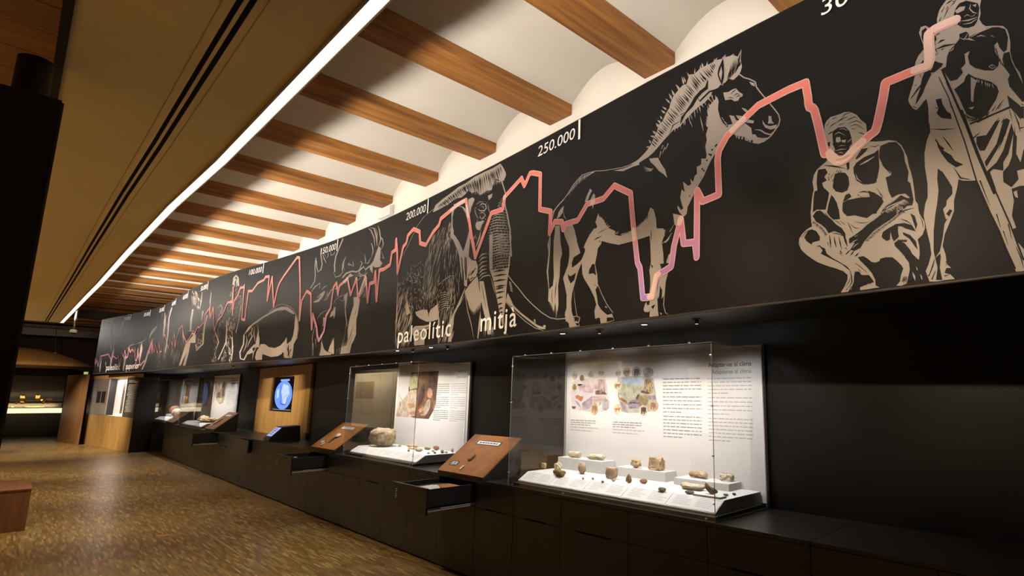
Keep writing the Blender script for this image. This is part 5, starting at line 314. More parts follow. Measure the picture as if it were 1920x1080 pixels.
"over":[[[20770,3049],[20754,3049],[20738,3049],[20707,3046],[20691,3045]],[[20668,3035],[20666,3020],[20664,3004],[20663,2975],[20663,2961],[20662,2924],[20661,2912],[20655,2899],[20649,2886],[20625,2887],[20613,2888],[20597,2888]],[[20358,2632],[20336,2620],[20325,2613],[20290,2587],[20279,2578],[20266,2573],[20254,2568],[20242,2572],[20229,2575],[20218,2588],[20208,2602],[20201,2614],[20194,2626],[20194,2626]],[[19736,2972],[19680,2942],[19669,2936],[19658,2930]],[[19286,2487],[19285,2500],[19277,2476]],[[19113,2191],[19101,2187],[19089,2183],[19058,2072],[19055,2060],[19028,2061]],[[18906,2455],[18897,2517]],[[18506,2807],[18481,2808]],[[17355,3153],[17344,3148],[17341,3135]],[[16754,3108],[16715,3221]],[[16665,3288],[16550,3281],[16537,3280],[16501,3272]],[[16477,3267],[16418,3254]],[[14523,2777],[14512,2812],[14508,2824],[14488,2854],[14481,2864],[14360,2679]],[[14243,2868],[14239,2879]],[[13987,2913],[13891,2883]],[[13711,2819],[13706,2830]],[[13386,2231],[13377,2222]]]}
# ------------------------------------------------------------------ the long banner
PTH = ART['path']; NP = len(PTH)
SEG = [0.0]
for a, c in zip(PTH, PTH[1:]): SEG.append(SEG[-1]+math.hypot(c[0]-a[0], c[1]-a[1]))
NRM = []
for i in range(NP):
    a = PTH[max(i-1,0)]; c = PTH[min(i+1,NP-1)]; tx, ty = c[0]-a[0], c[1]-a[1]; l = math.hypot(tx, ty); NRM.append((ty/l, -tx/l))
ZT = 3.5
import bisect
def onb(s, z, off=0.0):
    s = min(max(s, 0), SEG[-1]); i = min(max(bisect.bisect_right(SEG, s)-1, 0), NP-2); t = (s-SEG[i])/(SEG[i+1]-SEG[i])
    a, c = PTH[i], PTH[i+1]; na, nc = NRM[i], NRM[i+1]
    return (a[0]+(c[0]-a[0])*t+(na[0]+(nc[0]-na[0])*t)*off, a[1]+(c[1]-a[1])*t+(na[1]+(nc[1]-na[1])*t)*off, z)
ban = thing('timeline_banner', (PTH[0][0], PTH[0][1], PTH[0][2]), 'long black wavy banner with drawings of prehistoric animals and people and a pink curve', 'banner')
mb = MB()
for i in range(NP-1):
    s0, s1 = SEG[i], SEG[i+1]; z0, z1 = PTH[i][2], PTH[i+1][2]
    fr = [onb(s0,z0), onb(s1,z1), onb(s1,ZT), onb(s0,ZT)]; bk = [onb(s0,z0,-.02), onb(s1,z1,-.02), onb(s1,ZT,-.02), onb(s0,ZT,-.02)]
    n = len(mb.v); mb.v += fr+bk
    for f in ((0,1,2,3),(7,6,5,4),(3,2,6,7),(4,5,1,0)): mb.f.append(tuple(n+q for q in f)); mb.m.append(0)
rot_part(mb, 'fabric', BANNER, ban)
b = MB(); b.tube([onb(s, PTH[i][2]-.006, .003) for i, s in enumerate(SEG)], .0075, 8); rot_part(b, 'hem_tube', mat('dark_hem', (.05,.04,.035), .35), ban, smooth=True)
b = MB(); b.tube([onb(s, ZT+.004, -.01) for s in SEG], .008, 8); rot_part(b, 'top_rail', BLACK_M, ban, smooth=True)
b = MB(); e = onb(0, 0); b.box(e[0]-.02, e[0], e[1]-.0, YW-.002, PTH[0][2], ZT); rot_part(b, 'end_panel', BANNER, ban)
# dark soffit board under the banner, back to the wall
sf = MB()
for i in range(NP-1):
    p = [(*onb(SEG[i],0,-.021)[:2], PTH[i][2]+.012), (*onb(SEG[i+1],0,-.021)[:2], PTH[i+1][2]+.012), (PTH[i+1][0], YW-.002, PTH[i+1][2]+.012), (PTH[i][0], YW-.002, PTH[i][2]+.012)]
    sf.prism(p, (0,0,.02))
tag(sf.build('trim_1', mat('black_soffit_paint', (.02,.017,.015), .4, .5)), 'black soffit board under the banner holding the small downlights', kind='structure')
def flat_to_banner(tris, mi, off, name, mats, parent):
    """tris: list of 3 (s,z) points in metres; cut at the banner's facets and laid on its surface"""
    bm = bmesh.new()
    for k, t in enumerate(tris):
        vs = [bm.verts.new((p[0], p[1], (t[3] if len(t) > 3 else 0)*6e-6)) for p in t[:3]]
        try: bm.faces.new(vs)
        except ValueError: pass
    if not bm.verts: bm.free(); return None
    lo = min(v.co.x for v in bm.verts); hi = max(v.co.x for v in bm.verts)
    for s in SEG:
        if lo < s < hi: bmesh.ops.bisect_plane(bm, geom=bm.verts[:]+bm.edges[:]+bm.faces[:], plane_co=(s,0,0), plane_no=(1,0,0), dist=1e-6)
    for v in bm.verts: v.co = Vector(onb(v.co.x, v.co.y, off+v.co.z))
    return bm
def to_obj(bms, name, mats, parent, label=None):
    me = bpy.data.meshes.new(name); big = bmesh.new()
    for bm, mi in bms:
        if bm is None: continue
        tmp = bpy.data.meshes.new('t'); bm.to_mesh(tmp); bm.free(); n0 = len(big.faces); big.from_mesh(tmp); bpy.data.meshes.remove(tmp)
        big.faces.ensure_lookup_table()
        for f in big.faces[n0:]: f.material_index = mi
    for f in big.faces:
        f.normal_update()
        if f.normal.y > 0: f.normal_flip()
    big.to_mesh(me); big.free()
    for m in mats: me.materials.append(m)
    o = bpy.data.objects.new(name, me); C.objects.link(o); sub(o, parent)
    if label: o['label'] = label
    return o
def tess(pts):
    v = [Vector((p[0], p[1], 0)) for p in pts]
    return [[pts[i] for i in t] for t in tessellate_polygon([v])]
def walk(pts, n):
    d = [0]
    for a, c in zip(pts, pts[1:]): d.append(d[-1]+math.hypot(c[0]-a[0], c[1]-a[1]))
    out = []
    for t in n:
        q = t*d[-1]; i = min(max(bisect.bisect_right(d, q)-1, 0), len(pts)-2); u = (q-d[i])/max(d[i+1]-d[i], 1e-9)
        out.append((pts[i][0]+(pts[i+1][0]-pts[i][0])*u, pts[i][1]+(pts[i+1][1]-pts[i][1])*u))
    return out
def sliver(a, c, w):
    dx, dz = c[0]-a[0], c[1]-a[1]; l = math.hypot(dx, dz) or 1e-6; nx, nz = -dz/l*w/2, dx/l*w/2
    m = (a[0]+dx*.35+nx*random.uniform(-.6,.6), a[1]+dz*.35+nz*random.uniform(-.6,.6))
    return [[a, (m[0]+nx, m[1]+nz), (m[0]-nx, m[1]-nz)], [(m[0]+nx, m[1]+nz), c, (m[0]-nx, m[1]-nz)]]
def inside(p, poly):
    r = False; n = len(poly)
    for i in range(n):
        x0, y0 = poly[i]; x1, y1 = poly[i-1]
        if (y0 > p[1]) != (y1 > p[1]) and p[0] < (x1-x0)*(p[1]-y0)/(y1-y0)+x0: r = not r
    return r
def pairs(a): return [(a[i]/1000, a[i+1]/1000) for i in range(0, len(a), 2)]
CL = lambda p: (p[0], min(max(p[1], 1.945), 3.494))
LABELS = {'horse_drawing':'horse in beige print', 'mammoth_drawing':'mammoth in beige hatching', 'squatting_man_drawing':'squatting man in beige print', 'standing_man_drawing':'standing man leaning on a staff', 'hippo_drawing':'hippopotamus outline'}
for name, ops in ART['fig'].items():
    lev = {}
    for io, (lv, kind, d) in enumerate(ops):
        TT = lev.setdefault((lv, kind % 10), []); T = []
        if kind < 10: T += tess(pairs(d))
        elif kind < 20:
            p = pairs(d); n = len(p)//2; L, R = p[:n], p[n:][::-1]
            for i in range(n-1): T += [[L[i], L[i+1], R[i+1]], [L[i], R[i+1], R[i]]]
        elif kind < 30:
            n, wm, jit, na = d[:4]; A = pairs(d[4:4+na]); Bq = pairs(d[4+na:])
            ts = [min(max((i+.5+random.uniform(-.4,.4))/n, 0), 1) for i in range(n)]
            for a, c in zip(walk(A, ts), walk(Bq, [min(max(t+random.uniform(-.5,.5)/n, 0), 1) for t in ts])):
                k = 1+random.uniform(-1, .6)*jit/100; j = random.uniform(-.2,.2)*jit/100
                c = (a[0]+(c[0]-a[0])*k, a[1]+(c[1]-a[1])*k); a = (a[0]+(c[0]-a[0])*j, a[1]+(c[1]-a[1])*j)
                T += sliver(CL(a), CL(c), wm/1000*random.uniform(.6, 1.2))
        else:
            n, wm, dx, dz, spread = d[:5]; P = pairs(d[5:]); x0, x1 = min(p[0] for p in P), max(p[0] for p in P); z0, z1 = min(p[1] for p in P), max(p[1] for p in P)
            got = tries = 0
            while got < n and tries < n*30:
                tries += 1; c = (random.uniform(x0, x1), random.uniform(z0, z1))
                if not inside(c, P): continue
                got += 1; a = math.radians(random.gauss(0, spread*.6)); k = random.uniform(.5, 1.1)*.5
                ux, uz = (dx*math.cos(a)-dz*math.sin(a))/1000*k, (dx*math.sin(a)+dz*math.cos(a))/1000*k
                T += sliver(CL((c[0]-ux, c[1]-uz)), CL((c[0]+ux, c[1]+uz)), wm/1000*random.uniform(.6, 1.2))
        TT += [list(q)+[io+(j//2)*.01] for j, q in enumerate(T)]
    bms = [(flat_to_banner(T, mi, .0011*lv, name, None, ban), mi) for (lv, mi), T in sorted(lev.items())]
    to_obj(bms, name, [BEIGE, BLACKP], ban, LABELS.get(name))
# temperature curve: a thick ribbon with round joints, pale where it crosses a figure
def ribbon(pts, w0):
    T = []
    for (a, c) in zip(pts, pts[1:]):
        w = w0*min(1, max(.6, .6+.4*(a[0]-6)/9))
        dx, dz = c[0]-a[0], c[1]-a[1]; l = math.hypot(dx, dz)
        if l < 1e-5: continue
        nx, nz = -dz/l*w/2, dx/l*w/2; T += [[(a[0]+nx,a[1]+nz),(c[0]+nx,c[1]+nz),(c[0]-nx,c[1]-nz)], [(a[0]+nx,a[1]+nz),(c[0]-nx,c[1]-nz),(a[0]-nx,a[1]-nz)]]
    for p in pts:
        k = 10; w = w0*min(1, max(.6, .6+.4*(p[0]-6)/9)); ring = [(p[0]+w/2*math.cos(2*math.pi*i/k), p[1]+w/2*math.sin(2*math.pi*i/k)) for i in range(k)]
        T += [[p, ring[i], ring[(i+1)%k]] for i in range(k)]
    out = []; k = 0
    for j, q in enumerate(T):
        out.append(list(q)+[(j//2 if j < 2*(len(pts)-1) else len(pts)+(j-2*(len(pts)-1))//10)*.45])
    return out
LN = [(p[0]/1000, p[1]/1000) for p in ART['line']]
to_obj([(flat_to_banner(ribbon(LN, .044), 0, .0048, '', None, ban), 0)], 'temperature_curve_outline', [PINKP], ban, 'pale pink outline of the climate curve')
to_obj([(flat_to_banner(ribbon(LN, .033), 0, .0064, '', None, ban), 0)], 'temperature_curve', [CURVE], ban, 'zigzag climate curve, salmon above and purple below')
T = []
for run in ART['over']: T += [q for q in ribbon([(p[0]/1000, p[1]/1000) for p in run], .033)]
to_obj([(flat_to_banner(T, 0, .0080, '', None, ban), 0)], 'temperature_curve_overlap', [PINKP], ban, 'pale stretches where the curve crosses the drawings')
# lettering
def text_tris(txt, s0, s1, zb, h, shear=0.0, bold=0.0, space=1.0):
    """built-in font outline fitted to s0..s1 with capital/digit height h, baseline zb"""
    cu = bpy.data.curves.new('t', 'FONT'); cu.body = txt; cu.size = 1; cu.shear = shear; cu.offset = bold; cu.space_character = space; cu.resolution_u = 4
    o = bpy.data.objects.new('t', cu); me = o.to_mesh(); vs = [v.co.copy() for v in me.vertices]; me.calc_loop_triangles(); tr = [tuple(t.vertices) for t in me.loop_triangles]
    o.to_mesh_clear(); bpy.data.objects.remove(o); bpy.data.curves.remove(cu)
    x0, x1 = min(v.x for v in vs), max(v.x for v in vs); sx = (s1-s0)/(x1-x0); sz = h/.69
    return [[(s0+(vs[i].x-x0)*sx, zb+vs[i].y*sz) for i in t] for t in tr]
for t, s, s0, s1 in (('300.000',20.735,20.20,20.68),('250.000',18.335,17.817,18.285),('200.000',15.93,15.438,15.885),('150.000',13.61,13.138,13.575),('100.000',11.295,10.805,11.25),('50.000',8.93,8.47,8.88),('45.000',7.46,6.99,7.41),('40.000',6.25,5.78,6.20),('35.000',4.86,4.39,4.81),('30.000',3.63,3.16,3.58),('25.000',2.22,1.75,2.17),('20.000',.97,.50,.92)):
    T = text_tris(t, s0, s1, 3.362, .086, .10, 0.0)
    T += [[(s-.011,3.335),(s+.011,3.335),(s+.011,3.492)], [(s-.011,3.335),(s+.011,3.492),(s-.011,3.492)]]
    to_obj([(flat_to_banner(T, 0, .0096, '', None, ban), 0)], 'year_mark', [WHITEP], ban)
for t, s0, s1, zb, h in (('paleol\u00edtic', 15.45, 16.55, 2.005, .165), ('mitj\u00e0', 17.06, 17.60, 2.005, .165), ('paleol\u00edtic', .988, 1.997, 2.075, .155), ('superior', 2.43, 3.386, 2.075, .155)):
    to_obj([(flat_to_banner(text_tris(t, s0, s1, zb, h, 0, .006, 1.12), 0, .0096, '', None, ban), 0)], 'period_lettering', [WHITEP], ban)
# downlights in the soffit
def downlight(x, y, z, lit, lb):
    t = thing('recessed_downlight', (x,y,z), lb, 'downlight', 'soffit downlights' if lit else 'soffit spotlights')
    b = MB(); b.lathe((x,y,z), [(.030,0),(.030,-.004),(.022,-.004),(.020,.004)], 20); rot_part(b, 'ring', BLACK_M, t, smooth=True)
    if lit: b = MB(); b.cyl((x,y,z-.0025), .020, .003, 18); rot_part(b, 'lens', BULB, t)
    else: b = MB(); b.cyl((x,y,z-.03), .014, .03, 14); rot_part(b, 'barrel', BLACK_M, t); b = MB(); b.cyl((x,y,z-.032), .010, .002, 14); rot_part(b, 'lens', mat('warm_dim_lens', (.4,.36,.3), .3, emit=(1,.9,.75), es=.8), t)
DL = [(-3.27,2.92,1,'lit downlight over the middle of the nearest showcase, left of two'),(-2.85,2.905,0,'black spotlight between the two lit downlights over the nearest showcase'),(-2.41,2.89,1,'lit downlight over the nearest showcase, right of two'),(-1.99,2.90,0,'black spotlight over the right end of the nearest showcase'),(-6.03,2.92,1,'lit downlight over the left half of the second showcase'),(-5.69,2.93,0,'black spotlight between the two downlights of the second showcase'),(-5.34,2.945,1,'lit downlight over the right end of the second showcase'),(-5.02,2.95,0,'black spotlight right of the second showcase, over the orange lectern'),(-12.86,2.75,1,'lit downlight over the dull brown lectern right of the third showcase'),(-14.3,2.75,1,'lit downlight over the right half of the third showcase'),(-15.2,2.6,1,'lit downlight over the left half of the third showcase'),(-17.3,2.75,1,'lit downlight over the right end of the farthest showcase'),(-12.0,2.75,0,'black spotlight over the oak screen panel')]
for x, y, lit, lb in DL:
    zb = [p for p in PTH if p[0] <= x][-1][2]
    downlight(x, y, zb+.0085, lit, lb)
for x0, x1 in ((-3.65,-1.775),(-6.86,-5.21),(-15.95,-13.95),(-19.35,-17.6)):
    for q in (.07,.36,.64,.93):
        x = x0+(x1-x0)*q; spot('case_light', (x,2.88,1.925), (x,2.98,.87), CASE_W, 128, 1.0, WARM2, .02)
for i in range(23): x = .3-.85*i; spot('banner_spot', (x,.455,2.985), (x-.4,2.6,2.10), BAN_W*.62, 34, 1.0, (1.0,.83,.60), .04)
for x in (-4.32,-7.4,-13.05,-16.85): spot('lectern_spot', (x-.1,2.92,1.925), (x,2.9,.95), 26, 50, .8, WARM2, .02)
# ------------------------------------------------------------------ counter: worktop and cabinet units
YF = 2.73
def wt(x0, x1, parent):
    b = MB(); b.box(x0, x1, YF-.004, YW-.002, .752, .775); rot_part(b, 'slab', BLACK_C, parent, bevel=.002)
t = thing('worktop', (-9,3,.752), 'long black worktop carrying the showcases and lecterns', 'worktop')
for a, c in ((-22.2,-16.35),(-16.35,-10.89),(-10.89,-5.34),(-5.34,-1.238),(-1.238,1.2)): wt(a+.0015, c-.0015, t)
JO = [1.1,.51,-.08,-.69,-1.24,-1.83,-2.41,-3.036,-3.575,-4.08,-4.66,-5.2,-5.712,-6.29,-6.74,-7.22,-7.80,-8.42,-9.02,-9.62,-10.26,-10.89,-11.50,-12.38,-12.96,-13.6,-14.2,-14.8,-15.4,-16.0,-16.6,-17.4]
OPEN = {9: (-4.08, .44, 'a'), 15: (-7.22, .40, 'b'), 23: (-12.38, .38, 'c'), 20: (None, .06, 'd')}
DESC = {'a': 'black drawer unit pulled open under the orange lectern between the two big showcases', 'b': 'black drawer unit pulled open under the lectern left of the second showcase', 'c': 'black drawer unit pulled open under the far pair of showcases', 'd': 'black drawer unit standing slightly ajar under the wooden screen panel'}
SPANS = [('right of the nearest showcase',9,-1.78),('under the nearest showcase',-1.78,-3.65),('left of the nearest showcase',-3.65,-4.08),('under the orange lectern',-4.08,-4.9),('under the second showcase',-4.9,-6.86),('left of the second showcase',-6.86,-7.9),('under the oak screen panel',-7.9,-12.3),('under the dull brown lectern',-12.3,-13.7),('under the third showcase',-13.7,-16.0),('under the farthest lectern',-16.0,-18)]
ORD = ['first','second','third','fourth','fifth','sixth','seventh','eighth','ninth','tenth','eleventh','twelfth']; CNT = {}
def unit_label(x):
    for nm, a, c in SPANS:
        if c <= x < a:
            i = CNT[nm] = CNT.get(nm, 0)+1
            return 'shut black cabinet '+nm+', '+ORD[i-1]+' from the right'
for k, (r, l) in enumerate(zip(JO, JO[1:])):
    op = OPEN.get(k)
    u = thing('cabinet_unit', ((l+r)/2, YF, 0), DESC[op[2]] if op else unit_label((l+r)/2), 'cabinet', 'cabinet units of the counter')
    g = .0016
    b = MB(); b.box(l+g, r-g, YF+.022, YW-.004, .02, .555); b.box(l+g, r-g, YW-.06, YW-.004, .555, .751); b.box(l+g, l+g+.016, YF+.022, YW-.06, .555, .751); b.box(r-g-.016, r-g, YF+.022, YW-.06, .555, .751); rot_part(b, 'carcass', BLACK_C, u)
    b = MB(); b.box(l+g, r-g, YF, YF+.021, .02, .5595); rot_part(b, 'door', BLACK_C, u, bevel=.0015)
    d = op[1] if op else 0
    # drawer front; its finger slot is drawn on as a dark strip
    y0 = YF-d; zb, zt = .5625, .7495
    if op and op[2] != 'd': zb = .548
    b = MB(); b.box(l+g, r-g, y0, y0+.018, zb, zt); f = rot_part(b, 'drawer', BLACK_C, u, bevel=.0015)
    if d > .1:
        b = MB(); yb = YF+.05; b.box(l+.03, l+.042, y0+.018, yb, zb+.045, zt-.012); b.box(r-.042, r-.03, y0+.018, yb, zb+.045, zt-.012); b.box(l+.03, r-.03, y0+.018, yb, zb+.045, zb+.055)
        tr = rot_part(b, 'tray', BLACK_M, u)
        for sx in (l+.022, r-.03):
            b = MB(); b.box(sx, sx+.008, y0+.02, YF+.015, zb+.022, zb+.030); b.box(sx, sx+.008, y0+.14, YF+.015, zb+.036, zb+.042); rot_part(b, 'slide_rail', CHROME, u)
        b = MB()
        for i, (wq, yq) in enumerate(((.028,.66),(.034,.645),(.022,.625),(.028,.61),(.018,.595))): b.box(l+.075, l+.075+wq, y0-.0008, y0, zb+yq-.555+.04, zb+yq-.555+.0465)
        rot_part(b, 'front_lettering', INK3, u)
    elif not d and k in (4, 6, 7, 8, 12, 20, 22, 25):
        b = MB(); b.box(l+.15, r-.15, YF-.0006, YF, .556, .566); rot_part(b, 'finger_slot_shade', mat('slot_shadow_black', (.002,.002,.002), .9, .05), u)  # black strip paints the slot's shade, nothing is cut
# things in the open drawers
b = MB(); b.box(-4.60,-4.135,2.33,2.74,.610,.700); o = b.build('drawer_insert', BLACK_M); tag(o, 'black insert filling the open drawer below the orange lectern', 'insert')
b = MB(); b.prism([(-4.44,2.36,.7008),(-4.17,2.35,.7008),(-4.16,2.46,.704),(-4.29,2.50,.722),(-4.42,2.52,.706)], (0,0,.014)); o = b.build('paper_booklet', PAPER); tag(o, 'crumpled white papers in the open drawer below the orange lectern', 'paper')
b = MB(); b.box(-4.45,-4.15,2.54,2.70,.7006,.712); o = b.build('wooden_tray', LECT, bevel=.002); tag(o, 'orange-brown board at the back of the open drawer below the orange lectern', 'board')
b = MB(); b.box(-7.74,-7.275,2.36,2.74,.610,.690); o = b.build('drawer_insert', BLACK_M); tag(o, 'black insert filling the open drawer left of the second showcase', 'insert')
b = MB(); b.prism([(-7.42,2.39,.6908),(-7.34,2.39,.6908),(-7.34,2.42,.735),(-7.42,2.42,.735)], (0,.012,0)); o = b.build('small_card', PAPER); tag(o, 'small pale card standing in the open drawer left of the second showcase', 'card')
t = thing('counter_ledge', (-19.8,2.73,.54), 'dark ledge that carries the worktop on over the recess by the oak kiosk', 'ledge')
b = MB(); b.box(-22.2,-17.405,2.73,YW-.004,.54,.751); rot_part(b, 'fascia', BLACK_C, t)
b = MB(); b.box(-22.0,-17.6,3.1,YW-.004,.0,.54); rot_part(b, 'recess_back', BLACK_W, t)
# ------------------------------------------------------------------ specimens
def lump(kind, seed):
    R = random.Random(seed); bm = bmesh.new(); off = Vector((seed*3.17, seed*1.31, seed*.77)); F = lambda q, s: noise.fractal(q*s+off, .9, 2.1, 4)
    bmesh.ops.create_icosphere(bm, subdivisions=4 if kind in ('boulder', 'ball', 'knobbly', 'skull', 'long') else 3, radius=1)
    for v in bm.verts:
        x, y, z = v.co; p = v.co.copy()
        if kind == 'boulder': q = Vector([math.copysign(abs(c)**.72, c) for c in p]); q *= 1+.16*F(p, 1.5)+.10*F(p, 4.5)
        elif kind == 'ball': q = p*(1+.10*F(p, 3)-.10*abs(F(p, 4.5)))
        elif kind == 'long':      # a shaft with swollen, knuckled ends
            e = abs(x)**3; q = Vector((x*1.5, (y*(.42+.55*e)+.18*math.sin(2.2*x+seed))*1.0, z*(.45+.5*e))); q += p*.12*F(p, 3)
            if abs(x) > .75: q.y += .16*math.copysign(1, y)*(abs(x)-.75)*4*.5
        elif kind == 'knobbly': q = p*(1+.42*F(p, 1.5)+.12*F(p, 5)); q.z *= .8
        elif kind == 'blocky': q = Vector([max(-.72, min(.72, c*1.15)) for c in p])+Vector((.18*F(p, 1.7), .18*F(p+Vector((5,0,0)), 1.7), .22*F(p+Vector((0,5,0)), 1.9)))+p*.08*F(p, 6)
        elif kind == 'spiky': q = Vector((x*(1-.35*z), y*(1-.35*z), z)); q *= 1+.35*F(p, 2.4)+.12*F(p, 6)
        elif kind == 'leaf': q = Vector((x, y*.16+.25*x*x, (z*.42+.75*max(-.2, -x)-.25*x*x+.3*max(0, x)*.4))); q += p*.06*F(p, 4)
        elif kind == 'skull': q = Vector((x*1.1, y*(1-.22*max(0, x)), z*(1-.30*max(0, x)))); q -= p*.20*math.exp(-((x-.75)**2+(abs(y)-.42)**2+(z-.15)**2)/.05); q *= 1+.04*F(p, 4)
        elif kind == 'antler': q = p
        else: q = p*(1+.22*F(p, 1.4)+.08*F(p, 5))
        v.co = q
    lo = [min(v.co[i] for v in bm.verts) for i in range(3)]; hi = [max(v.co[i] for v in bm.verts) for i in range(3)]
    for v in bm.verts: v.co = Vector([(v.co[i]-lo[i])/(hi[i]-lo[i])-(.5 if i < 2 else 0) for i in range(3)])
    return bm
SEED = [11]
def specimen(name, kind, x, y, z, sx, sy, sz, m, label, cat, rz=0, group=None):
    SEED[0] += 1; base = {'small': 'stone', 'flat': 'stone', 'dark': 'stone', 'teeth': 'blocky', 'teeth2': 'blocky'}.get(kind, kind)
    bm = lump(base, SEED[0])
    for v in bm.verts: v.co = Vector((v.co.x*sx, v.co.y*sy, v.co.z*sz))
    if kind == 'teeth':       # a block of jaw standing on stumps of teeth
        for i in range(4):
            r = bmesh.ops.create_cube(bm, size=1)
            for v in r['verts']: v.co = Vector((-sx*.36+i*sx*.24+v.co.x*sx*.13, v.co.y*sy*.6, v.co.z*sz*.5+sz*.26))
        for v in bm.verts:
            if v.co.z > sz*.45: v.co.z += sz*.12
    if kind == 'teeth2':
        for i in range(5):
            r = bmesh.ops.create_cone(bm, segments=6, radius1=sx*.07, radius2=sx*.02, depth=sz*.7, cap_ends=True)
            for v in r['verts']: v.co += Vector((-sx*.38+i*sx*.19, 0, sz*.85))
    me = bpy.data.meshes.new(name); bm.to_mesh(me); bm.free(); me.materials.append(m)
    if kind not in ('teeth', 'teeth2'):
        for p in me.polygons: p.use_smooth = True
    o = bpy.data.objects.new(name, me); C.objects.link(o); o.location = (x, y, z+.0006); o.rotation_euler.z = rz
    return tag(o, label, cat, group)
def fit(x, y, w):
    k = abs(x/y); a = w/(1+.55*k); d = a*.55; yc = y+d/2; return x*yc/y, yc, a, d
# ------------------------------------------------------------------ showcases
def bolts(pts, parent):
    for p in pts:
        b = MB(); b.cyl((p[0]-.006, p[1], p[2]), .0045, .012, 8, 'x'); rot_part(b, 'bolt', CHROME, parent)
def showcase(x0, x1, y0, y1, zt, label, nb=6, plates=5, zp=.872):
    t = thing('showcase', ((x0+x1)/2, y0, .775), label, 'display case'); g = .007; z0 = .777
    b = MB(); b.box(x0+.012, x1-.012, y0+.012, y1-.005, z0, .801); rot_part(b, 'base_tray', BLACK_M, t)
    for nm, bx in (('front_pane', (x0, x1, y0, y0+g, z0, zt)), ('side_pane', (x0, x0+g, y0+g, y1, z0, zt)), ('side_pane', (x1-g, x1, y0+g, y1, z0, zt)), ('top_pane', (x0, x1, y0, y1, zt, zt+g))):
        b = MB(); b.box(*bx); rot_part(b, nm, GLASS, t)
    e = .0022
    b = MB()
    for x in (x0, x1-e): b.box(x-.0005, x+e, y0-.0005, y0+e, z0, zt)
    for x in (x0, x1-e): b.box(x-.0005, x+e, y1-e, y1, z0, zt)
    b.box(x0, x1, y0-.0005, y0+e, zt+g, zt+g+.0015); b.box(x0-.0005, x0+e, y0, y1, zt+g, zt+g+.0015); b.box(x1-e, x1+.0005, y0, y1, zt+g, zt+g+.0015); b.box(x0, x1, y0-.0006, y0+.001, z0, z0+.004); b.box(x1-.001, x1+.0006, y0, y1, z0, z0+.004)
    o = rot_part(b, 'pane_edge_glint', EDGEM, t)  # pale bars paint in the glint along the pane edges
    w = x1-x0
    bolts([(x0+w*(i+.5)/nb, y0+.003, zt+g+.006) for i in range(nb)]+[(x0+.004, y0-.002, z0+(zt-z0)*q) for q in (.1,.36,.64,.93)]+[(x1-.004, y0-.002, z0+(zt-z0)*q) for q in (.1,.36,.64,.93)]+[(x0+w*q, y0-.003, z0+.014) for q in (.03,.34,.97)], t)
    # white platform with a sloping front carrying label plates
    a, c = x0+.05, x1-.035; yfl, yft = y0+.055, y0+.155
    b = MB(); b.prism([(a,yfl,.801),(a,yfl,.812),(a,yft,zp),(a,y1-.008,zp),(a,y1-.008,.801)], (c-a,0,0)); rot_part(b, 'platform', WHITE, t)
    pw = (c-a)/plates; sl = Vector((0, yft-yfl, zp-.812)); nrm = Vector((0, -(zp-.812), yft-yfl)).normalized()
    for i in range(plates):
        p0 = Vector((a+pw*i+.004, yfl, .812))+nrm*.0008; p1 = p0+Vector((pw-.008,0,0))
        b = MB(); b.prism([p0+sl*.04, p1+sl*.04, p1+sl*.97, p0+sl*.97], nrm*.002); pl = rot_part(b, 'label_plate', PAPER, t)
        b = MB()
        for r in range(6):
            for s in range(2):
                q0 = p0+sl*(.86-.12*r)+Vector((.03+s*pw*.46,0,0))+nrm*.0024; L = pw*.40*random.uniform(.55,1); b.quad(tuple(q0), tuple(q0+Vector((L,0,0))), tuple(q0+Vector((L,0,0))+sl*.035), tuple(q0+sl*.035))
        sub(b.build('plate_text', INK3), t)
    return t
def riser(t, x0, x1, y0, y1, z0, z1):
    b = MB(); b.box(x0, x1, y0, y1, z0, z1); rot_part(b, 'riser', WHITE, t, bevel=.0015)
C1 = showcase(-3.652, -1.775, 2.73, 3.318, 1.762, 'nearest and largest glass showcase with the climate panel behind its fossils')
for r in ((-3.639+.06,-3.069,3.174,3.315,.872,.964),(-2.94,-2.477,3.194,3.315,.872,.939),(-2.384,-1.952,3.166,3.315,.872,.917)): riser(C1, *r)
b = MB(); b.box(-2.03,-1.84,2.885,2.955,.872,.884); rot_part(b, 'small_plinth', WHITE, C1)
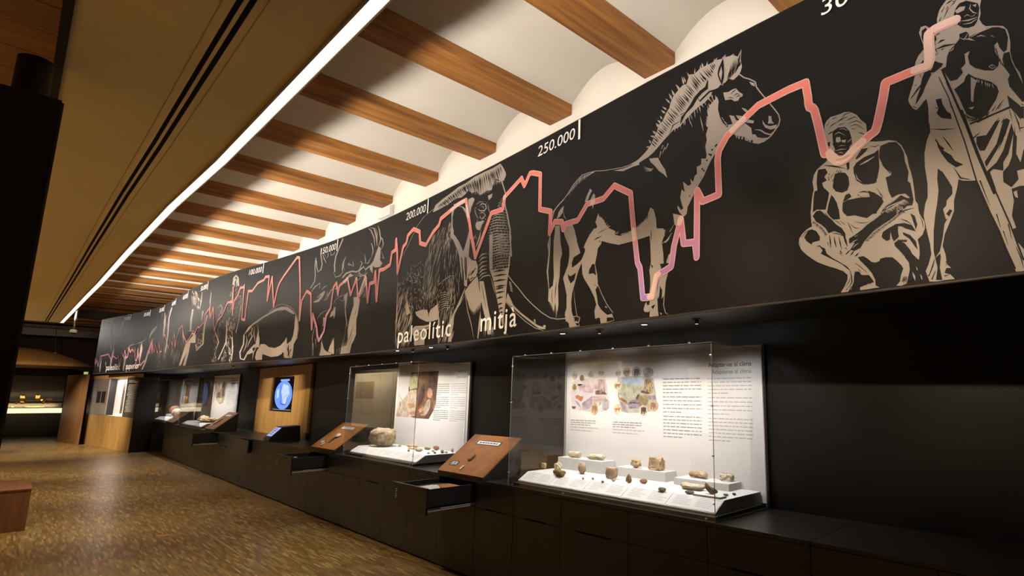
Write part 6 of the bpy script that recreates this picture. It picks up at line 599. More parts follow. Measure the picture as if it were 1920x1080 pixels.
S1 = [('bone','long',-3.39,3.186,.18,.052,.964,BONE_W,'pale knobbly bone on the left riser, its left one','bone'),('bone','long',-3.158,3.20,.228,.045,.964,BONE_W,'long pale knobbly bone on the right half of the left riser','bone'),
('vertebra','blocky',-3.619,3.058,.08,.048,.872,BONE_T,'small tan vertebra at the left end of the nearest showcase','bone'),('skull_fragment','knobbly',-3.366,2.99,.143,.082,.872,BONE_W,'pale skull fragment standing before the left riser','bone'),
('antler_fragment','long',-3.205,2.859,.218,.044,.872,BONE_D,'dark antler fragment lying before the pale skull fragment','antler'),('fossil_ball','ball',-3.161,3.048,.14,.09,.872,BONE_T,'round mottled tan fossil before the left riser','fossil'),
('tooth','small',-2.956,2.862,.033,.018,.872,BONE_T,'tiny tan tooth, left of the pair below the round fossil','tooth'),('tooth','small',-2.90,2.904,.033,.018,.872,BONE_T,'tiny tan tooth, right of the pair below the round fossil','tooth'),
('jaw_fragment','blocky',-2.821,3.017,.146,.086,.872,BONE_T,'chunky jaw fragment between the left and the middle riser','fossil'),('tooth','small',-2.77,2.871,.041,.012,.872,STONE_G,'small dark tooth before the chunky jaw fragment','tooth'),('tooth','small',-2.74,2.945,.046,.02,.872,BONE_T,'small tan tooth right of the dark one before the jaw fragment','tooth'),
('horn_core','spiky',-2.62,2.971,.085,.06,.872,BONE_D,'dark brown spiky horn piece before the middle riser','fossil'),('pebble_tool','stone',-2.525,3.017,.092,.033,.872,STONE_R,'flat reddish pebble before the middle riser','stone'),
('skull_fragment','knobbly',-2.75,3.20,.144,.072,.939,BONE_T,'pinkish round skull fragment on the middle riser','bone'),('jaw_fragment','teeth',-2.565,3.205,.168,.085,.939,BONE_T,'block of jaw with teeth on the right of the middle riser','jaw'),
('bone','long',-2.22,3.231,.186,.045,.917,BONE_T,'tan cylindrical bone on the right riser','bone'),('jaw_fragment','teeth2',-2.03,3.27,.129,.045,.917,BONE_W,'white row of teeth on the right riser','teeth'),
('claw_bone','small',-2.248,2.865,.089,.024,.872,STONE_G,'small grey claw bone, leftmost of those at the front right','bone'),('long_bone','long',-2.131,3.02,.24,.04,.872,BONE_W,'long pale bone lying before the right riser','bone'),('claw_bone','small',-2.06,2.895,.087,.022,.872,STONE_G,'grey curled claw below the long pale bone','bone'),
('leaf_bone','leaf',-1.93,2.916,.12,.062,.8845,BONE_D,'dark leaf-shaped bone on the small white plinth','bone'),('claw_bone','small',-1.871,3.001,.048,.015,.872,STONE_G,'tiny grey claw right of the leaf-shaped bone','bone'),('claw_bone','small',-1.852,3.06,.037,.015,.872,STONE_G,'tiny grey claw nearest the right end pane','bone')]
for n, k, x, y, w_, h, z, m, lb, ct in S1:
    X, Yc, a, d = fit(x, y, w_)
    if Yc+d/2 > 3.30: s = (3.30-d/2)/Yc; X, Yc = X*s, Yc*s
    specimen(n, k, X, Yc, z, a, d, h, m, lb, ct, random.uniform(-.15,.15))
C2 = showcase(-6.86, -5.21, 2.755, 3.318, 1.782, 'second glass showcase with a big rock and a cave painting panel', 5, 4)
S2 = [('rock','boulder',-6.46,3.02,.70,.215,.872,ROCK,'big block of pale limestone in the second showcase','rock'),('pebble','small',-6.70,2.99,.06,.022,.872,STONE_R,'small pebble left of the big block of limestone','stone'),('flake','flat',-6.30,3.16,.12,.026,.872,BONE_T,'tan flake right behind the big block of limestone','stone'),
('bone','long',-6.02,3.17,.36,.04,.872,BONE_T,'long tan bone at the back of the second showcase','bone'),('blade','long',-5.93,3.12,.24,.02,.872,BONE_W,'pale blade before the long tan bone','blade'),('core_stone','small',-5.66,2.94,.08,.03,.872,STONE_R,'dark red stone at the front corner edge of the second showcase','stone'),
('bone','long',-5.62,3.03,.30,.036,.872,BONE_T,'tan bone lying behind the dark red stone','bone'),('blade','long',-5.75,3.20,.22,.026,.872,BONE_D,'brown bone splinter at the middle back of the second showcase','bone'),('flake','flat',-5.60,3.22,.16,.05,.872,STONE_R,'reddish flake standing before the cave painting panel','stone'),
('flake','dark',-5.36,3.0,.074,.013,.872,STONE_G,'dark flint flake, first of three in a row on the right','flint'),('flake','dark',-5.33,3.055,.09,.018,.872,STONE_G,'dark flint flake, middle of three in a row on the right','flint'),('flake','dark',-5.30,3.12,.09,.024,.872,STONE_G,'dark flint flake, third of three in a row on the right','flint'),
('flake','flat',-5.52,3.14,.12,.016,.872,BONE_T,'thin tan flake behind the row of dark flints','stone'),('flake','flat',-5.44,3.20,.11,.02,.872,STONE_R,'thin reddish flake near the panel behind the dark flints','stone'),('flake','flat',-5.31,3.17,.08,.018,.872,BONE_W,'pale flake right of the third dark flint','stone'),('tooth','knobbly',-5.30,3.235,.09,.045,.872,BONE_T,'knobbly brown tooth at the right end by the panel','tooth')]
for n, k, x, y, w_, h, z, m, lb, ct in S2:
    if n == 'rock': specimen(n, k, -6.52, 3.06, z, .33, .26, h, m, lb, ct, .1); continue
    X, Yc, a, d = fit(x, y, w_)
    if Yc+d/2 > 3.30: s = (3.30-d/2)/Yc; X, Yc = X*s, Yc*s
    specimen(n, k, X, Yc, z, a, d, h, m, lb, ct, random.uniform(-.3,.3))
C3 = showcase(-15.95, -13.95, 2.73, 3.318, 1.80, 'third glass showcase with a tan cave picture and an antler', 5, 3)
for n, k, x, y, sx, sy, h, m, lb, ct in (('antler','knobbly',-14.65,2.99,.95,.26,.10,BONE_T,'tan antler spread across the third showcase','antler'),('skull_fragment','knobbly',-15.35,3.08,.34,.2,.13,BONE_W,'pale skull fragment at the left end of the third showcase','bone'),('flint','dark',-14.35,3.17,.2,.09,.10,STONE_G,'dark flint standing by the tan cave picture','flint'),('bone','long',-14.95,3.23,.5,.12,.09,BONE_T,'tan bone behind the antler','bone')):
    specimen(n, k, x, y, .872, sx, sy, h, m, lb, ct, .1)
C4 = showcase(-19.35, -17.6, 2.73, 3.318, 1.80, 'farthest glass showcase with a pale skull and a dark round stone', 4, 3)
riser(C4, -19.2, -18.45, 3.0, 3.28, .872, .94)
for n, k, x, y, z, sx, sy, h, m, lb, ct in (('skull','skull',-18.15,3.06,.872,.34,.24,.23,BONE_W,'pale skull in the farthest showcase','skull'),('round_stone','ball',-18.85,3.12,.94,.34,.24,.22,STONE_R,'dark round stone left of the pale skull','stone')):
    specimen(n, k, x, y, z, sx, sy, h, m, lb, ct, 2.6)
# ------------------------------------------------------------------ printed panels behind the cases
def P(name, polys, m, parent, y, dz=.0006):
    T = []
    b = MB()
    for p in polys:
        v = [Vector((q[0], q[1], 0)) for q in p]; n = len(b.v); b.v += [(q[0], y-dz, q[1]) for q in p]
        for t in tessellate_polygon([v]): b.f.append(tuple(n+i for i in t)); b.m.append(0)
    return rot_part(b, name, m, parent)
def ell(cx, cz, rx, rz, n=18): return [(cx+rx*math.cos(2*math.pi*i/n), cz+rz*math.sin(2*math.pi*i/n)) for i in range(n)]
def rows(x0, x1, z0, z1, n, h, last=.5):
    out = []
    for i in range(n):
        z = z1-(z1-z0)*i/max(n-1, 1); x = x0; end = x0+(x1-x0)*(1 if i < n-1 else last)
        while x < end-.004:
            L = min(random.uniform(.012,.06)*(x1-x0)/.34, end-x); out.append([(x,z-h/2),(x+L,z-h/2),(x+L,z+h/2),(x,z+h/2)]); x += L+.007
    return out
def title(txt, xr, z, h, m, parent, y, wd, bold=.004):
    tr = text_tris(txt, xr-wd, xr, z, h, 0, bold); b = MB()
    for t in tr: n = len(b.v); b.v += [(q[0], y-.0008, q[1]) for q in t]; b.f.append((n,n+1,n+2)); b.m.append(0)
    return rot_part(b, 'heading', m, parent)
def wc(name, c, k=.35, s=18): return mat(name, c, .6, .3, noise=k, nscale=s)
t = thing('climate_panel', (-2.74,3.31,.80), 'white climate text panel with two painted landscapes in the nearest showcase', 'panel'); yp = 3.320
b = MB(); b.box(-3.672,-1.772,yp,3.338,.803,1.80); rot_part(b, 'board', PANELW, t)
b = MB(); b.box(-1.772,-1.755,yp-.004,3.338,.777,1.80); rot_part(b, 'frame_edge', BLACK_M, t)
title('Adaptar-se al clima', -1.852, 1.664, .030, INK, t, yp, .335); title('Adaptarse al clima', -1.853, 1.616, .028, INK2, t, yp, .31)
for z0, z1, n in ((1.488,1.588,5),(1.348,1.457,5),(1.172,1.317,7)):
    P('text_lines', rows(-2.590,-2.250,z0,z1,n,.0065), INK2, t, yp)
    P('text_lines', rows(-2.196,-1.855,z0-.004,z1-.004,n,.0065), INK3, t, yp)
for x in (-3.59,-3.10):
    P('caption_lines', rows(x,x+.30,1.222,1.258,3,.007,.8), INK2, t, yp); P('caption_lines', rows(x,x+.33,1.176,1.200,2,.007,.8), INK3, t, yp)
def pz(u, v, k):        # the paintings were measured on a 1710 x 1080 sheet; its points on the panel
    return (-6.5693e-08*u*u+7.6834e-04*u+-3.6842, 1.702-.0000203*(u-108)-(.000508-4.75e-8*(u-108))*(v-180))
def pp(*a): return [pz(x, y, 0) for x, y in a]
SKY = wc('print_sky_blue', (.42,.50,.62)); LIL = wc('print_lilac_haze', (.62,.48,.52)); GRN = wc('print_sage_green', (.45,.47,.34)); VIO = wc('print_violet_rock', (.36,.29,.37)); OCH = wc('print_ochre_rock', (.42,.32,.19)); PNK = wc('print_rose_rock', (.55,.42,.38)); BRN = wc('print_brown', (.28,.17,.09)); RUST = wc('print_rust_red', (.50,.16,.09)); DKB = wc('print_dark_brown', (.12,.08,.06)); YEL = wc('print_pale_yellow', (.66,.60,.42)); GRY = wc('print_grey', (.40,.39,.37)); TANP = wc('print_tan', (.58,.44,.30))
HAZE = wc('print_pale_haze', (.66,.60,.60), .18, 9); HAZE2 = wc('print_olive_haze', (.50,.47,.39), .25, 12)
P('landscape_haze', [pp((130,430),(230,380),(400,360),(560,330),(690,340),(740,600),(770,760),(740,880),(600,930),(420,920),(300,900),(150,880),(120,700))], HAZE, t, yp, .0004)
P('landscape_haze', [pp((900,340),(1100,320),(1340,330),(1500,350),(1540,620),(1560,780),(1500,900),(1330,930),(1060,940),(940,900),(900,640))], HAZE2, t, yp, .0005)
P('landscape_print', [pp((230,455),(560,455),(545,600),(480,610),(250,560)), pp((230,455),(300,452),(320,470),(240,490))], LIL, t, yp, .0008)
P('landscape_print', [pp((560,380),(590,370),(680,375),(690,620),(600,640),(540,600),(570,480)), pp((470,655),(690,660),(720,720),(640,740),(600,760),(500,770),(470,720))], PNK, t, yp, .0010)
P('landscape_print', [pp((300,780),(360,740),(430,690),(470,660),(480,770),(445,860),(330,890)), pp((185,735),(230,740),(280,800),(300,880),(240,810)), pp((600,760),(640,745),(620,800),(590,820))], VIO, t, yp, .0010)
P('landscape_print', [pp((525,570),(590,560),(690,590),(725,630),(530,630)), pp((130,825),(210,830),(190,870),(150,865))], DKB, t, yp, .0012)
P('landscape_print', [pp((195,650),(240,640),(290,665),(325,660),(320,710),(290,750),(250,720),(195,690))], RUST, t, yp, .0013)
P('landscape_print', [pp((975,350),(1330,345),(1330,470),(1120,460),(975,450))], SKY, t, yp, .0008)
P('landscape_print', [pp((975,450),(1120,465),(1335,480),(1290,560),(1260,620),(1180,680),(1060,690),(990,640))], GRN, t, yp, .0009)
P('landscape_print', [pp((1350,370),(1480,365),(1500,600),(1440,630),(1290,600),(1340,500)), pp((1240,640),(1400,640),(1420,720),(1390,800),(1270,840),(1230,760))], OCH, t, yp, .0010)
P('landscape_print', [pp((1060,790),(1150,720),(1230,680),(1240,780),(1260,850),(1100,870)), pp((930,740),(1020,780),(1060,930),(1020,920),(960,820)), pp((1400,650),(1530,640),(1540,720),(1430,720))], VIO, t, yp, .0011)
P('landscape_print', [pp((1290,560),(1380,580),(1440,600),(1400,625),(1290,600)), pp((1200,690),(1240,630),(1270,620),(1230,720))], DKB, t, yp, .0012)
P('landscape_print', [pp((920,690),(960,680),(1060,740),(1070,790),(1040,780),(930,720)), pp((905,640),(915,610),(950,605),(968,625),(945,650),(955,625),(925,620),(920,650),(935,690),(920,690))], BRN, t, yp, .0013)
RS = random.Random(5)
for (xa, xb, ya, yb, n_, m_) in ((1360,1490,380,590,14,DKB),(1240,1400,640,820,16,BRN),(590,685,390,600,12,VIO),(480,690,665,740,12,VIO),(1070,1230,720,860,16,DKB),(310,440,720,880,14,GRY),(1000,1280,500,670,18,OCH),(240,540,480,590,14,PNK)):
    sl = []
    for _ in range(n_):
        x, y = RS.uniform(xa, xb), RS.uniform(ya, yb); a, l = (RS.uniform(3,7), RS.uniform(25,70)) if yb-ya > 150 or xb-xa < 150 else (RS.uniform(25,70), RS.uniform(3,7)); sl.append(pp((x-a,y-l/2),(x+a,y-l/2),(x+a*.6,y+l/2),(x-a,y+l/2)))
    P('brush_strokes', sl, m_, t, yp, .0016)
def med(cx, cy, rx, ry, bg, fg, blob):
    c = pz(cx, cy, 0); P('medallion_print', [ell(c[0], c[1], rx*.00062, ry*.000507)], bg, t, yp, .0014)
    P('medallion_animal', [pp(*[(cx+x, cy+y) for x, y in blob])], fg, t, yp, .0018)
BEAST = [(-42,10),(-40,-18),(-10,-28),(20,-24),(45,-34),(50,-10),(38,4),(34,40),(24,40),(20,14),(-14,14),(-20,42),(-32,42),(-32,14)]; ELE = [(-40,-48),(10,-55),(48,-40),(44,0),(52,40),(40,40),(30,10),(20,60),(4,60),(2,20),(-12,20),(-16,62),(-36,60),(-40,10)]
BIRD = [(-40,20),(-20,-40),(10,-50),(30,-20),(40,30),(20,50),(-20,50)]
for a in ((175,310,60,75,YEL,GRY,BEAST),(300,350,48,52,YEL,BRN,BIRD),(450,290,58,70,YEL,GRY,BIRD),(620,270,60,45,YEL,GRN,BEAST),(175,500,52,80,YEL,BRN,BIRD),(515,870,72,100,TANP,BRN,ELE),(700,800,70,95,GRY,VIO,BEAST),(910,270,52,56,YEL,GRY,BEAST),(1050,250,68,72,TANP,BRN,BEAST),(1215,250,82,84,GRY,DKB,ELE),(1410,260,88,78,GRY,VIO,BEAST),(900,480,66,64,YEL,BRN,BEAST),(900,880,66,85,YEL,RUST,BEAST),(1330,895,66,84,YEL,DKB,ELE),(1490,820,88,84,TANP,BRN,ELE)): med(*a)
t = thing('neanderthal_panel', (-5.98,3.31,.80), 'white text panel with a brown cave scene in the second showcase', 'panel')
b = MB(); b.box(-6.80,-5.165,yp,3.338,.803,1.812); rot_part(b, 'board', PANELW, t); b = MB(); b.box(-5.165,-5.13,yp-.004,3.338,.777,1.815); rot_part(b, 'frame_edge', BLACK_M, t)
title('Neandertals', -5.235, 1.708, .036, INK, t, yp, .19); title('Neandertales', -5.238, 1.648, .034, INK2, t, yp, .19)
for z0, z1, n in ((1.47,1.585,6),(1.33,1.44,6),(1.19,1.295,6)):
    P('text_lines', rows(-5.875,-5.565,z0,z1,n,.008), INK2, t, yp); P('text_lines', rows(-5.53,-5.225,z0,z1,n,.008), INK3, t, yp)
CV = [wc('print_cave_brown', (.20,.11,.06), .5, 14), wc('print_cave_light', (.62,.50,.38), .35, 16), wc('print_cave_grass', (.55,.52,.30), .4, 14), wc('print_cave_dark', (.10,.055,.045), .5, 14), wc('print_skin', (.50,.26,.16), .3, 20), wc('print_hide', (.44,.36,.27), .4, 20)]
def c2(x, y): return (-6.80+.967*((x-120)/610.)+.02, 1.735-.54*((y-180)/755.))
def cc(*a): return [c2(x, y) for x, y in a]
P('cave_scene_print', [cc((330,180),(730,180),(715,700),(690,800),(630,935),(430,935),(300,900),(320,640),(300,450))], CV[0], t, yp, .0008)
P('cave_scene_print', [cc((140,520),(220,640),(330,480),(430,470),(440,700),(420,900),(300,930),(120,920),(150,800),(200,660))], CV[1], t, yp, .0010)
P('cave_scene_print', [cc((320,210),(430,205),(440,440),(330,470),(300,380))], CV[2], t, yp, .0010)
P('cave_scene_print', [cc((600,180),(730,180),(715,640),(680,640),(640,450),(590,440)), cc((560,935),(630,935),(690,800),(640,700)), cc((480,440),(540,380),(560,560),(500,720),(450,760))], CV[3], t, yp, .0010)
P('cave_scene_print', [cc((595,480),(625,455),(655,480),(665,560),(640,610),(600,590),(585,540)), cc((300,700),(400,690),(420,760),(330,780)), cc((340,840),(420,820),(430,870),(350,880)), cc((470,800),(540,740),(560,800),(500,850)), cc((500,860),(590,850),(580,890),(520,890))], CV[4], t, yp, .0013)
P('cave_scene_print', [cc((590,650),(620,620),(640,660),(640,760),(600,860),(540,870),(560,740)), ell(*c2(622,475), .032, .02), cc((170,680),(190,660),(200,760),(170,750)), cc((230,690),(260,670),(275,790),(235,800))], CV[5], t, yp, .0014)
for (xa, xb, nm, lb, warm) in ((-16.0,-13.86,'cave_panel','white text panel with a tan cave picture in the third showcase',1),(-19.55,-17.54,'wide_text_panel','white text panel with a tall reddish picture in the farthest showcase',0)):
    t = thing(nm, ((xa+xb)/2,3.31,.80), lb, 'panel'); w_ = xb-xa
    b = MB(); b.box(xa,xb,yp,3.338,.803,1.885); rot_part(b, 'board', PANELW, t); b = MB(); b.box(xb,xb+.05,yp-.004,3.338,.777,1.885); rot_part(b, 'frame_edge', BLACK_M, t)
    P('heading', rows(xb-.62,xb-.10,1.70,1.76,2,.028,1), INK2, t, yp); P('text_lines', rows(xb-.85,xb-.10,1.25,1.52,9,.010), INK3, t, yp)
    if warm:
        P('cave_picture_print', [[(xa+.16,1.72),(xa+.42,1.60),(xa+.70,1.58),(xa+.80,1.76),(xa+1.12,1.72),(xa+1.10,1.40),(xa+1.02,1.28),(xa+.75,1.24),(xa+.40,1.33),(xa+.28,1.42)]], CV[5], t, yp, .0008)
        P('cave_picture_print', [[(xa+.42,1.50),(xa+.70,1.52),(xa+.72,1.40),(xa+.45,1.38)], [(xa+.78,1.70),(xa+.98,1.74),(xa+1.06,1.44),(xa+.86,1.40)], [(xa+.14,1.78),(xa+.20,1.76),(xa+.20,1.30),(xa+.15,1.24)]], CV[0], t, yp, .0010)
        P('cave_picture_print', [[(xa+.38,1.38),(xa+.95,1.38),(xa+.90,1.28),(xa+.55,1.28)], [(xa+.50,1.64),(xa+.62,1.64),(xa+.62,1.54),(xa+.52,1.53)]], CV[2], t, yp, .0012)
    else:
        P('reddish_picture_print', [[(xa+.62,1.72),(xa+1.08,1.70),(xa+1.05,1.22),(xa+.60,1.20)]], CV[0], t, yp, .0008); P('reddish_picture_print', [[(xa+.76,1.58),(xa+.92,1.56),(xa+.94,1.30),(xa+.74,1.28)]], CV[4], t, yp, .0010); P('reddish_picture_print', [[(xa+.82,1.70),(xa+1.0,1.69),(xa+.99,1.55),(xa+.84,1.52)]], CV[5], t, yp, .0010)
# ------------------------------------------------------------------ sloping lecterns
def lectern(x0, x1, m, label, z0=.803, z1=1.098, y0=2.715, y1=3.092, kind=0):
    t = thing('lectern', ((x0+x1)/2, y0, .775), label, 'lectern'); th = .028
    sl = Vector((0, y1-y0, z1-z0)); n = Vector((0, -(z1-z0), y1-y0)).normalized()
    b = MB(); b.prism([(x0+.004,y0+.004,.776),(x0+.004,y0+.004,z0-.006),(x0+.004,y1-.004,z1-.010),(x0+.004,y1-.004,.776)], (x1-x0-.008,0,0)); rot_part(b, 'body', BLACK_M, t)
    b = MB(); q = [Vector((x0,y0,z0)), Vector((x1,y0,z0)), Vector((x1,y1,z1)), Vector((x0,y1,z1))]; b.prism([p-n*.012 for p in q], n*.012); rot_part(b, 'board', m, t, bevel=.0015)
    def at(u, v, h=0): return Vector((x0+(x1-x0)*u, y0, z0))+sl*v+n*h
    def plate(u0, u1, v0, v1, txt):
        b = MB(); b.prism([at(u0-.02,v0-.015,.0004), at(u1+.02,v0-.015,.0004), at(u1+.02,v1+.02,.0004), at(u0-.02,v1+.02,.0004)], n*.0012); rot_part(b, 'plate_recess', mat('recess_dark_red', (.03,.008,.006), .6), t)
        b = MB(); b.prism([at(u0,v0,.0018), at(u1,v0,.0018), at(u1,v1,.0018), at(u0,v1,.0018)], n*.001); rot_part(b, 'label_plate', PAPER, t)
        b = MB()
        for i in range(txt):
            vv = v0+(v1-v0)*(.7-.5*i/max(txt-1,1)) if txt > 1 else (v0+v1)/2; u = u0+(u1-u0)*.08
            while u < u0+(u1-u0)*.9:
                du = min(random.uniform(.02,.06), u0+(u1-u0)*.92-u); b.quad(*[tuple(at(a, c, .003)) for a, c in ((u,vv-.012),(u+du,vv-.012),(u+du,vv+.012),(u,vv+.012))]); u += du+.012
        rot_part(b, 'plate_text', INK, t)
    plate(.25,.72,.75,.83,1); plate(.15,.27,.165,.25,2)
    return t, at, n
LA, at, n = lectern(-4.678, -3.971, LECT, 'orange-brown sloping lectern between the second and the nearest showcase')
def on_board(o, at, u, v, n):
    p = at(u, v, .001); o.location = p; o.rotation_euler = n.to_track_quat('Z','Y').to_euler(); return o
o = specimen('worked_flint', 'flat', 0,0,0, .060,.085,.022, STONE_R, 'dark brown flint on the middle of the orange lectern', 'flint'); on_board(o, at, .45, .40, n)
o = specimen('pale_flake', 'flat', 0,0,0, .035,.055,.010, BONE_W, 'pale flake on the lower edge of the orange lectern', 'flake'); on_board(o, at, .45, .13, n)
LB, at, n = lectern(-7.767, -7.025, LECT, 'orange-brown sloping lectern left of the second showcase', .818, 1.104, kind=1)
o = specimen('hafted_tool', 'long', 0,0,0, .035,.13,.030, BONE_D, 'dark tool handle on the lectern left of the second showcase', 'tool'); on_board(o, at, .50, .32, n)
o = specimen('pale_flint', 'spiky', 0,0,0, .12,.07,.030, BONE_W, 'pale flint above the dark tool handle on the lectern', 'flint'); on_board(o, at, .52, .47, n)
o = specimen('pale_flake', 'flat', 0,0,0, .04,.06,.010, BONE_W, 'pale flake at the lower edge of the lectern left of the second showcase', 'flake'); on_board(o, at, .36, .12, n)
LC, at, n = lectern(-13.397, -12.691, LECTD, 'dull brown sloping lectern right of the third showcase', .815, 1.117)
o = specimen('bone_point', 'long', 0,0,0, .05,.24,.03, BONE_T, 'tan bone point on the dull brown lectern right of the third showcase', 'bone'); on_board(o, at, .42, .42, n)
LD, at, n = lectern(-17.25, -16.45, LECTD, 'dull brown sloping lectern between the two farthest showcases', .815, 1.117)
# ------------------------------------------------------------------ oak screen panel with the globe screen and the tablet stand
t = thing('oak_screen_panel', (-11.05,3.3,.776), 'golden oak panel standing on the counter with a globe screen', 'panel')
x0, x1 = -12.42, -9.68; sx0, sx1, sz0, sz1 = -11.585, -10.515, 1.177, 1.767
pl_w = (x1-x0)/14
for i in range(14):
    a = x0+pl_w*i; c = a+pl_w
    segs = [(.776, 1.955)] if c <= sx0 or a >= sx1 else [(.776, sz0-.006), (sz1+.006, 1.955)]
    for z0, z1 in segs:
        b = MB(); b.box(a+.0008, c-.0008, 3.296, 3.336, z0, z1); rot_part(b, 'oak_board', OAK, t)
b = MB(); b.box(sx0-.05,sx1+.05,3.318,3.336,sz0-.02,sz1+.02); rot_part(b, 'screen', mat('screen_glass_black', (.006,.006,.012), .06, .6), t)
cx, cz = -11.02, 1.455
b = MB(); b.cyl((cx,3.3175,cz), .40, -.0006, 48, 'y')
for i, v in enumerate(b.v): b.v[i] = (cx+(v[0]-cx)*1.13, v[1], cz+(v[2]-cz)*.62)
rot_part(b, 'globe_image', mat('globe_blue_glow', (.02,.04,.1), .3, emit=(.12,.26,.95), es=1.3), t)
def scr(name, polys, col, es, dz): P(name, polys, mat(name+'_glow', (.02,.02,.03), .3, emit=col, es=es), t, 3.3168, dz)
scr('globe_land', [[(cx-.04,cz+.20),(cx+.26,cz+.16),(cx+.33,cz+.02),(cx+.20,cz-.05),(cx+.16,cz-.17),(cx+.02,cz-.14),(cx-.04,cz-.02),(cx-.12,cz+.06)], [(cx-.36,cz+.08),(cx-.24,cz+.12),(cx-.22,cz-.04),(cx-.33,cz-.06)]], (.50,.66,.95), 1.1, .0006)
scr('globe_route', [[(cx-.17,cz+.15),(cx-.15,cz+.15),(cx-.12,cz-.12),(cx-.06,cz-.165),(cx+.16,cz-.17),(cx+.22,cz-.12),(cx+.20,cz-.12),(cx+.15,cz-.155),(cx-.05,cz-.15),(cx-.10,cz-.10)]], (.03,.05,.22), .6, .0012)
scr('globe_trail', [[(cx-.02,cz-.13),(cx+.10,cz-.02),(cx+.30,cz+.02),(cx+.30,cz+.008),(cx+.11,cz-.035),(cx,cz-.14)]], (.75,.30,.55), .9, .0012)
scr('screen_heading', [[(cx-.20,sz1-.035),(cx+.26,sz1-.035),(cx+.26,sz1-.07),(cx-.20,sz1-.07)]], (.35,.55,.85), .8, .0006)
scr('screen_caption', [[(sx0+.10,sz0+.02),(sx1-.05,sz0+.02),(sx1-.05,sz0+.034),(sx0+.10,sz0+.034)]], (.45,.45,.5), .5, .0006)
t = thing('tablet_stand', (-9.58,2.95,.776), 'black sloping tablet stand before the oak screen panel', 'tablet stand')
x0, x1 = -9.715, -9.45
b = MB(); b.prism([(x0,2.72,.7765),(x0,2.72,.80),(x0,2.725,.825),(x0,2.885,.980),(x0,3.125,.998),(x0,3.145,.7765)], (x1-x0,0,0)); rot_part(b, 'body', BLACK_M, t)
sl = Vector((0,.16,.155)); nn = Vector((0,-.155,.16)).normalized(); o0 = Vector((x0,2.725,.825))
b = MB(); b.prism([o0+Vector((.018,0,0))+sl*.16+nn*.0008, o0+Vector((.247,0,0))+sl*.16+nn*.0008, o0+Vector((.247,0,0))+sl*.93+nn*.0008, o0+Vector((.018,0,0))+sl*.93+nn*.0008], nn*.002); rot_part(b, 'screen', mat('tablet_glow', (.05,.05,.08), .2, emit=(.42,.42,.80), es=1.0), t)
b = MB()
for i in range(4): q = o0+Vector((.05,0,0))+sl*(.75-.14*i)+nn*.0036; b.quad(tuple(q), tuple(q+Vector((.13,0,0))), tuple(q+Vector((.13,0,0))+sl*.05), tuple(q+sl*.05))
rot_part(b, 'screen_text', mat('tablet_text_dark', (.05,.05,.12), .5, emit=(.10,.10,.32), es=.6), t)
# emergency lamp on the cream wall
t = thing('emergency_light', (-7.45,YW,3.98), 'small white emergency light box on the cream wall above the banner', 'emergency light')
b = MB(); b.box(-7.66,-7.30,3.275,YW-.001,3.925,4.06); rot_part(b, 'housing', WHITE, t, bevel=.006); b = MB(); b.box(-7.63,-7.33,3.271,3.275,3.945,4.04); rot_part(b, 'diffuser', mat('frosted_cover', (.75,.75,.74), .3), t)
# ------------------------------------------------------------------ far end: oak kiosk, wall case, hanging canopy, dome camera
KA, KB = Vector((-18.806,2.283,0)), Vector((-23.08,1.739,0)); KD = (KB-KA).normalized(); KN = Vector((KD.y,-KD.x,0));
if KN.y > 0: KN = -KN
def kp(u, z, off=0): return KA+KD*u+Vector((0,0,z))+KN*off
t = thing('oak_kiosk', tuple(KA+KD*2.2), 'golden oak kiosk wall with a lit opening at the far end of the counter', 'kiosk')
def kbox(name, u0, u1, z0, z1, m, d0=-.06, d1=0, parent=None):
    b = MB(); b.prism([kp(u0,z0,d0), kp(u1,z0,d0), kp(u1,z1,d0), kp(u0,z1,d0)], KN*(d1-d0)); return rot_part(b, name, m, parent or t)
n = 18
for i in range(n): kbox('oak_board', .002+4.49*i/n, 4.49*(i+1)/n-.002, .0, .862, OAK)
kbox('header_beam', -.02, 5.3, 1.885, 1.985, OAK, -.08, .004)
GP = mat('brown_grey_glass_panel', (.21,.175,.145), .25, .5); GP2 = mat('dark_text_panel', (.075,.055,.043), .35, .5)
kbox('grey_panel', 2.56, 4.47, .866, 1.882, GP, -.03, .002); kbox('text_panel', .0, .935, .866, 1.882, GP2, -.03, .002)
kbox('black_square', 3.22, 3.58, 1.205, 1.528, BLACK_M, .002, .006); kbox('black_square', 2.74, 3.12, 1.205, 1.528, BLACK_M, .002, .006)
b = MB()
for i in range(22):
    z = 1.80-.038*i
    if i == 2: continue
    u0 = .14; u1 = .14+random.uniform(.55,.70); q = [kp(u0,z,.0026), kp(u1,z,.0026), kp(u1,z+.017,.0026), kp(u0,z+.017,.0026)]; b.poly([tuple(v) for v in q])
rot_part(b, 'text_lines', INK3, t)
b = MB()
for i in range(9): z = 1.78-.05*i; b.poly([tuple(v) for v in (kp(3.75,z,.0026), kp(4.35,z,.0026), kp(4.35,z+.012,.0026), kp(3.75,z+.012,.0026))])
rot_part(b, 'text_lines', INK2, t)
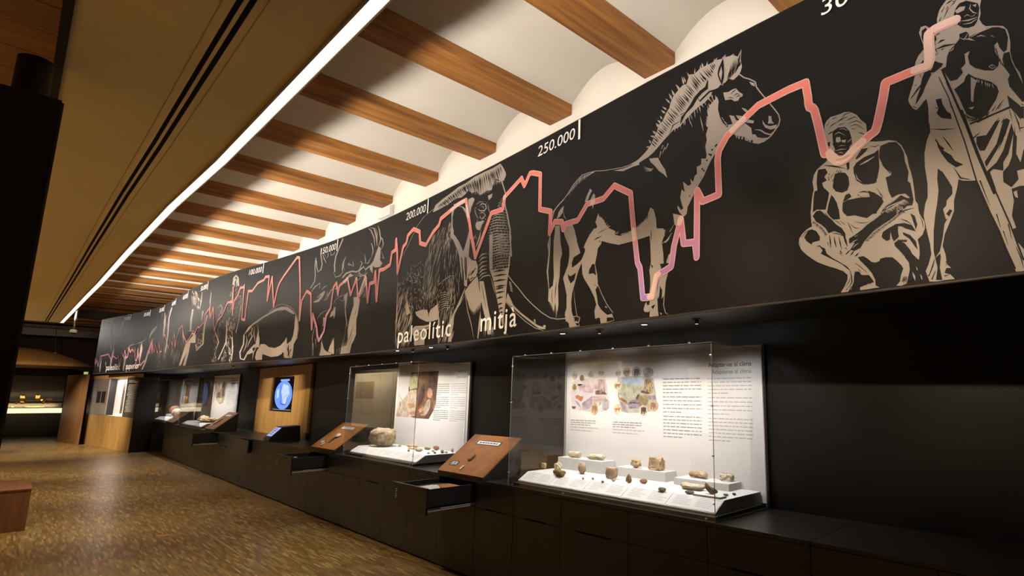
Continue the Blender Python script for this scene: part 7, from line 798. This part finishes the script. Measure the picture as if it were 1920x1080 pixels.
# the opening: dark jamb, white lit niche behind
NICHE = mat('white_lit_niche', (.85,.80,.76), .6)
ND = -.17
b = MB()
for q in (((.94,.866,ND),(2.555,.866,ND),(2.555,1.882,ND),(.94,1.882,ND)), ((.94,.866,-.03),(.94,.866,ND),(.94,1.882,ND),(.94,1.882,-.03)), ((.94,.866,-.03),(2.555,.866,-.03),(2.555,.866,ND),(.94,.866,ND)), ((.94,1.882,-.03),(2.555,1.882,-.03),(2.555,1.882,ND),(.94,1.882,ND))): b.quad(*[tuple(kp(*a)) for a in q])
rot_part(b, 'niche', NICHE, t)
kbox('niche_jamb', 2.535, 2.555, .866, 1.882, BLACK_M, ND, -.03)
kbox('niche_picture', 1.72, 1.90, .93, 1.84, wc('print_niche_dark', (.14,.09,.07), .6, 12), ND+.002, ND+.006); kbox('niche_sign', 1.15, 1.32, 1.72, 1.84, INK2, ND+.002, ND+.006)
kbox('end_panel', -.02, .0, 0, 1.885, BLACK_W, -.42, -.0); kbox('back_panel', .0, 4.49, 0, 1.885, BLACK_W, -.22, -.20)
pq = kp(1.6, 1.86, -.06); area('niche_lamp', tuple(pq), (0,0,math.atan2(KD.y,KD.x)), 1.3, .05, 15, (1,.92,.84))
# brown oak wall left of the kiosk, across a dark doorway
WA, WB = Vector((-22.74,1.568,0)), Vector((-24.62,1.255,0)); t2 = thing('oak_partition', tuple((WA+WB)/2), 'brown oak partition beyond the dark doorway left of the kiosk', 'partition')
wd = (WB-WA)/6; wn = Vector((0,.06,0))
for i in range(6):
    p = WA+wd*i; q = WA+wd*(i+1)-wd*.01
    b = MB(); b.prism([p, q, q+Vector((0,0,2.03)), p+Vector((0,0,2.03))], wn); rot_part(b, 'oak_board', OAKD, t2)
t3 = thing('small_spotlight', (-22.85,1.53,2.03), 'tiny lit spotlight on top of the oak partition', 'spotlight'); b = MB(); b.cyl((-22.86,1.545,2.03), .05, .07, 14); rot_part(b, 'housing', mat('yellow_lit_metal', (.5,.5,.2), .4, emit=(.7,.8,.25), es=.5), t3)
# wall case with amber lit stones
XC = -28.2; t = thing('wall_case', (XC,.5,0), 'long dark wall case with a glowing white ledge at the far end', 'display case')
b = MB(); b.box(XC-.6,XC,-1.4,1.445,0,.785); rot_part(b, 'plinth', mat('case_plinth_brown_black', (.022,.015,.011), .35), t)
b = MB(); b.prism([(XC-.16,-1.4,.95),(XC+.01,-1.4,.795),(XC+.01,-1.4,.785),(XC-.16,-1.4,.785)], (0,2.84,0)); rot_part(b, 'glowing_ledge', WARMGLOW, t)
b = MB(); b.box(XC-.6,XC-.57,-1.4,1.445,.785,2.1); b.box(XC-.6,XC,-1.4,1.445,2.06,2.42); rot_part(b, 'back_and_fascia', mat('case_back_black', (.012,.009,.008), .35), t)
b = MB(); b.box(XC-.005,XC+.01,-1.4,1.445,2.055,2.075); rot_part(b, 'fascia_strip', mat('dim_fascia_strip', (.10,.08,.07), .4), t)
for z, d0 in ((1.20,-.56),(1.095,-.40),(.985,-.26)):
    b = MB(); b.box(XC+d0,XC+d0+.24,-1.38,1.42,z-.012,z); rot_part(b, 'glass_shelf', mat('smoked_glass_shelf', (.05,.04,.025), .15, .5), t)
area('case_glow', (XC-.03,.0,1.02), (0,math.radians(100),0), .05, 2.6, 34, (1,.72,.34))
SN = []
for k, y, z, a, h in ((1,.419,1.20,.139,.205),(1,.796,1.20,.13,.22),(1,1.097,1.20,.213,.10),(1,.066,1.20,.09,.12),(2,.292,1.095,.088,.072),(2,.43,1.095,.139,.10),(2,.90,1.20,.066,.07),(2,.954,1.095,.079,.083),(2,1.06,1.095,.08,.065),(3,.213,.985,.075,.035),(3,.75,.985,.5,.03)):
    d = {1:-.50,2:-.33,3:-.18}[k]
    lab = {(1,.419):'broad amber lit stone plaque on the upper shelf of the far case',(1,.796):'tall pointed amber stone on the upper shelf of the far case',(1,1.097):'flat amber lens-shaped stone on the upper shelf of the far case',(1,.066):'small amber stone at the left end of the far case'}.get((k,y), 'small amber lit stone in the far case, '+ORD[(SN.append(1) or len(SN))-1]+' from the left')
    o = specimen('stone_tool', 'stone' if h < .15 else 'blocky', XC+d, y, z, .05, a, h, AMBER, lab, 'stone', 0, None if k == 1 else 'small stones in the far case')
# hanging canopy, wires
t = thing('hanging_canopy', (-25.4,.0,2.30), 'brown dome-shaped canopy hanging at the far end of the hall', 'canopy')
b = MB(); b.lathe((-25.4,.10,2.30), [(1.80,0),(1.80,.035),(1.62,.13),(1.30,.27),(.9,.42),(.45,.53),(.02,.57)], 48); b.cyl((-25.4,.10,2.30), 1.79, .01, 48); rot_part(b, 'shell', mat('brown_canopy', (.30,.15,.05), .6, noise=.15, nscale=3), t, smooth=True)
for y in (-.9, .92):
    b = MB(); b.tube([(-25.4,y,2.66),(-25.4,y*.86,4.1)], .008, 6); rot_part(b, 'cable', BLACK_M, t)
b = MB(); b.cyl((-25.4,.92,2.62), .03, .14, 10); rot_part(b, 'cable_clamp', mat('pale_clamp', (.35,.28,.2), .5), t)
# dome camera on its drop rod
t = thing('dome_camera', (-17,.84,2.80), 'white dome security camera hanging on a rod near the end of the light strip', 'camera')
b = MB(); b.cyl((-17,.838,2.85), .018, 1.26, 12); rot_part(b, 'drop_rod', mat('grey_rod', (.10,.09,.085), .5), t)
b = MB(); b.lathe((-17,.838,2.80), [(.015,.05),(.048,.046),(.063,.02),(.063,-.008),(.056,-.02)], 28); rot_part(b, 'housing', mat('white_camera_shell', (.85,.85,.85), .4), t, smooth=True)
b = MB(); b.lathe((-17,.838,2.765), [(.052,.012),(.046,-.008),(.03,-.024),(.008,-.031),(.001,-.0315)], 24); rot_part(b, 'dome', mat('smoked_dome', (.01,.01,.012), .1), t, smooth=True)
# dark cross beams at the far end of the ceiling, darker than the pine ones
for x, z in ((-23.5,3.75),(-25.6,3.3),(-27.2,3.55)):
    b = MB(); b.box(x-.12,x+.12,YB,YW,z,z+.22); o = b.build('ceiling_beam', mat('dark_beam_timber', (.03,.018,.010), .6), ceil)
# lit display panels on the opposite side of the hall, seen only as reflections in the showcase fronts
for x0, x1, z0, z1, lb in ((-18.75,-15.85,.5,2.16,'large lit white panel across the hall, mirrored in the second showcase'),(-8.3,-7.0,.9,2.12,'narrow lit white panel across the hall, mirrored in the nearest showcase'),(-5.45,-4.8,.9,1.95,'smallest lit white panel across the hall, mirrored in the nearest showcase')):
    t = thing('facing_panel', ((x0+x1)/2,-2.25,z0), lb, 'panel')
    b = MB(); b.box(x0,x1,-2.26,-2.20,z0,z1); rot_part(b, 'board', mat('cream_print_board', (.80,.76,.66), .6), t)
    b = MB(); b.box(x0,x1,-2.30,-2.26,0,z1+.1); rot_part(b, 'stand', BLACK_M, t)
    wq = x1-x0; P2 = MB(); 
    for q in ((x0+.05*wq,x0+.50*wq,z0+.52*(z1-z0),z0+.84*(z1-z0)),): P2.box(q[0],q[1],-2.20,-2.198,q[2],q[3])
    rot_part(P2, 'picture_print', CV[5], t)
    area('panel_lamp', ((x0+x1)/2,-1.75,z1+.35), (math.radians(-38),0,0), wq*.9, .08, 24*wq, (1,.80,.50))
# track spotlights hidden in the ceiling slots, washing the parquet and the counter fronts
TN = ['nearest of four', 'second nearest of four', 'third nearest of four', 'farthest of four']
for x, tx, ty, pw in ((-5.2,-5.6,1.5,.7),(-8.4,-9.2,1.3,1),(-11.4,-12.2,1.5,1),(-14.4,-15.2,1.5,1)):
    t = thing('track_spotlight', (x,.44,3.02), 'black track spotlight in the slot of the dropped ceiling, '+TN.pop(0), 'spotlight', 'track spotlights in the slots')
    b = MB(); b.cyl((x,.441,3.005), .008, .055, 12); rot_part(b, 'barrel', BLACK_M, t)
    spot('track_light', (x,.441,2.99), (tx,ty,0), FLOOR_W*pw, 80, .9, WARM, .05)
spot('hall_spot', (-9.2,-2.6,2.88), (-11.1,3.3,1.25), 1900, 23, .7, WARM, .05)
spot('hall_spot', (-16.5,-2.6,2.88), (-21.0,2.0,.9), 2300, 36, .8, WARM, .05)
for x, y in ((-19.0,.4),(-22.5,.5),(-25.5,.4)): spot('far_floor_light', (x,y,2.9), (x-.6,y+.4,0), FLOOR_W*.8, 80, .8, WARM, .05)
for x in (-2.5,-6.5,-10.5,-15.0): spot('hall_fill', (x,-2.9,3.2), (x,-3.0,0), HALL_W, 110, .9, GOLD, .06)  # unseen lamps added so floor bounce brightens dropped ceiling and boarding
spot('canopy_fill', (-19.5,.45,2.95), (-25.4,.6,2.62), 420, 34, .9, GOLD, .05)  # fill lamp added to brighten the canopy, no fixture there
spot('far_banner_spot', (-25.5,-.2,3.55), (-19.4,1.95,2.95), 190, 30, 1.0, (1.0,.95,.88), .05)
